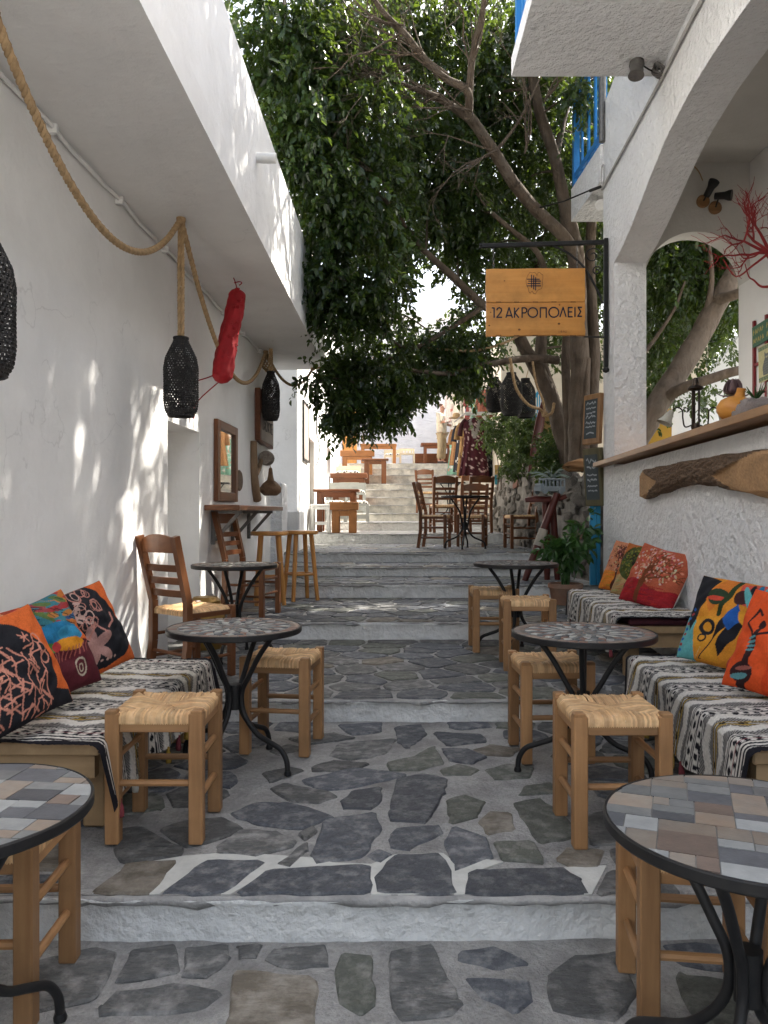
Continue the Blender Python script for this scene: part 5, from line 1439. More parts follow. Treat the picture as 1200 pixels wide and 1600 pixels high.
# rope bundle above it
mb = MB()
for k in range(9):
    a = k*.7; mb.tube(catmull([(-1.36,8.88,3.03),(-1.35+.05*math.cos(a),8.85+.05*math.sin(a),2.95),(-1.33+.06*math.cos(a+1),8.8+.05*math.sin(a+1),2.86),(-1.30+.05*math.cos(a+2),8.77,2.8+.02*k/9)],4), .008, 5, tint=R.random())
tag(mb.build('rope_knot', M_ROPE, smooth=60), 'frayed rope knot tied above the far basket lamp', 'rope knot')

# red cloth-wrapped float
rf = thing('red_float', (-1.20,6.1,2.2), 0, 'long lumpy red cloth-wrapped float hanging from the overhang', 'float')
A, B = Vector((.035,0,.77)), Vector((-.10,0,.02)); d = (B-A)
nA, nB = 72, 90
AA, BB = np.meshgrid(np.linspace(0,2*PI,nA), np.linspace(0,1,nB), indexing='ij')
rad = np.interp(BB, [0,.015,.05,.2,.5,.8,.93,.98,1], [.012,.045,.066,.070,.074,.082,.078,.05,.01])
fold = .003*np.sin(AA*5+BB*9)+.003*np.sin(AA*3-BB*21+2*np.sin(AA*2))+.0015*np.sin(BB*48+3*np.sin(AA*2))+.001*np.sin(AA*13+BB*23)
rad = rad*(1+.05*np.sin(AA+1))+fold*np.clip(np.minimum(BB,1-BB)*20,0,1)
V = np.stack([A.x+d.x*BB+rad*np.cos(AA)+.006*np.sin(BB*7), A.y+rad*np.sin(AA), A.z+d.z*BB-.1*rad*np.cos(AA)], -1).reshape(-1,3)
np_mesh('wrapped_body', V, grid_faces(nA,nB), M_RED, rf)
for k in range(30):
    t = R.uniform(.03,.85); a = R.uniform(-1.7,.5); c = A+d*t+Vector((math.cos(a)*.070, math.sin(a)*.070, 0)); q = R.uniform(.008,.020)
    me = rock_mesh(100+k,1); me.materials.append(M_RED); o = bpy.data.objects.new('knot', me); o.scale = (q,q,q*.8); o.location = c; link(o, rf)
for pts in ([A+Vector((0,0,-.01)), A+Vector((-.015,0,.05)), (.005,0,.86)], [(.01,0,.82), (.045,.02,.835), (.07,0,.82), (.05,0,.80)], [B+Vector((.03,0,.05)), (-.28,.0,-.12), (-.31,0,-.22)], [B+Vector((.05,-.05,.1)), (-.2,-.03,.06), (-.38,0,.02)]):
    mb = MB(); mb.tube(catmull(pts,4), .0045, 6); mb.build('red_cord', M_RED, rf, smooth=60)
mb = MB(); mb.tube([(-.31,0,-.22),(-.322,0,-.255)], [.012,.016], 8); mb.build('cord_knot', M_RED, rf)

# wall-mounted things; local frame: x out of the wall, y along it
def wall_thing(name, Y, z, label, cat, off=0.003): 
    return thing(name, (wl(Y)+off, Y, z), -math.atan(.033), label, cat)
mr = wall_thing('wall_mirror', 7.22, 1.30, 'tall narrow mirror in brown wooden frame above the wall shelf', 'mirror')
for (a,b,c,d_,ax) in ((-.40,-.30,0,.73,'z'),(.30,.40,0,.73,'z'),(-.30,.30,0,.085,'y'),(-.30,.30,.65,.73,'y')):
    mb = MB(); mb.span((0,a,c),(.038,b,d_)); mb.build('frame', W_CHAIR[ax], mr, bevel=.004)
mb = MB(); mb.span((.004,-.30,.085),(.014,.30,.65)); mb.build('mirror_glass', mat('mirror_glass', (.86,.87,.86), rough=.02, metallic=1.0), mr)
ws = wall_thing('wall_shelf', 7.6, 1.215, 'long brown plank shelf on brackets below the mirror', 'shelf')
mb = MB(); mb.prism([(0,-1.1),(.30,-1.1),(.33,0),(.30,1.15),(0,1.15)], 0, .045); mb.build('shelf_board', W_CHAIR['y'], ws, bevel=.005)
for y in (-.85,-.1,.65):
    mb = MB(); mb.span((0,y-.02,-.30),(.03,y+.02,-.002)); mb.bar((.03,y,-.26),(.25,y,-.012),.025,.03); mb.bar((0.03,y,-.016),(.27,y,-.016),.025,.028); mb.build('bracket', M_METAL, ws)
pq = wall_thing('wall_plaque', 7.80, 1.52, 'small oval woven plaque beside the mirror', 'plaque')
mb = MB(); mb.lathe([(0,.0),(.13,.0),(.135,.012),(.12,.022),(.1,.018),(.05,.024),(0,.022)], rot=Matrix(((0,0,1),(1,0,0),(0,.8,0))), seg=28); mb.build('woven_disc', mat('brown_wicker', (.16,.12,.085),(.10,.07,.05), scale=60, rough=.9, bump=.6), pq, smooth=40)
dw = wall_thing('driftwood_branch', 8.45, 1.34, 'forked driftwood branch fixed upright on the white wall', 'driftwood')
mb = MB(); mb.tube(catmull([(.03,.16,0),(.035,.06,.12),(.03,0,.28),(.03,-.02,.45),(.03,-.03,.64)],5), [.05,.045,.042,.04,.035], 10); mb.build('stem', W_GREY['z'], dw, smooth=60)
mb = MB(); mb.tube(catmull([(.035,.02,.26),(.05,.18,.36),(.05,.30,.45)],4), [.034,.03,.022], 8); mb.build('fork', W_GREY['z'], dw, smooth=60)
wd = wall_thing('wicker_drum', 8.86, 1.82, 'small grey wicker drum hung at the tip of the driftwood', 'basket')
mb = MB(); mb.lathe([(.0,-.09),(.07,-.09),(.085,-.05),(.085,.05),(.07,.09),(0,.09)], (.09,0,0), rot=Matrix(((1,0,0),(0,0,1),(0,-1,0))), seg=20); mb.build('drum', mat('grey_wicker', (.30,.26,.22),(.18,.15,.12), scale=50, rough=.95, bump=.8, bdist=.01), wd, smooth=40)
gd = wall_thing('carved_gourd', 8.90, 1.39, 'brown carved gourd with long neck hanging below the wicker drum', 'gourd')
mb = MB(); mb.lathe([(0,0),(.075,.0),(.12,.04),(.125,.09),(.09,.14),(.04,.18),(.028,.24),(.02,.31),(.01,.325)], (.13,0,0), seg=22); mb.build('gourd_body', mat('gourd_skin', (.24,.14,.075),(.16,.09,.045), scale=12, rough=.6, c=(.07,.035,.02), cscale=18, camt=.7), gd, smooth=60)
mb = MB(); mb.tube([(.13,0,.32),(.11,0,.42)], .005, 6); mb.build('cord', M_ROPE, gd)
sg = wall_thing('wooden_wall_sign', 9.05, 1.99, 'dark live-edge wooden sign board on the white wall behind the far lamp', 'sign')
mb = MB(); mb.prism([(-.42,.02),(-.1,-.01),(.15,.0),(.42,-.02),(.42,.62),(.1,.6),(-.42,.61)], 0, .06, Matrix(((0,0,1,0),(1,0,0,0),(0,1,0,0),(0,0,0,1)))); mb.build('board', W_DARK['y'], sg, bevel=.006)
mb = MB(); mb.prism([(-.36,.03),(.38,.02),(.38,.30),(.1,.34),(-.2,.31),(-.36,.33)], .061, .068, Matrix(((0,0,1,0),(1,0,0,0),(0,1,0,0),(0,0,0,1)))); mb.build('pale_face', mat('grey_board', (.30,.25,.21),(.22,.18,.15), scale=8, stretch=(1,.2,1), rough=.7), sg)
mb = MB()
def strokes(mb, S, f, w, dpt, M=None):
    for st in S:
        for a, b in zip(st[:-1], st[1:]):
            mb.bar(f(a), f(b), w, dpt, up=M or (0,1,0))
ST = [[(0,0),(0,1)],[(.25,0),(.55,.5),(.25,1)],[(.8,0),(.62,.5),(.8,1),(1.05,1),(1.2,.5),(1.05,0),(.8,0)],[(1.35,0),(1.7,1)],[(1.35,1),(1.7,0)],[(1.9,1),(2.05,.5),(2.2,1)],[(2.05,.5),(2.05,0)],[(2.75,1),(2.4,1),(2.4,0),(2.75,0)],[(2.4,.5),(2.65,.5)]]
strokes(mb, ST, lambda p: Vector((.071, -.30+p[0]*.22, .15+p[1]*.12)), .012, .006, (1,0,0)); mb.build('lettering', mat('ink_dark', (.03,.025,.022)), sg)
# things by the doorway
br = thing('straw_tassel', (wl(6.33)-.28,6.28,1.44), 0, 'straw whisk hanging inside the doorway recess', 'whisk')
mb = MB()
for k in range(30):
    a = R.uniform(0,6.3); q = R.uniform(0,.05); mb.tube([(0,-.03,.16),(q*math.cos(a),-.03+q*math.sin(a)*.4,-.05+R.uniform(-.02,.02))], [.005,.003], 4, tint=R.random())
mb.build('straw', mat('straw', (.45,.28,.09),(.34,.2,.06), scale=30, rough=.9, tint=.3), br); 
mb = MB(); mb.tube([(0,-.03,.12),(0,-.03,.26)], .012, 8); mb.build('handle', W_STOOL['z'], br)
bj = thing('brass_jar', (-1.40,6.02,.136), 0, 'squat brass-coloured jar behind the ladder-back chair at the doorway', 'jar')
M_BRASS = mat('brass', (.34,.21,.06),(.24,.14,.035), scale=8, rough=.42, metallic=.4, bump=.2)
mb = MB(); mb.lathe([(.0,0),(.13,0),(.15,.05),(.152,.24),(.135,.28),(.10,.30)], seg=24); mb.build('body', M_BRASS, bj, smooth=40)
mb = MB(); mb.lathe([(.10,.30),(.12,.31),(.118,.37),(.09,.40),(0,.405)], seg=24); mb.build('lid', M_BRASS, bj, smooth=40)

# ------------------------------------------------------------------ hanging sign on the pillar
sY = 7.58
sc_ = thing('hanging_sign', (1.495,sY,3.265), 0, 'square wooden tavern sign of two planks with dark Greek lettering and emblem', 'sign')
fz = lambda p: Vector(((p[0]-606)/1088*.976, -.0185, -(p[1]-450)/740*.664))
def plank(pts, name):
    mb = MB(); mb.prism([(fz(p).x, fz(p).z) for p in pts], -.016, .016, Matrix(((1,0,0,0),(0,0,1,0),(0,1,0,0),(0,0,0,1)))); mb.build(name, W_SIGN['x'], sc_, bevel=.003)
plank([(62,85),(140,80),(300,82),(640,75),(900,78),(1150,74),(1146,200),(1152,300),(1148,442),(62,450),(56,300)], 'plank')
plank([(62,455),(1148,447),(1150,640),(1142,680),(1152,760),(1150,815),(820,812),(420,818),(60,825)], 'plank')
mb = MB()
for x in (195,395,600,805,1015): mb.box(fz((x,446)), (.05,.003,.008)); mb.box(fz((x,818))+Vector((0,.0,.004)), (.055,.003,.008))
mb.build('notch', mat('sign_notch', (.16,.07,.02)), sc_)
M_INK = mat('navy_ink', (.012,.016,.035), rough=.6)
circle = lambda cx, cy, r: [(cx+r*math.cos(2*PI*k/28), cy+r*math.sin(2*PI*k/28)) for k in range(29)]
LET = [[[(122,512),(150,512)],[(148,507),(148,620)]], [[(178,538),(184,518),(206,509),(227,520),(230,542),(210,574),(177,615),(236,615)]], [[(277,620),(312,508),(349,622)],[(288,597),(338,597)]],
       [[(371,508),(371,620)],[(420,510),(376,565),(420,620)]], [[(455,620),(455,511),(488,511),(505,526),(505,552),(488,567),(455,567)]], [circle(573,562,52)],
       [[(655,620),(655,511),(720,511),(720,620)]], [circle(803,560,54)], [[(870,612),(905,506),(938,610)]], [[(1010,508),(962,508),(962,609),(1010,609)],[(962,556),(1006,556)]], [[(1035,503),(1035,611)]], [[(1113,505),(1070,505),(1099,552),(1066,604),(1113,604)]]]
for S in LET:
    mb = MB()
    strokes(mb, S, fz, .0125, .004)
    for st in S:
        for p in st[1:-1] if len(st) < 20 else []: mb.lathe([(.0062,-.002),(.0062,.002)], fz(p), 8, rot=Matrix(((1,0,0),(0,0,1),(0,1,0))))
    mb.build('letter', M_INK, sc_)
mb = MB(); strokes(mb, [[(558,148),(558,290)],[(582,155),(582,308)],[(604,175),(604,320)],[(508,197),(648,197)],[(522,218),(662,218)],[(515,244),(656,244)],[(505,270),(662,270)]], fz, .0085, .004)
em = mb.build('emblem', M_INK, sc_)
out = [(540,120),(565,128),(590,122),(608,135),(618,160),(630,125),(650,122),(665,140),(683,148),(684,190),(676,225),(682,260),(668,300),(630,315),(612,340),(600,360),(580,352),(566,325),(545,350),(530,335),(525,300),(508,270),(500,240),(498,205),(512,170),(520,150),(532,135),(540,120)]
mb = MB(); strokes(mb, [out], fz, .003, .003); mb.build('outline', mat('burnt_line', (.10,.045,.02)), sc_)
mb = MB(); strokes(mb, [[(858,765),(858,785)],[(876,770),(888,760),(892,770),(880,775)],[(892,765),(890,785)],[(904,770),(914,760),(918,770),(908,775)],[(918,765),(915,785)],circle(936,772,10)], fz, .003, .003); mb.build('date', mat('burnt_line2', (.22,.10,.035)), sc_)
mb = MB()
for (x,y,q) in ((425,750,.013),(860,685,.013),(865,478,.009),(110,560,.008),(95,705,.01),(262,215,.008)): mb.lathe([(q,0),(q*.9,.0012),(0,.0015)], fz((x,y)), 12, rot=Matrix(((1,0,0),(0,0,-1),(0,.8,0))))
mb.build('wood_knot', mat('knot_brown', (.20,.085,.025),(.12,.05,.018), scale=60), sc_)
for X in (-.415,.41):
    for k in range(9):
        mb = MB(); z = .345+k*.029; q = [(X+.008*math.cos(t)*(k%2), .008*math.cos(t)*(1-k%2), z+.018*math.sin(t)) for t in np.linspace(0,2*PI,11)]
        mb.tube(q, .0028, 5, cap=False); mb.build('chain_link', M_METAL, sc_, smooth=60)
bk = thing('sign_bracket', (2.19,sY,2.6), 0, 'black wrought-iron bracket on the pillar carrying the wooden sign', 'bracket')
mb = MB(); mb.span((-.02,-.02,.03),(.02,.02,1.30)); mb.build('upright', M_IRON, bk, bevel=.003)
mb = MB(); mb.bar((-.02,0,1.262),(-1.23,0,1.225),.04,.04); mb.build('arm', M_IRON, bk, bevel=.003)
mb = MB(); mb.lathe([(0,-.03),(.03,-.015),(.034,.005),(.022,.028),(0,.03)], (0,0,0), 14); mb.build('finial', M_IRON, bk, smooth=60)
mb = MB(); mb.tube(catmull([(-.55,0,1.24),(-.38,0,1.16),(-.22,0,1.02),(-.1,0,.82),(-.03,0,.66)],6), .012, 8); mb.build('brace', M_IRON, bk, smooth=60)
mb = MB()
for (cx,cz,rr_) in ((-.13,1.13,.085),(-.09,.98,.05)): mb.tube([(cx+rr_*(1-k/40)*math.cos(k*.28), 0, cz+rr_*(1-k/40)*math.sin(k*.28)) for k in range(32)], .007, 6)
mb.build('scroll', M_IRON, bk, smooth=60)
mb = MB(); mb.tube([(-.02,0,.325),(-.22,0,.33)], .008, 6); mb.tube([(-1.235,0,1.225),(-1.25,0,1.225)], .03, 8); mb.build('stay', M_IRON, bk)
# chalk menus on the pillar
def board_paint(n, m, seed, rows):
    c = Canvas(n, (.045,.055,.06), seed, m=m)
    for (y, h, k) in rows:
        for q in range(k):
            x = .12+.76*(q+.5)/k; w = .3/k
            c.line([(x-w, y+c.r.uniform(-h,h)*.5),(x, y+c.r.uniform(-h,h)),(x+w, y+c.r.uniform(-h,h)*.5)], .012+h*.12, (.30,.33,.34))
    return c.noise(.12)
def chalkboard(loc, rz, w, h, label, frame, rows, seed, tilt=0.0):
    r = thing('chalk_menu', loc, rz, label, 'menu board', 'chalk menu boards'); r.rotation_euler = (0, tilt, rz)
    mb = MB(); mb.span((0,-w/2,-h/2),(.055,w/2,h/2)); mb.build('wooden_block', frame, r, bevel=.008)
    n, m = 40, 110
    U, W_ = np.meshgrid(np.linspace(-1,1,n), np.linspace(-1,1,m), indexing='ij')
    V = np.stack([np.full(U.shape,-.003), -U*w*.38, W_*h*.39],-1).reshape(-1,3)
    np_mesh('chalk_panel', V, grid_faces(n,m), M_PRINT, r, color=board_paint(n,m,seed,rows).reshape(-1,3), smooth=False)
chalkboard((2.135,7.93,2.16), .42, .26, .52, 'small chalk menu in thick light wooden block high on the pillar', W_STOOL['z'], [(.9,.05,4),(.78,.02,6),(.66,.03,3),(.55,.05,4),(.4,.05,5),(.3,.02,6),(.12,.04,1)], 1, .05)
chalkboard((2.155,7.95,1.56), .42, .27, .60, 'chalk menu in olive wooden block at the end of the serving shelf', mat('olive_wood', (.10,.085,.04),(.07,.06,.028), scale=16, stretch=(1,1,.1), rough=.7), [(.85,.07,3),(.72,.07,2),(.55,.02,6),(.42,.06,3),(.3,.02,5),(.2,.02,3)], 2, -.07)

# ------------------------------------------------------------------ serving shelf and what stands on it
RT = -math.atan(.083)
mb = MB(); mb.prism([(wr(2.72)-.115,2.72),(wr(7.82)-.115,7.82),(wr(7.82)-.003,7.82),(wr(7.36)-.003,7.36),(wr(7.33)+.27,7.33),(wr(2.72)+.27,2.72)], 1.655, 1.70)
tag(mb.build('serving_shelf', W_STOOL['y'], bevel=.004), 'long honey-coloured wooden serving shelf on the sill of the arch', 'shelf')
# live-edge log on the wall
nS, nT = 150, 44
S, TT = np.meshgrid(np.linspace(0,1,nS), np.linspace(-PI/2,PI/2,nT), indexing='ij')
hz = np.interp(S, [0,.02,.12,.32,.5,.62,.75,.9,1], [.105,.115,.11,.085,.08,.09,.11,.12,.115])
cz = np.interp(S, [0,.15,.4,.6,.8,1], [1.415,1.43,1.455,1.44,1.40,1.37])
lump = 1+.03*np.sin(S*40+TT*5)+.03*np.sin(S*23-TT*9)
Yl = 6.13-2.75*S; dep = .075*np.cos(TT)**.6*lump
Zl = cz+hz*np.sin(TT)*lump
e = Zl-cz
rg = np.random.default_rng(6)
pale = (np.abs(e+.01) < .125-S*.62) | ((S > .62+np.abs(e+.03)*1.5) & (e < .06+.05*np.sin(S*9)))
rid = np.sin(S*160+6*np.sin(TT*6)+4*np.sin(S*31))*np.sin(TT*17+5*np.sin(S*37))
dep = np.where(pale, np.minimum(dep,.058), dep+.008*rid)
col = np.where(pale[...,None], np.array((.36,.21,.10))*(1+.09*np.sin(34*np.hypot((S-.93)*2.2,e*3)+3*np.sin(S*9)))[...,None], np.array((.12,.075,.045))*(1+.5*rid)[...,None])*rg.uniform(.85,1.15,S.shape)[...,None]
V = np.stack([wr(Yl)-.004-dep, Yl, Zl],-1).reshape(-1,3)
lg = np_mesh('log_slab', V, grid_faces(nS,nT)[:, ::-1], mat('bark_print', (1,1,1), paint=True, scale=50, rough=.85, bump=.8, bscale=40, bdist=.01), color=col.reshape(-1,3))
tag(lg, 'long bark-covered log slab with pale cut faces mounted below the serving shelf', 'log')
SH = 1.701
vs = thing('gourd_vase', (wr(4.42)+.07,4.42,SH), .3, 'squat orange wooden gourd vase on the serving shelf', 'vase'); vs.rotation_euler = (0,0,.3); vs.scale = (1.22,1.22,1.1)
TM = Matrix.Rotation(math.radians(18),3,'X')
mb = MB(); mb.lathe([(.0,-.072),(.05,-.066),(.083,-.03),(.088,.0),(.075,.035),(.045,.058),(.024,.066),(.019,.09),(.021,.108),(.014,.108),(.012,.09)], (0,0,.084), 28, rot=TM, wob=.02)
mb.f = mb.f[:-1]; mb.build('body', mat('orange_wood', (.58,.27,.055),(.46,.18,.03), scale=9, stretch=(1,1,3), rough=.4), vs, smooth=50)
df = thing('dried_flower', (wr(4.55)+.10,4.55,SH), 0, 'dried purple artichoke flower behind the gourd vase', 'dried flower')
mb = MB(); mb.tube([(0,0,0),(0,0,.20)], .006, 6); mb.build('stem', W_GREY['z'], df)
M_ART = mat('dried_petal', (.10,.055,.07),(.17,.11,.10), scale=20, rough=.7)
for k in range(18):
    a = k*2.4; lay = k//6
    mb = MB(); q = Vector((math.cos(a), math.sin(a), 0)); r0 = (.03,.042,.036)[lay]
    pts = [Vector((0,0,.20)), q*r0*1.1+Vector((0,0,.215)), q*r0*(1.25-.3*lay)+Vector((0,0,.255)), q*r0*(.8-.2*lay)+Vector((0,0,.285))]
    mb.tube(catmull(pts,3), [.008,.019,.015,.004], 6, flat=.3); mb.build('petal', M_ART, df, smooth=60)
for s in (-1,1):
    mb = MB(); mb.tube(catmull([(0,0,.19),(s*.06,0,.185),(s*.11,0,.205)],3), [.006,.008,.002], 6, flat=.3); mb.build('leaf', M_ART, df, smooth=60)
mn = thing('mineral_cluster', (wr(4.12)+.06,4.12,SH), 0, 'pinkish white crystal mineral lump with a small succulent on the shelf', 'mineral')
me = rock_mesh(77,4); me.materials.append(mat('crystal', (.72,.64,.60),(.50,.41,.38), scale=14, rough=.6, bump=1, bscale=30, bdist=.03)); me.polygons.foreach_set('use_smooth', [False]*len(me.polygons)); o = bpy.data.objects.new('lump', me); o.scale = (.065,.08,.055); o.location = (0,0,.055); link(o, mn)
me = rock_mesh(78,2); me.materials.append(MATS['crystal']); o = bpy.data.objects.new('lump', me); o.scale = (.035,.04,.03); o.location = (-.03,.10,.028); link(o, mn)
for k in range(10):
    a = k*2.4; mb = MB(); mb.tube(catmull([(0,0,.10),(.03*math.cos(a),.03*math.sin(a),.135),(.055*math.cos(a),.055*math.sin(a),.15+.02*(k%3))],3), [.009,.008,.002], 6, flat=.5); mb.build('succulent_leaf', M_LEAF3, mn, smooth=60)
cl_ = thing('glass_arm_lamp', (wr(5.24)+.10,5.24,SH), .0, 'dark metal lamp with curled arms and glass bell shades standing on the shelf', 'lamp')
cl_.scale = (1.22,1.22,1.15)
M_BRONZE = mat('dark_bronze', (.05,.035,.025),(.03,.022,.018), scale=20, rough=.4, metallic=.7)
mb = MB(); mb.lathe([(0,0),(.052,0),(.055,.015),(.03,.035),(.022,.05),(.026,.07),(.02,.09)], seg=18); mb.build('base', M_BRONZE, cl_, smooth=50)
for (dx,dy) in ((-.018,0),(.018,0),(0,.018)):
    mb = MB(); mb.tube([(dx,dy,.08),(dx,dy,.29)], .006, 8); mb.build('column_rod', M_BRONZE, cl_, smooth=60)
mb = MB(); mb.lathe([(.03,.285),(.045,.295),(.04,.305),(.02,.315),(.012,.36),(0,.362)], seg=18); mb.build('cap', M_BRONZE, cl_, smooth=50)
M_SHADE = mat('frosted_glass', (.42,.40,.33),(.32,.30,.25), scale=15, rough=.25)
for s in (-1,1):
    mb = MB(); mb.tube(catmull([(s*.02,0,.08),(s*.06,0,.07),(s*.072,0,.12),(s*.075,0,.165),(s*.10,0,.185),(s*.13,0,.17)],5), .0045, 6)
    mb.tube([(s*(.052+.02*(1-k/26)*math.cos(k*.3)),0,.165+.02*(1-k/26)*math.sin(k*.3)) for k in range(22)], .003, 5); ar = mb.build('arm', M_BRONZE, cl_, smooth=60)
    mb = MB(); mb.lathe([(.014,.0),(.02,-.02),(.028,-.05),(.045,-.085),(.042,-.086),(.025,-.05)], (s*.135,0,.165), 18, rot=Matrix.Rotation(-s*.5,3,'Y')); mb.f = mb.f[:-1]; mb.build('shade', M_SHADE, ar, smooth=50)
# red lattice with prints on the back wall of the room
lt = thing('red_lattice', (3.598,7.0,1.72), 0, 'dark red wooden lattice on the room wall behind the shelf', 'lattice')
M_DRED = mat('dark_red_paint', (.20,.012,.02),(.15,.01,.015), scale=12, rough=.5)
for y in (.44,.20,-.04,-.28): 
    mb = MB(); mb.span((-.022,y-.018,0),(-.002,y+.018,1.33)); mb.build('upright', M_DRED, lt)
for z in (.06,.38,.62,.90,1.16):
    mb = MB(); mb.span((-.019,-.28,z-.016),(-.004,.44,z+.016)); mb.build('rail', M_DRED, lt)
def print_panel(name, label, Y, z, w, h, art, tilt=0.0, back=(.5,.45,.3), X=3.565):
    r = thing(name, (X,Y,z), 0, label, 'poster'); r.rotation_euler = (tilt,0,0)
    mb = MB(); mb.span((.001,-w/2,-h/2),(.012,w/2,h/2)); mb.build('backing', mat(name+'_backing', back), r)
    n, m = art.shape[:2]
    U, W_ = np.meshgrid(np.linspace(-1,1,n), np.linspace(-1,1,m), indexing='ij')
    np_mesh('printed_face', np.stack([np.zeros(U.shape), -U*w/2, W_*h/2],-1).reshape(-1,3), grid_faces(n,m), M_PRINT, r, color=art.reshape(-1,3), smooth=False)
c = Canvas(90, (.05,.13,.08), 1, m=40)
for row, y in enumerate((.72,.30)):
    for k in range(12):
        if k in (5,9): continue
        x = .04+k*.078; c.line([(x,y-.12),(x+.02,y+.1)], .012, (.42,.33,.10)); c.line([(x+.02,y+.1),(x+.045,y-.1)] if (k+row)%2 else [(x,y),(x+.045,y)], .012, (.42,.33,.10))
print_panel('green_sign', 'green board with two rows of gold lettering on the red lattice', 7.16, 2.90, .55, .20, c.noise(.06), -.06, (.03,.09,.06))
c = Canvas(70, (.52,.48,.26), 2, m=60)
for y0 in (.02,.88): c.poly([(0,y0),(1,y0),(1,y0+.1),(0,y0+.1)], (.06,.13,.08))
for k in range(10): c.line([(.05+k*.095,.90),(.09+k*.095,.96)], .012, (.45,.42,.22)); c.line([(.05+k*.095,.04),(.09+k*.095,.10)], .012, (.45,.42,.22))
c.poly([(.25,.16),(.75,.16),(.72,.4),(.62,.62),(.63,.82),(.55,.74),(.42,.74),(.34,.82),(.35,.62),(.22,.4)], (.13,.14,.14)); c.ell(.44,.64,.035,.03,(.5,.47,.3)); c.ell(.55,.64,.035,.03,(.5,.47,.3))
for k in range(5): c.line([(.28,.22+k*.07),(.70,.24+k*.07)], .008, (.2,.21,.2))
print_panel('cat_poster', 'yellow poster with a grey striped cat on the red lattice', 7.14, 2.60, .34, .34, c.noise(.06), -.04, (.5,.46,.3))
c = Canvas(50, (.50,.55,.50), 3, m=40); c.ell(.22,.5,.16,.3,(.12,.14,.12),ring=.55); c.poly([(.22,.3),(.4,.3),(.4,.7),(.22,.7)], (.50,.55,.50))
for k in range(3): c.line([(.5+k*.15,.3),(.55+k*.15,.7),(.6+k*.15,.3)], .03, (.12,.14,.12))
print_panel('pale_poster', 'pale green poster with dark capital letters on the red lattice', 6.98, 2.30, .34, .22, c.noise(.05), 0, (.45,.5,.45))
c = Canvas(50, (.55,.52,.42), 4, m=40)
for k in range(5): c.line([(.08+k*.17,.62),(.08+k*.17,.88)], .025, (.05,.05,.05)); c.line([(.08+k*.17,.88),(.18+k*.17,.75)], .02, (.05,.05,.05))
c.ell(.4,.3,.2,.2,(.35,.08,.07))
print_panel('cream_poster', 'cream poster with black capitals low on the red lattice', 7.16, 1.92, .40, .26, c.noise(.05), 0, (.5,.48,.4))
# red coral-like branch
cb = thing('red_branch', (3.58,6.35,3.0), 0, 'bare branch painted red spreading across the room above the shelf', 'painted branch')
cb.location = (0,0,0); M_CORAL = mat('red_branch_paint', (.34,.028,.03),(.22,.015,.018), scale=15, rough=.6)
mb = MB(); rt = random.Random(12)
def coral(p, d, L, r, depth):
    q = [p]
    for k in range(3):
        d = (d+Vector((rt.uniform(-.35,.35), rt.uniform(-.25,.15), rt.uniform(-.3,.35)))).normalized(); q.append(q[-1]+d*L/3)
    mb.tube(q, [r, r*.6], 6)
    if depth == 0: return
    for k in range(3 if depth > 1 else 4):
        e = (d+Vector((rt.uniform(-.9,.5), rt.uniform(-.5,.3), rt.uniform(-.7,.9)))).normalized()
        coral(q[rt.choice([1,2,3,3])], e, L*rt.uniform(.6,.85), r*.55, depth-1)
p0 = at(1202,395,6.45)
mb.tube(catmull([Vector((3.6,6.5,3.02)), (p0+Vector((3.6,6.5,3.02)))/2-Vector((0,0,.04)), p0],4), [.045,.036], 8)
for (dx,dz) in ((-.5,1),(-1,.35),(-.9,.1),(-.15,1),(-.8,.7)): coral(p0, Vector((dx,-.1,dz)).normalized(), .27, .015, 3)
mb.tube(catmull([p0, at(1176,415,6.45), at(1150,432,6.4), at(1130,405,6.4)],4), [.012,.004], 6)
mb.build('branch', M_CORAL, cb, smooth=60)
mb = MB(); mb.tube(catmull([at(1230,445,6.9), at(1200,448,6.95), at(1188,447,7.0), at(1178,438,7.05), at(1170,432,7.1), at(1164,412,7.15)],4), [.014,.005], 6); tag(mb.build('red_twig', M_CORAL, smooth=60), 'thin red twig curling along the wall below the red branch', 'twig')
# spotlights on the end wall
for i, (x,y,ax,lab) in enumerate(((1102,295,(.15,-.75,.55),'black spotlight on wooden disc above the small arch, pointing forward'),(1125,305,(.75,-.5,-.15),'black spotlight on wooden disc above the small arch, pointing sideways'))):
    p = at(x-4+i*-4,y+20,7.55); s_ = thing('spotlight', p, 0, lab, 'spotlight', 'black spotlights')
    mb = MB(); mb.lathe([(0,0),(.062,0),(.065,.02),(.055,.03),(0,.03)], (0,.008,0), 20, rot=Matrix(((1,0,0),(0,0,-1),(0,1,0)))); mb.build('wooden_disc', W_STOOL['x'], s_, smooth=40)
    d = Vector(ax).normalized(); c = Vector((.03,-.10,.08))
    mb = MB(); mb.tube([(0,-.02,0), c-d*.03], .008, 6); mb.build('arm', M_IRON, s_)
    mb = MB(); mb.tube([c-d*.07, c+d*.02, c+d*.06, c+d*.085], [.032,.036,.05,.052], 18, cap=True); mb.build('head', M_IRON, s_, smooth=40)
mb = MB(); mb.tube(catmull([at(1083,258,7.54), at(1092,268,7.52), at(1098,282,7.5)],3), .006, 5); tag(mb.build('lamp_wire', M_ROPE), 'short brown wire running to the spotlights above the arch', 'wire')
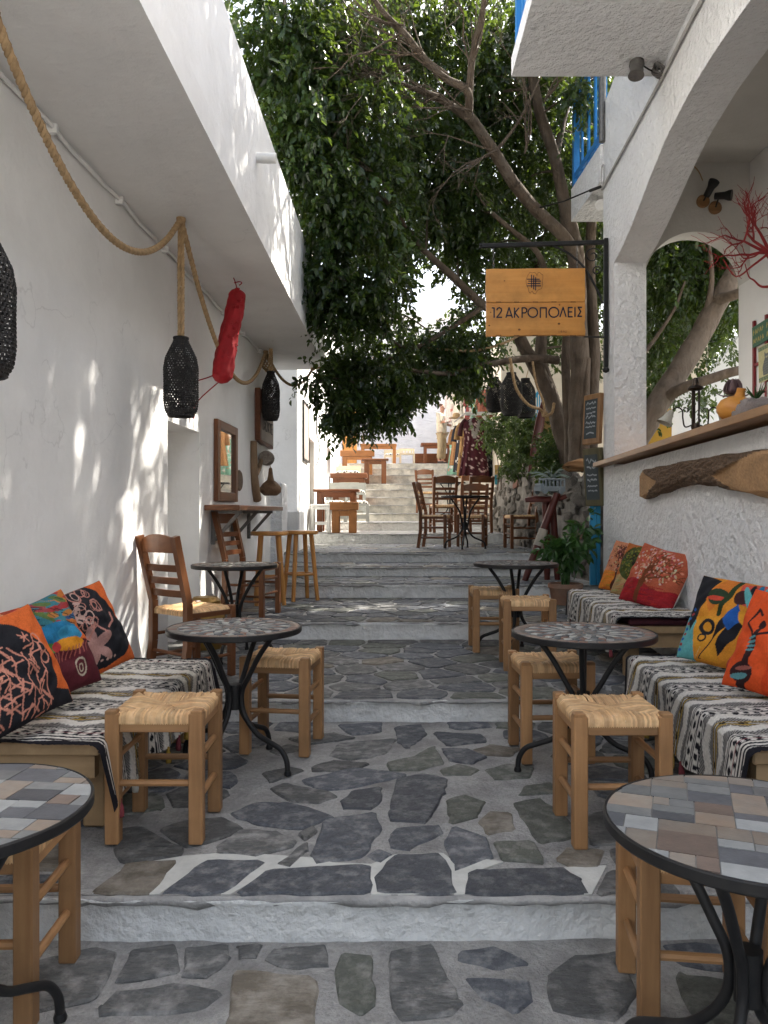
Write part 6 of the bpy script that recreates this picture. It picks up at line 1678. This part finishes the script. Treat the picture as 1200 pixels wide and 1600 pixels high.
# conduit, junction and soffit spotlight
mb = MB(); mb.tube([(wr(Y)-.018, Y, 4.36+.02*(Y-4)+.028*max(0,Y-5.8)) for Y in np.linspace(1,7.84,24)], .013, 8); tag(mb.build('wall_conduit', mat('conduit', (.42,.41,.39),(.34,.33,.31), scale=20, rough=.6), smooth=60), 'grey conduit running along the wall below the wide balcony', 'conduit')
mb = MB(); jb = Vector((wr(5.62)-.05,5.62,4.43))
for k in range(7): mb.tube([jb+Vector((.035*math.cos(t+k), .045*math.sin(t), .04*math.sin(t*1+k*.7))) for t in np.linspace(0,5.6,12)], .006, 5)
tag(mb.build('cable_coil', M_METAL, smooth=60), 'tangled coil of dark cable at the conduit below the balcony', 'cable')
s_ = thing('soffit_spotlight', (1.85,5.62,4.50), 0, 'old grey metal spotlight hanging below the wide balcony', 'spotlight')
mb = MB(); mb.lathe([(0,0),(.05,0),(.052,-.012),(.03,-.014)], seg=20); mb.build('mount', M_METAL, s_, smooth=40)
mb = MB(); mb.tube([(.0,0,-.03),(-.005,-.01,-.07),(-.012,-.02,-.12)], [.055,.042,.058], 20); mb.tube([(.0,0,-.055),(-.003,0,-.062)], .052, 20); mb.build('head', M_METAL, s_, smooth=40)
mb = MB(); mb.tube(catmull([(.04,0,-.03),(.12,.02,-.06),(.18,0,-.05)],3), .006, 6); mb.build('wire', M_IRON, s_)
mb = MB(); mb.tube([(2.262,7.78,4.95),(2.265,7.78,5.6)], .035, 12)
mb.v = [(v[0]-.05,v[1],v[2]) for v in mb.v]; tag(mb.build('downpipe', M_METAL, smooth=50), 'short dark downpipe stub on the corner above the pillar', 'pipe')
cc = thing('cctv_camera', (2.36,8.35,4.60), 0, 'small white cylindrical CCTV camera under the small far balcony', 'lamp')  # cylindrical camera housing, not a light source
mb = MB(); mb.tube([(.05,0,.02),(0,-.03,-.05)], .02, 8); mb.build('arm', M_WHITE, cc)
mb = MB(); mb.tube([(.04,.08,-.02),(-.03,-.08,-.09)], .055, 18); mb.tube([(-.028,-.076,-.088),(-.036,-.092,-.096)], .04, 14, tint=.1); mb.build('head', M_WHITE, cc, smooth=40)
mb = MB(); mb.tube([at(950,288,7.8), at(920,298,8.1), at(880,315,8.6), at(840,325,9)], .008, 6); mb.tube([at(950,288,7.8), at(935,293,7.95), at(922,298,8.1)], .017, 7); tag(mb.build('black_cable', M_IRON), 'black cable tied from the pillar across to the tree', 'cable')
mb = MB(); mb.tube([Vector((2.21,7.76,4.6))+Vector((0,.05*math.cos(t),.11*math.sin(t))) for t in np.linspace(0,6.28,16)], .007, 6, cap=False); tag(mb.build('wire_loop', mat('conduit',(.4,.4,.4)), smooth=60), 'loop of pale wire at the end of the conduit', 'wire')

# ------------------------------------------------------------------ by the planter
bp = thing('blue_planks', (2.205,8.06,.436), 0, 'narrow bright blue wooden door leaf standing between planter and pillar', 'door')
for (a,b,h) in ((-.045,.015,1.08),(.02,.062,1.0)):
    mb = MB(); mb.span((a,-.02,0),(b,.02,h)); mb.build('plank', M_TEAL, bp, bevel=.003)
tp = thing('trestle_stand', (1.80,8.62,.436), 0, 'dark red timber tripod stand wrapped with white rope', 'stand')
M_REDW = mat('red_stain', (.10,.022,.014),(.065,.014,.01), scale=14, stretch=(1,1,.1), rough=.45)
for (p,q,r_) in (((-.24,-.10,0),(.13,-.06,.97),.042),((.04,.04,0),(.02,.04,.90),.04),((.16,.06,0),(.10,.06,.90),.04)):
    mb = MB(); mb.tube([p, Vector(p).lerp(Vector(q),.25), q], [r_*.8,r_,r_], 12); mb.build('leg', M_REDW, tp, smooth=50)
mb = MB(); mb.tube([(-.22,-.02,.895),(-.1,-.02,.91),(.12,-.02,.905),(.24,-.02,.94)], [.03,.045,.045,.03], 10, flat=.6); mb.build('top_bar', M_REDW, tp, smooth=50)
mb = MB()
a_, b_ = Vector((-.24,-.10,0)), Vector((.13,-.06,.97)); ax = (b_-a_).normalized(); n1 = ax.orthogonal().normalized(); n2 = ax.cross(n1)
mb.tube([a_.lerp(b_,.40+k*.0011)+(n1*math.cos(k*.55)+n2*math.sin(k*.55))*.047 for k in range(170)], .007, 5); mb.build('rope_wrap', mat('white_rope',(.5,.46,.38),(.42,.38,.31),scale=40,rough=.9), tp, smooth=60)
tb = thing('toy_bus', (1.85,8.58,1.40), .45, 'grey wooden toy bus standing on the red tripod', 'toy bus')
M_BUS = mat('grey_blue_paint', (.24,.275,.29),(.19,.22,.235), scale=16, rough=.6)
mb = MB(); L, Wd = .17, .065
mb.span((-L,-Wd,.03),(L,Wd,.085)); mb.build('chassis', M_BUS, tb, bevel=.004)
mb = MB(); mb.span((-.10,-Wd,.155),(L,Wd,.175))
mb.build('roof', M_BUS, tb, bevel=.004)
mb = MB()
for x in (-.095,-.045,.008,.06,.11,.163):
    for y in (-Wd+.008,Wd-.008):
        mb = MB(); mb.span((x-.008,y-.006,.085),(x+.006,y+.006,.155)); mb.build('window_post', M_BUS, tb)
for (x,y,z) in ((-.14,0,.1),): 
    mb = MB(); mb.span((-L+.005,-Wd+.012,.0855),(-.105,Wd-.012,.115)); mb.build('bonnet', M_BUS, tb, bevel=.006)
for x in (-.12,.10):
    for y in (-Wd-.008,Wd+.008):
        mb = MB(); mb.lathe([(0,-.01),(.034,-.01),(.034,.01),(0,.01)], (x,y,.034), 18, rot=Matrix(((1,0,0),(0,0,1),(0,-1,0)))); mb.build('wheel', M_BUS, tb, smooth=40)
dl = thing('driftwood_log', (2.20,8.5,1.69), .1, 'orange-brown weathered driftwood log on top of the planter', 'driftwood')
AA, BB = np.meshgrid(np.linspace(0,2*PI,40), np.linspace(0,1,60), indexing='ij')
rad = np.interp(BB, [0,.03,.12,.35,.7,1], [.005,.035,.07,.085,.075,.07])*(1+.10*np.sin(AA*3+BB*6)+.07*np.sin(AA*7-BB*9)+.05*np.sin(AA*11+BB*4))
V = np.stack([-.22+.5*BB+.02*np.sin(AA*2)*(BB<.1), rad*np.cos(AA), .01+.03*BB+.8*rad*np.sin(AA)], -1).reshape(-1,3)
np_mesh('log', V, grid_faces(40,60), wood('orange_drift', (.27,.15,.065),(.11,.055,.022),'x',rough=.9,bump=1,scale=10), dl)
ps = thing('painted_sign', (2.10,14.0,1.70), -.2, 'small sign painted ochre above and turquoise below beside the shrubs', 'sign')
mb = MB(); mb.span((-.08,-.01,.18),(.08,.01,.36)); mb.build('upper_panel', mat('ochre_panel', (.40,.26,.09),(.34,.22,.08), scale=8), ps)
mb = MB(); mb.span((-.08,-.01,.0),(.08,.01,.178)); mb.build('lower_panel', mat('turquoise_panel', (.03,.24,.30),(.025,.2,.26), scale=8), ps)
mb = MB(); mb.tube(catmull([at(830,745,11.6), at(838,690,11.7), at(848,640,11.8), at(856,618,11.9)],4), [.09,.10,.06], 10, flat=.5); tag(mb.build('timber_plank', M_REDW, smooth=60), 'curved red-brown timber leaning among the planter shrubs', 'timber')
mb = MB(); c = at(868,672,12.0); mb.box(c,(.36,.03,.62)); tag(mb.build('ochre_board', mat('ochre_panel',(.4,.26,.09))), 'ochre yellow board behind the tree trunks', 'board')
st_ = thing('stair_railing', (0,0,0), 0, 'turquoise stair railing behind the hanging fish-trap baskets', 'railing')
p, q = at(822,640,14.6), at(850,600,14.6)
for k in range(9):
    a = p.lerp(q,k/8); mb = MB(); mb.bar(a-Vector((0,0,.42)), a, .022, .022); mb.build('baluster', M_TEAL, st_)
mb = MB(); mb.bar(p,q,.05,.05); mb.bar(p-Vector((0,0,.4)),q-Vector((0,0,.4)),.05,.05); mb.build('handrail', M_TEAL, st_)
# fish-trap baskets hanging from the low branch
FT = [(773,590,643,11.2,'slim black fish-trap basket farthest out along the low branch'),(799,583,648,10.9,'largest black fish-trap basket hanging from the low branch'),(821,592,652,11.3,'black fish-trap basket hanging closest to the leaning trunk')]
for (x,y0,y1,Y,lab) in FT:
    a, b = at(x,y0,Y), at(x,y1,Y)
    s = (a.z-b.z)/.495
    r = thing('fish_trap', b, R.uniform(0,6), lab, 'fish trap', 'black fish-trap baskets in the tree')
    o = bpy.data.objects.new('woven_body', bk_mesh); o.scale = (s*1.2,s*1.2,s); link(o, r)
    mb = MB(); mb.tube([(0,0,a.z-b.z-.02),(0,.1,a.z-b.z+.25)], .007, 6); mb.build('hanging_cord', M_ROPE, r)
mb = MB(); rope_mesh(mb, px([(797,560,9.6),(806,605,9.7),(825,632,9.8),(845,640,9.9),(850,650,9.9),(862,645,9.8),(866,630,9.8)]), .02); tag(mb.build('draped_rope', M_ROPE, smooth=60), 'rope draped from the low branch round the leaning trunk', 'rope')
mb = MB(); rope_mesh(mb, px([(832,565,9.7),(838,600,9.8),(848,625,9.8),(852,648,9.8)]), .016); tag(mb.build('draped_rope', M_ROPE, smooth=60), 'short rope hanging straight beside the leaning trunk', 'rope')
# ------------------------------------------------------------------ furniture up the steps
def slab_table(label, x0, x1, y0, y1, z0, h, wd, top=.06, leg=.10, cat='table', grp='wooden tables up the steps', name='wooden_table', inset=.06):
    r = thing(name, ((x0+x1)/2,(y0+y1)/2,z0), 0, label, cat, grp)
    hx, hy = (x1-x0)/2, (y1-y0)/2
    mb = MB(); mb.span((-hx,-hy,h-top),(hx,hy,h)); mb.build('table_top' if cat == 'table' else 'seat', wd['x'], r, bevel=.008)
    for sx in (-1,1):
        for sy in (-1,1):
            x, y = sx*(hx-inset-leg/2), sy*(hy-.03-leg/2)
            mb = MB(); mb.bar((x,y,0),(x,y,h-top-.001),leg,leg); mb.build('leg', wd['z'], r, bevel=.006)
    mb = MB(); mb.span((-hx+inset+leg,-hy+.035,h-top-.10),(hx-inset-leg,-hy+.06,h-top-.002)); mb.build('apron', wd['x'], r)
    return r
W_RED = {a: wood('red_brown', (.20,.07,.026), (.14,.046,.016), a, rough=.4) for a in 'xyz'}
W_OR = {a: wood('orange_pine', (.32,.135,.042), (.24,.095,.028), a, rough=.4) for a in 'xyz'}
slab_table('dark red-brown table nearest on the steps behind the white stool', -1.27,-.45, 13.75,14.4, .842,.77, W_RED, .05)
slab_table('chunky orange-brown timber stool beside the white stool', -.92,-.44, 13.05,13.4, .842,.53, W_OR, .14, .13, 'stool', 'timber stools', 'timber_stool', .03)
slab_table('dark brown table with thick top behind the grey bench', -1.27,-.40, 18.1,18.6, 1.37,.75, W_RED, .12, .13)
slab_table('brown table standing farthest out on the upper steps', -.58,.12, 20.05,20.5, 1.938,.66, W_CHAIR, .05, .13)
slab_table('orange-brown heavy table against the white house near the timber post', -1.2,-.26, 20.9,21.15, 2.2,.68, W_OR, .16, .13)
slab_table('long orange table at the top of the steps before the white wall', -.71,.38, 23.0,23.7, 2.585,.66, W_OR, .06, .09, inset=.02)
slab_table('slim red-brown table at the top beside the standing man', 1.16,2.2, 24.0,24.6, 2.585,.78, W_RED, .08, .08, inset=.1)
slab_table('low brown bench behind the slim table at the top', .95,2.2, 25.0,25.4, 2.585,.52, W_RED, .3, .12, 'bench', None, 'timber_bench', .1)
def painted_stool(label, x0, x1, y0, y1, z0, h, m):
    r = thing('painted_stool', ((x0+x1)/2,(y0+y1)/2,z0), 0, label, 'stool', 'painted stools'); hx, hy = (x1-x0)/2, (y1-y0)/2
    mb = MB(); mb.span((-hx,-hy,h-.035),(hx,hy,h)); mb.build('seat', m, r, bevel=.006)
    for sx in (-1,1):
        for sy in (-1,1):
            mb = MB(); mb.bar((sx*(hx-.03),sy*(hy-.03),0),(sx*(hx-.03),sy*(hy-.03),h-.036),.055,.055); mb.build('leg', m, r, bevel=.004)
    for s in (-1,1):
        for z in (.14,h-.09):
            mb = MB(); mb.span((-hx+.058,s*(hy-.03)-.012,z),(hx-.058,s*(hy-.03)+.012,z+.05)); mb.build('rail', m, r)
painted_stool('square white painted stool on the first landing by the house', -1.25,-.92, 13.05,13.4, .842,.49, M_WHITE)
def box_bench(label, x0, x1, y0, y1, z0, h, m, back=.24, pads=2):
    r = thing('panelled_bench', ((x0+x1)/2,(y0+y1)/2,z0), 0, label, 'bench', 'painted benches up the steps'); hx, hy = (x1-x0)/2, (y1-y0)/2
    mb = MB(); mb.span((-hx,-hy,h-.04),(hx,hy,h)); mb.build('seat', m, r)
    for k in range(3):
        x = -hx+.03+(2*hx-.06)*k/2; mb = MB(); mb.span((x-.03,-hy,0),(x+.03,-hy+.05,h-.041)); mb.span((x-.03,hy-.05,0),(x+.03,hy,h-.041)); mb.build('leg', m, r)
    for k in range(2):
        a = -hx+.06+(2*hx-.06)*k/2; mb = MB(); mb.span((a+.02,-hy+.01,.06),(a+hx-.07,-hy+.03,.14)); mb.build('panel', m, r)
    if back:
        mb = MB(); mb.span((-hx,hy-.04,h+.002),(hx,hy,h+back)); mb.build('backrest', m, r)
    for k in range(pads):
        w = 2*hx/pads; n = 24; U, W_ = np.meshgrid(np.linspace(-1,1,n*2), np.linspace(-1,1,n), indexing='ij')
        e = np.clip((1-U**4)*(1-W_**4),0,1)**.5
        V = np.stack([-hx+w*(k+.5)+U*w*.46, W_*hy*.85-.03, h+.004+.07*e], -1).reshape(-1,3)
        cc = np.where((np.sin(U*17)*np.sin(W_*9+2*np.sin(U*5)) > .1)[...,None], np.array((.03,.03,.03)), np.array((.6,.57,.5))).reshape(-1,3)
        o = np_mesh('pad', V, grid_faces(n*2,n), M_PAINT, r, color=cc)
    return r
box_bench('grey panelled bench with black and white pads below the thick-topped table', -1.27,-.42, 17.25,17.75, 1.175,.46, M_GREYPAINT)
box_bench('grey low bench with patterned pads behind the nearest red-brown table', -1.25,-.30, 15.3,15.75, 1.005,.36, M_GREYPAINT, 0)
box_bench('cream bench with pads between the upper tables by the house', -1.25,-.60, 19.5,19.9, 1.77,.42, M_CREAM, .2, 1)
box_bench('pale cream bench at the very top beside the long orange table', .0,.55, 24.4,24.8, 2.585,.42, M_CREAM, .2, 1)
wc = thing('white_chair', (.72,24.1,2.585), 0, 'cream slat-backed chair at the top of the steps', 'chair')
for sx in (-1,1):
    mb = MB(); mb.bar((sx*.22,-.2,0),(sx*.22,-.2,.42),.04,.04); mb.build('leg', M_CREAM, wc)
    mb = MB(); mb.bar((sx*.22,.2,0),(sx*.22,.2,.62),.04,.04); mb.build('back_post', M_CREAM, wc)
mb = MB(); mb.span((-.24,-.22,.421),(.24,.22,.455)); mb.build('seat', M_CREAM, wc)
mb = MB(); mb.span((-.2,.185,.56),(.2,.215,.62)); mb.build('top_rail', M_CREAM, wc)
for k in range(4):
    mb = MB(); mb.span((-.15+k*.1-.02,.19,.456),(-.15+k*.1+.02,.21,.559)); mb.build('back_slat', M_CREAM, wc)

# ------------------------------------------------------------------ clothes for sale
def garment(label, top, yaw, h, w, base, spots, seed, sleeve=True, vneck=None, flare=1.0):
    rng = np.random.default_rng(seed)
    r = thing('hanging_garment', top, yaw, label, 'garment', 'garments hanging outside the shop')
    n, m = 56, 60
    U, T = np.meshgrid(np.linspace(0,2*PI,n), np.linspace(0,1,m), indexing='ij')
    hw = np.interp(T, [0,.04,.16,.38,1], [.05,.17,.20,.17,.27*flare])*w/.2
    dp = np.interp(T, [0,.05,.2,1], [.02,.035,.06,.09])
    fold = 1+np.interp(T,[0,.3,1],[0,.12,.32])*np.sin(U*9+seed+3*T)
    X = hw*np.cos(U); Y = dp*np.sin(U)*fold+.012*np.sin(U*13+T*4)*T; Z = -h*T+(hw*.25*np.abs(np.cos(U))*-1)*(T < .06)
    c = np.empty(U.shape+(3,)); c[:] = base
    for (col, dens, sz) in spots:
        for k in range(dens):
            u0, t0 = rng.uniform(0,2*PI), rng.uniform(0,1)
            c[((np.mod(U-u0+PI,2*PI)-PI)*.25)**2+((T-t0)*h*.8)**2 < (sz*1.7*rng.uniform(.6,1.2))**2] = col
    if vneck is not None:
        q = (np.sin(U) < 0) & (T < .36); xx = np.abs(np.cos(U))
        c[q & (np.abs(xx-(.36-T)*1.5) < .15)] = vneck
    c *= rng.uniform(.8,1.1,U.shape)[...,None]
    np_mesh('dress', np.stack([X,Y,Z],-1).reshape(-1,3), grid_faces(n,m), M_PAINT, r, color=c.reshape(-1,3))
    if sleeve:
        for s in (-1,1):
            mb = MB(); mb.tube(catmull([(s*.15*w/.2,0,-.05),(s*.22*w/.2,0,-.18),(s*.25*w/.2,0,-.40)],4), [.05,.06,.075], 10, flat=.5, cap=False)
            o = mb.build('sleeve', mat('cloth_%d'%seed, tuple(base), tuple(q*.6 for q in base), scale=18, rough=.9), r, smooth=True)
    mb = MB(); mb.tube(catmull([(-.17*w/.2,0,-.035),(0,0,.02),(.17*w/.2,0,-.035)],4), .006, 6); mb.tube(catmull([(0,0,.02),(.0,0,.06),(.02,0,.08),(.03,0,.06)],3), .004, 5); mb.build('hanger', W_DARK['x'], r)
RD=(.045,.010,.014); BK=(.02,.02,.026); TN=(.26,.15,.06); WH=(.5,.46,.42); GN=(.16,.30,.22); PK=(.45,.16,.13)
garment('dark red patterned dress with grey V neckline hanging foremost', tuple(at(741,652,16.4)), .1, 1.25,.25, RD, [((.05,.01,.015),80,.03),((.4,.3,.28),260,.009)], 1, vneck=(.2,.19,.17))
garment('black printed dress hanging just behind the dark red one', tuple(at(760,655,16.7)), .3, 1.25,.22, BK, [((.3,.3,.3),200,.012)], 2)
garment('brown and gold long dress next to the dark red one', tuple(at(729,658,16.9)), -.4, 1.25,.18, TN, [((.12,.06,.03),60,.03),((.4,.28,.1),40,.012)], 3)
garment('black and white printed tunic in the row of garments', tuple(at(722,662,17.6)), -.7, 1.1,.18, BK, [(WH,90,.016)], 4)
garment('orange tan tunic under the straw hat', tuple(at(715,668,18.4)), -.8, .9,.18, (.28,.14,.06), [(TN,40,.02)], 5)
garment('pale green floral skirt nearest the man', tuple(at(711,682,19.2)), -.9, .95,.2, GN, [(WH,60,.018),(PK,40,.014)], 6, sleeve=False)
garment('pale pink and white blouse hung high on the shop wall', tuple(at(704,612,20.4)), -1.2, .8,.2, (.55,.47,.42), [(PK,30,.02)], 7)
garment('cream striped shirt hung high on the shop wall', tuple(at(716,606,19.2)), -1.2, .95,.2, (.56,.51,.42), [((.35,.32,.27),40,.02)], 8)
garment('red and white printed top hung high by the fish traps', tuple(at(737,606,17.6)), -1.1, .72,.2, (.20,.05,.045), [(WH,80,.02),(BK,50,.02)], 9)
garment('green striped top hung high by the fish traps', tuple(at(747,606,17.0)), -1.1, .68,.2, GN, [((.4,.35,.1),40,.02)], 10)
garment('rust red top hung high under the fish traps', tuple(at(757,608,16.4)), -1.1, .62,.2, (.18,.06,.035), [((.1,.03,.02),40,.02)], 11)
hr = thing('straw_hat', tuple(at(713,652,18.2)), 0, 'brown straw hat hung above the orange tunic', 'hat')
mb = MB(); mb.lathe([(.18,-.02),(.17,-.005),(.09,0),(.085,.07),(.06,.1),(0,.105)], seg=24); mb.build('hat_body', mat('straw_weave', (.36,.24,.12),(.26,.17,.08), scale=60, rough=.9), hr, smooth=40)
rk = thing('clothes_rack', tuple(at(783,760,16.2)), 0, 'grey-blue wooden post with braced arm carrying the dresses', 'clothes rack')
mb = MB(); mb.span((-.06,-.05,-.5),(.06,.05,1.62)); mb.build('post', M_GREYPAINT, rk, bevel=.008)
mb = MB(); mb.span((-.76,-.03,1.50),(-.062,.03,1.57)); mb.build('arm', M_GREYPAINT, rk, bevel=.006)
mb = MB(); mb.bar((-.38,0,1.49),(-.07,0,1.12),.05,.06); mb.build('brace', M_GREYPAINT, rk)
mb = MB(); mb.tube([(-.76,.0,1.54),(-.78,1.2,1.58),(-.75,2.6,1.66)], .014, 8); mb.build('hanging_rail', M_METAL, rk, smooth=60)

# ------------------------------------------------------------------ the man looking at the clothes
def skinned(name, pts, edges, rad, m, parent, sub=2, root=0):
    me = bpy.data.meshes.new(name); me.from_pydata([tuple(p) for p in pts], edges, [])
    o = bpy.data.objects.new(name, me); link(o, parent); me.materials.append(m)
    sk = o.modifiers.new('skin','SKIN'); me.skin_vertices.new() if not me.skin_vertices else None
    for i, v in enumerate(me.skin_vertices[0].data):
        r_ = rad[i]; v.radius = r_ if isinstance(r_, tuple) else (r_, r_); v.use_root = (i == root)
    sk.use_smooth_shade = True
    sb = o.modifiers.new('sub','SUBSURF'); sb.levels = sub; sb.render_levels = sub
    return o
mn_ = thing('person', (1.66,22.15,2.588), -.5, 'man in beige shirt and khaki trousers seen from behind, reaching towards the hanging clothes', 'person')
M_SKIN = mat('skin', (.42,.22,.14),(.38,.19,.12), scale=20, rough=.55)
M_SHIRT = mat('beige_shirt', (.50,.43,.33),(.43,.37,.28), scale=9, rough=.9, bump=.5, bscale=14, bdist=.02)
M_TROUS = mat('khaki_trousers', (.36,.28,.17),(.29,.22,.13), scale=9, rough=.9, bump=.5, bscale=14, bdist=.02)
# faces +x (towards the clothes)
bp_ = [(0,0,.92),(0,0,1.12),(0,0,1.34),(.01,0,1.46),(.02,0,1.53),(.035,0,1.62),(.03,0,1.70),
       (0,.19,1.40),(.05,.24,1.16),(.27,.20,1.10),(.36,.18,1.12), (0,-.19,1.40),(.06,-.23,1.17),(.28,-.17,1.20),(.37,-.15,1.25),
       (0,.09,.88),(.02,.11,.50),(-.02,.11,.08),(.10,.12,.04), (0,-.09,.88),(.01,-.11,.50),(-.04,-.11,.08),(.08,-.12,.04)]
be_ = [(0,1),(1,2),(2,3),(3,4),(4,5),(5,6),(2,7),(7,8),(8,9),(9,10),(2,11),(11,12),(12,13),(13,14),(0,15),(15,16),(16,17),(17,18),(0,19),(19,20),(20,21),(21,22)]
br_ = [.13,.13,.12,.06,.055,.085,.07,.05,.045,.036,.03,.05,.045,.036,.03,.085,.06,.04,.035,.085,.06,.04,.035]
skinned('body', bp_, be_, br_, M_SKIN, mn_)
skinned('shirt', [(0,0,.84),(0,0,1.0),(0,0,1.2),(0,0,1.38),(.005,0,1.47),(0,.19,1.41),(.045,.245,1.2),(.1,.24,1.14),(0,-.19,1.41),(.05,-.24,1.2),(.1,-.235,1.17)],
        [(0,1),(1,2),(2,3),(3,4),(3,5),(5,6),(6,7),(3,8),(8,9),(9,10)], [(.155,.19),(.155,.185),(.155,.18),(.14,.16),.07,.075,.07,.068,.075,.07,.068], M_SHIRT, mn_, root=2)
skinned('trousers', [(0,0,.95),(0,.09,.84),(.02,.11,.5),(-.01,.11,.12),(0,-.09,.84),(.01,-.11,.5),(-.03,-.11,.12)], [(0,1),(1,2),(2,3),(0,4),(4,5),(5,6)], [(.15,.17),.105,.085,.08,.105,.085,.08], M_TROUS, mn_)
skinned('hair', [(-.015,0,1.62),(.0,0,1.70),(.02,0,1.735)], [(0,1),(1,2)], [.075,.085,.05], mat('brown_hair', (.09,.045,.025),(.06,.03,.018), scale=40, rough=.8), mn_)
for s in (-1,1):
    skinned('shoe', [(-.08,s*.115,.04),(.0,s*.115,.045),(.13,s*.12,.03)], [(0,1),(1,2)], [.04,.048,.035], mat('dark_shoe', (.05,.035,.03)), mn_)
    hx_, hy_, hz_ = (.36,.18,1.12) if s > 0 else (.37,-.15,1.25)
    for k in range(4):
        mb = MB(); y = hy_-.027+k*.018; L = (.065,.075,.07,.055)[k]
        mb.tube([(hx_,y,hz_),(hx_+L*.6,y,hz_+.012),(hx_+L,y,hz_-.008)], [.009,.008,.006], 6); mb.build('finger', M_SKIN, mn_, smooth=True)
    mb = MB(); mb.tube([(hx_-.02,hy_-s*.03,hz_),(hx_+.02,hy_-s*.05,hz_+.012),(hx_+.045,hy_-s*.05,hz_+.015)], [.011,.01,.007], 6); mb.build('thumb', M_SKIN, mn_, smooth=True)
mb = MB(); mb.tube([(.115,0,1.625),(.145,0,1.60)], [.012,.018], 8); mb.build('nose', M_SKIN, mn_, smooth=True)
for s in (-1,1):
    mb = MB(); mb.tube([(.03,s*.085,1.60),(.025,s*.098,1.63),(.03,s*.088,1.655)], [.01,.014,.01], 7); mb.build('ear', M_SKIN, mn_, smooth=True)
    mb = MB(); mb.lathe([(0,-.008),(.008,0),(0,.008)], (.108,s*.032,1.645), 8); mb.build('eye', M_IRON, mn_)
mb = MB(); mb.tube([(.112,-.022,1.572),(.118,0,1.57),(.112,.022,1.572)], .006, 6); mb.build('mouth', mat('lip',(.32,.12,.1)), mn_)
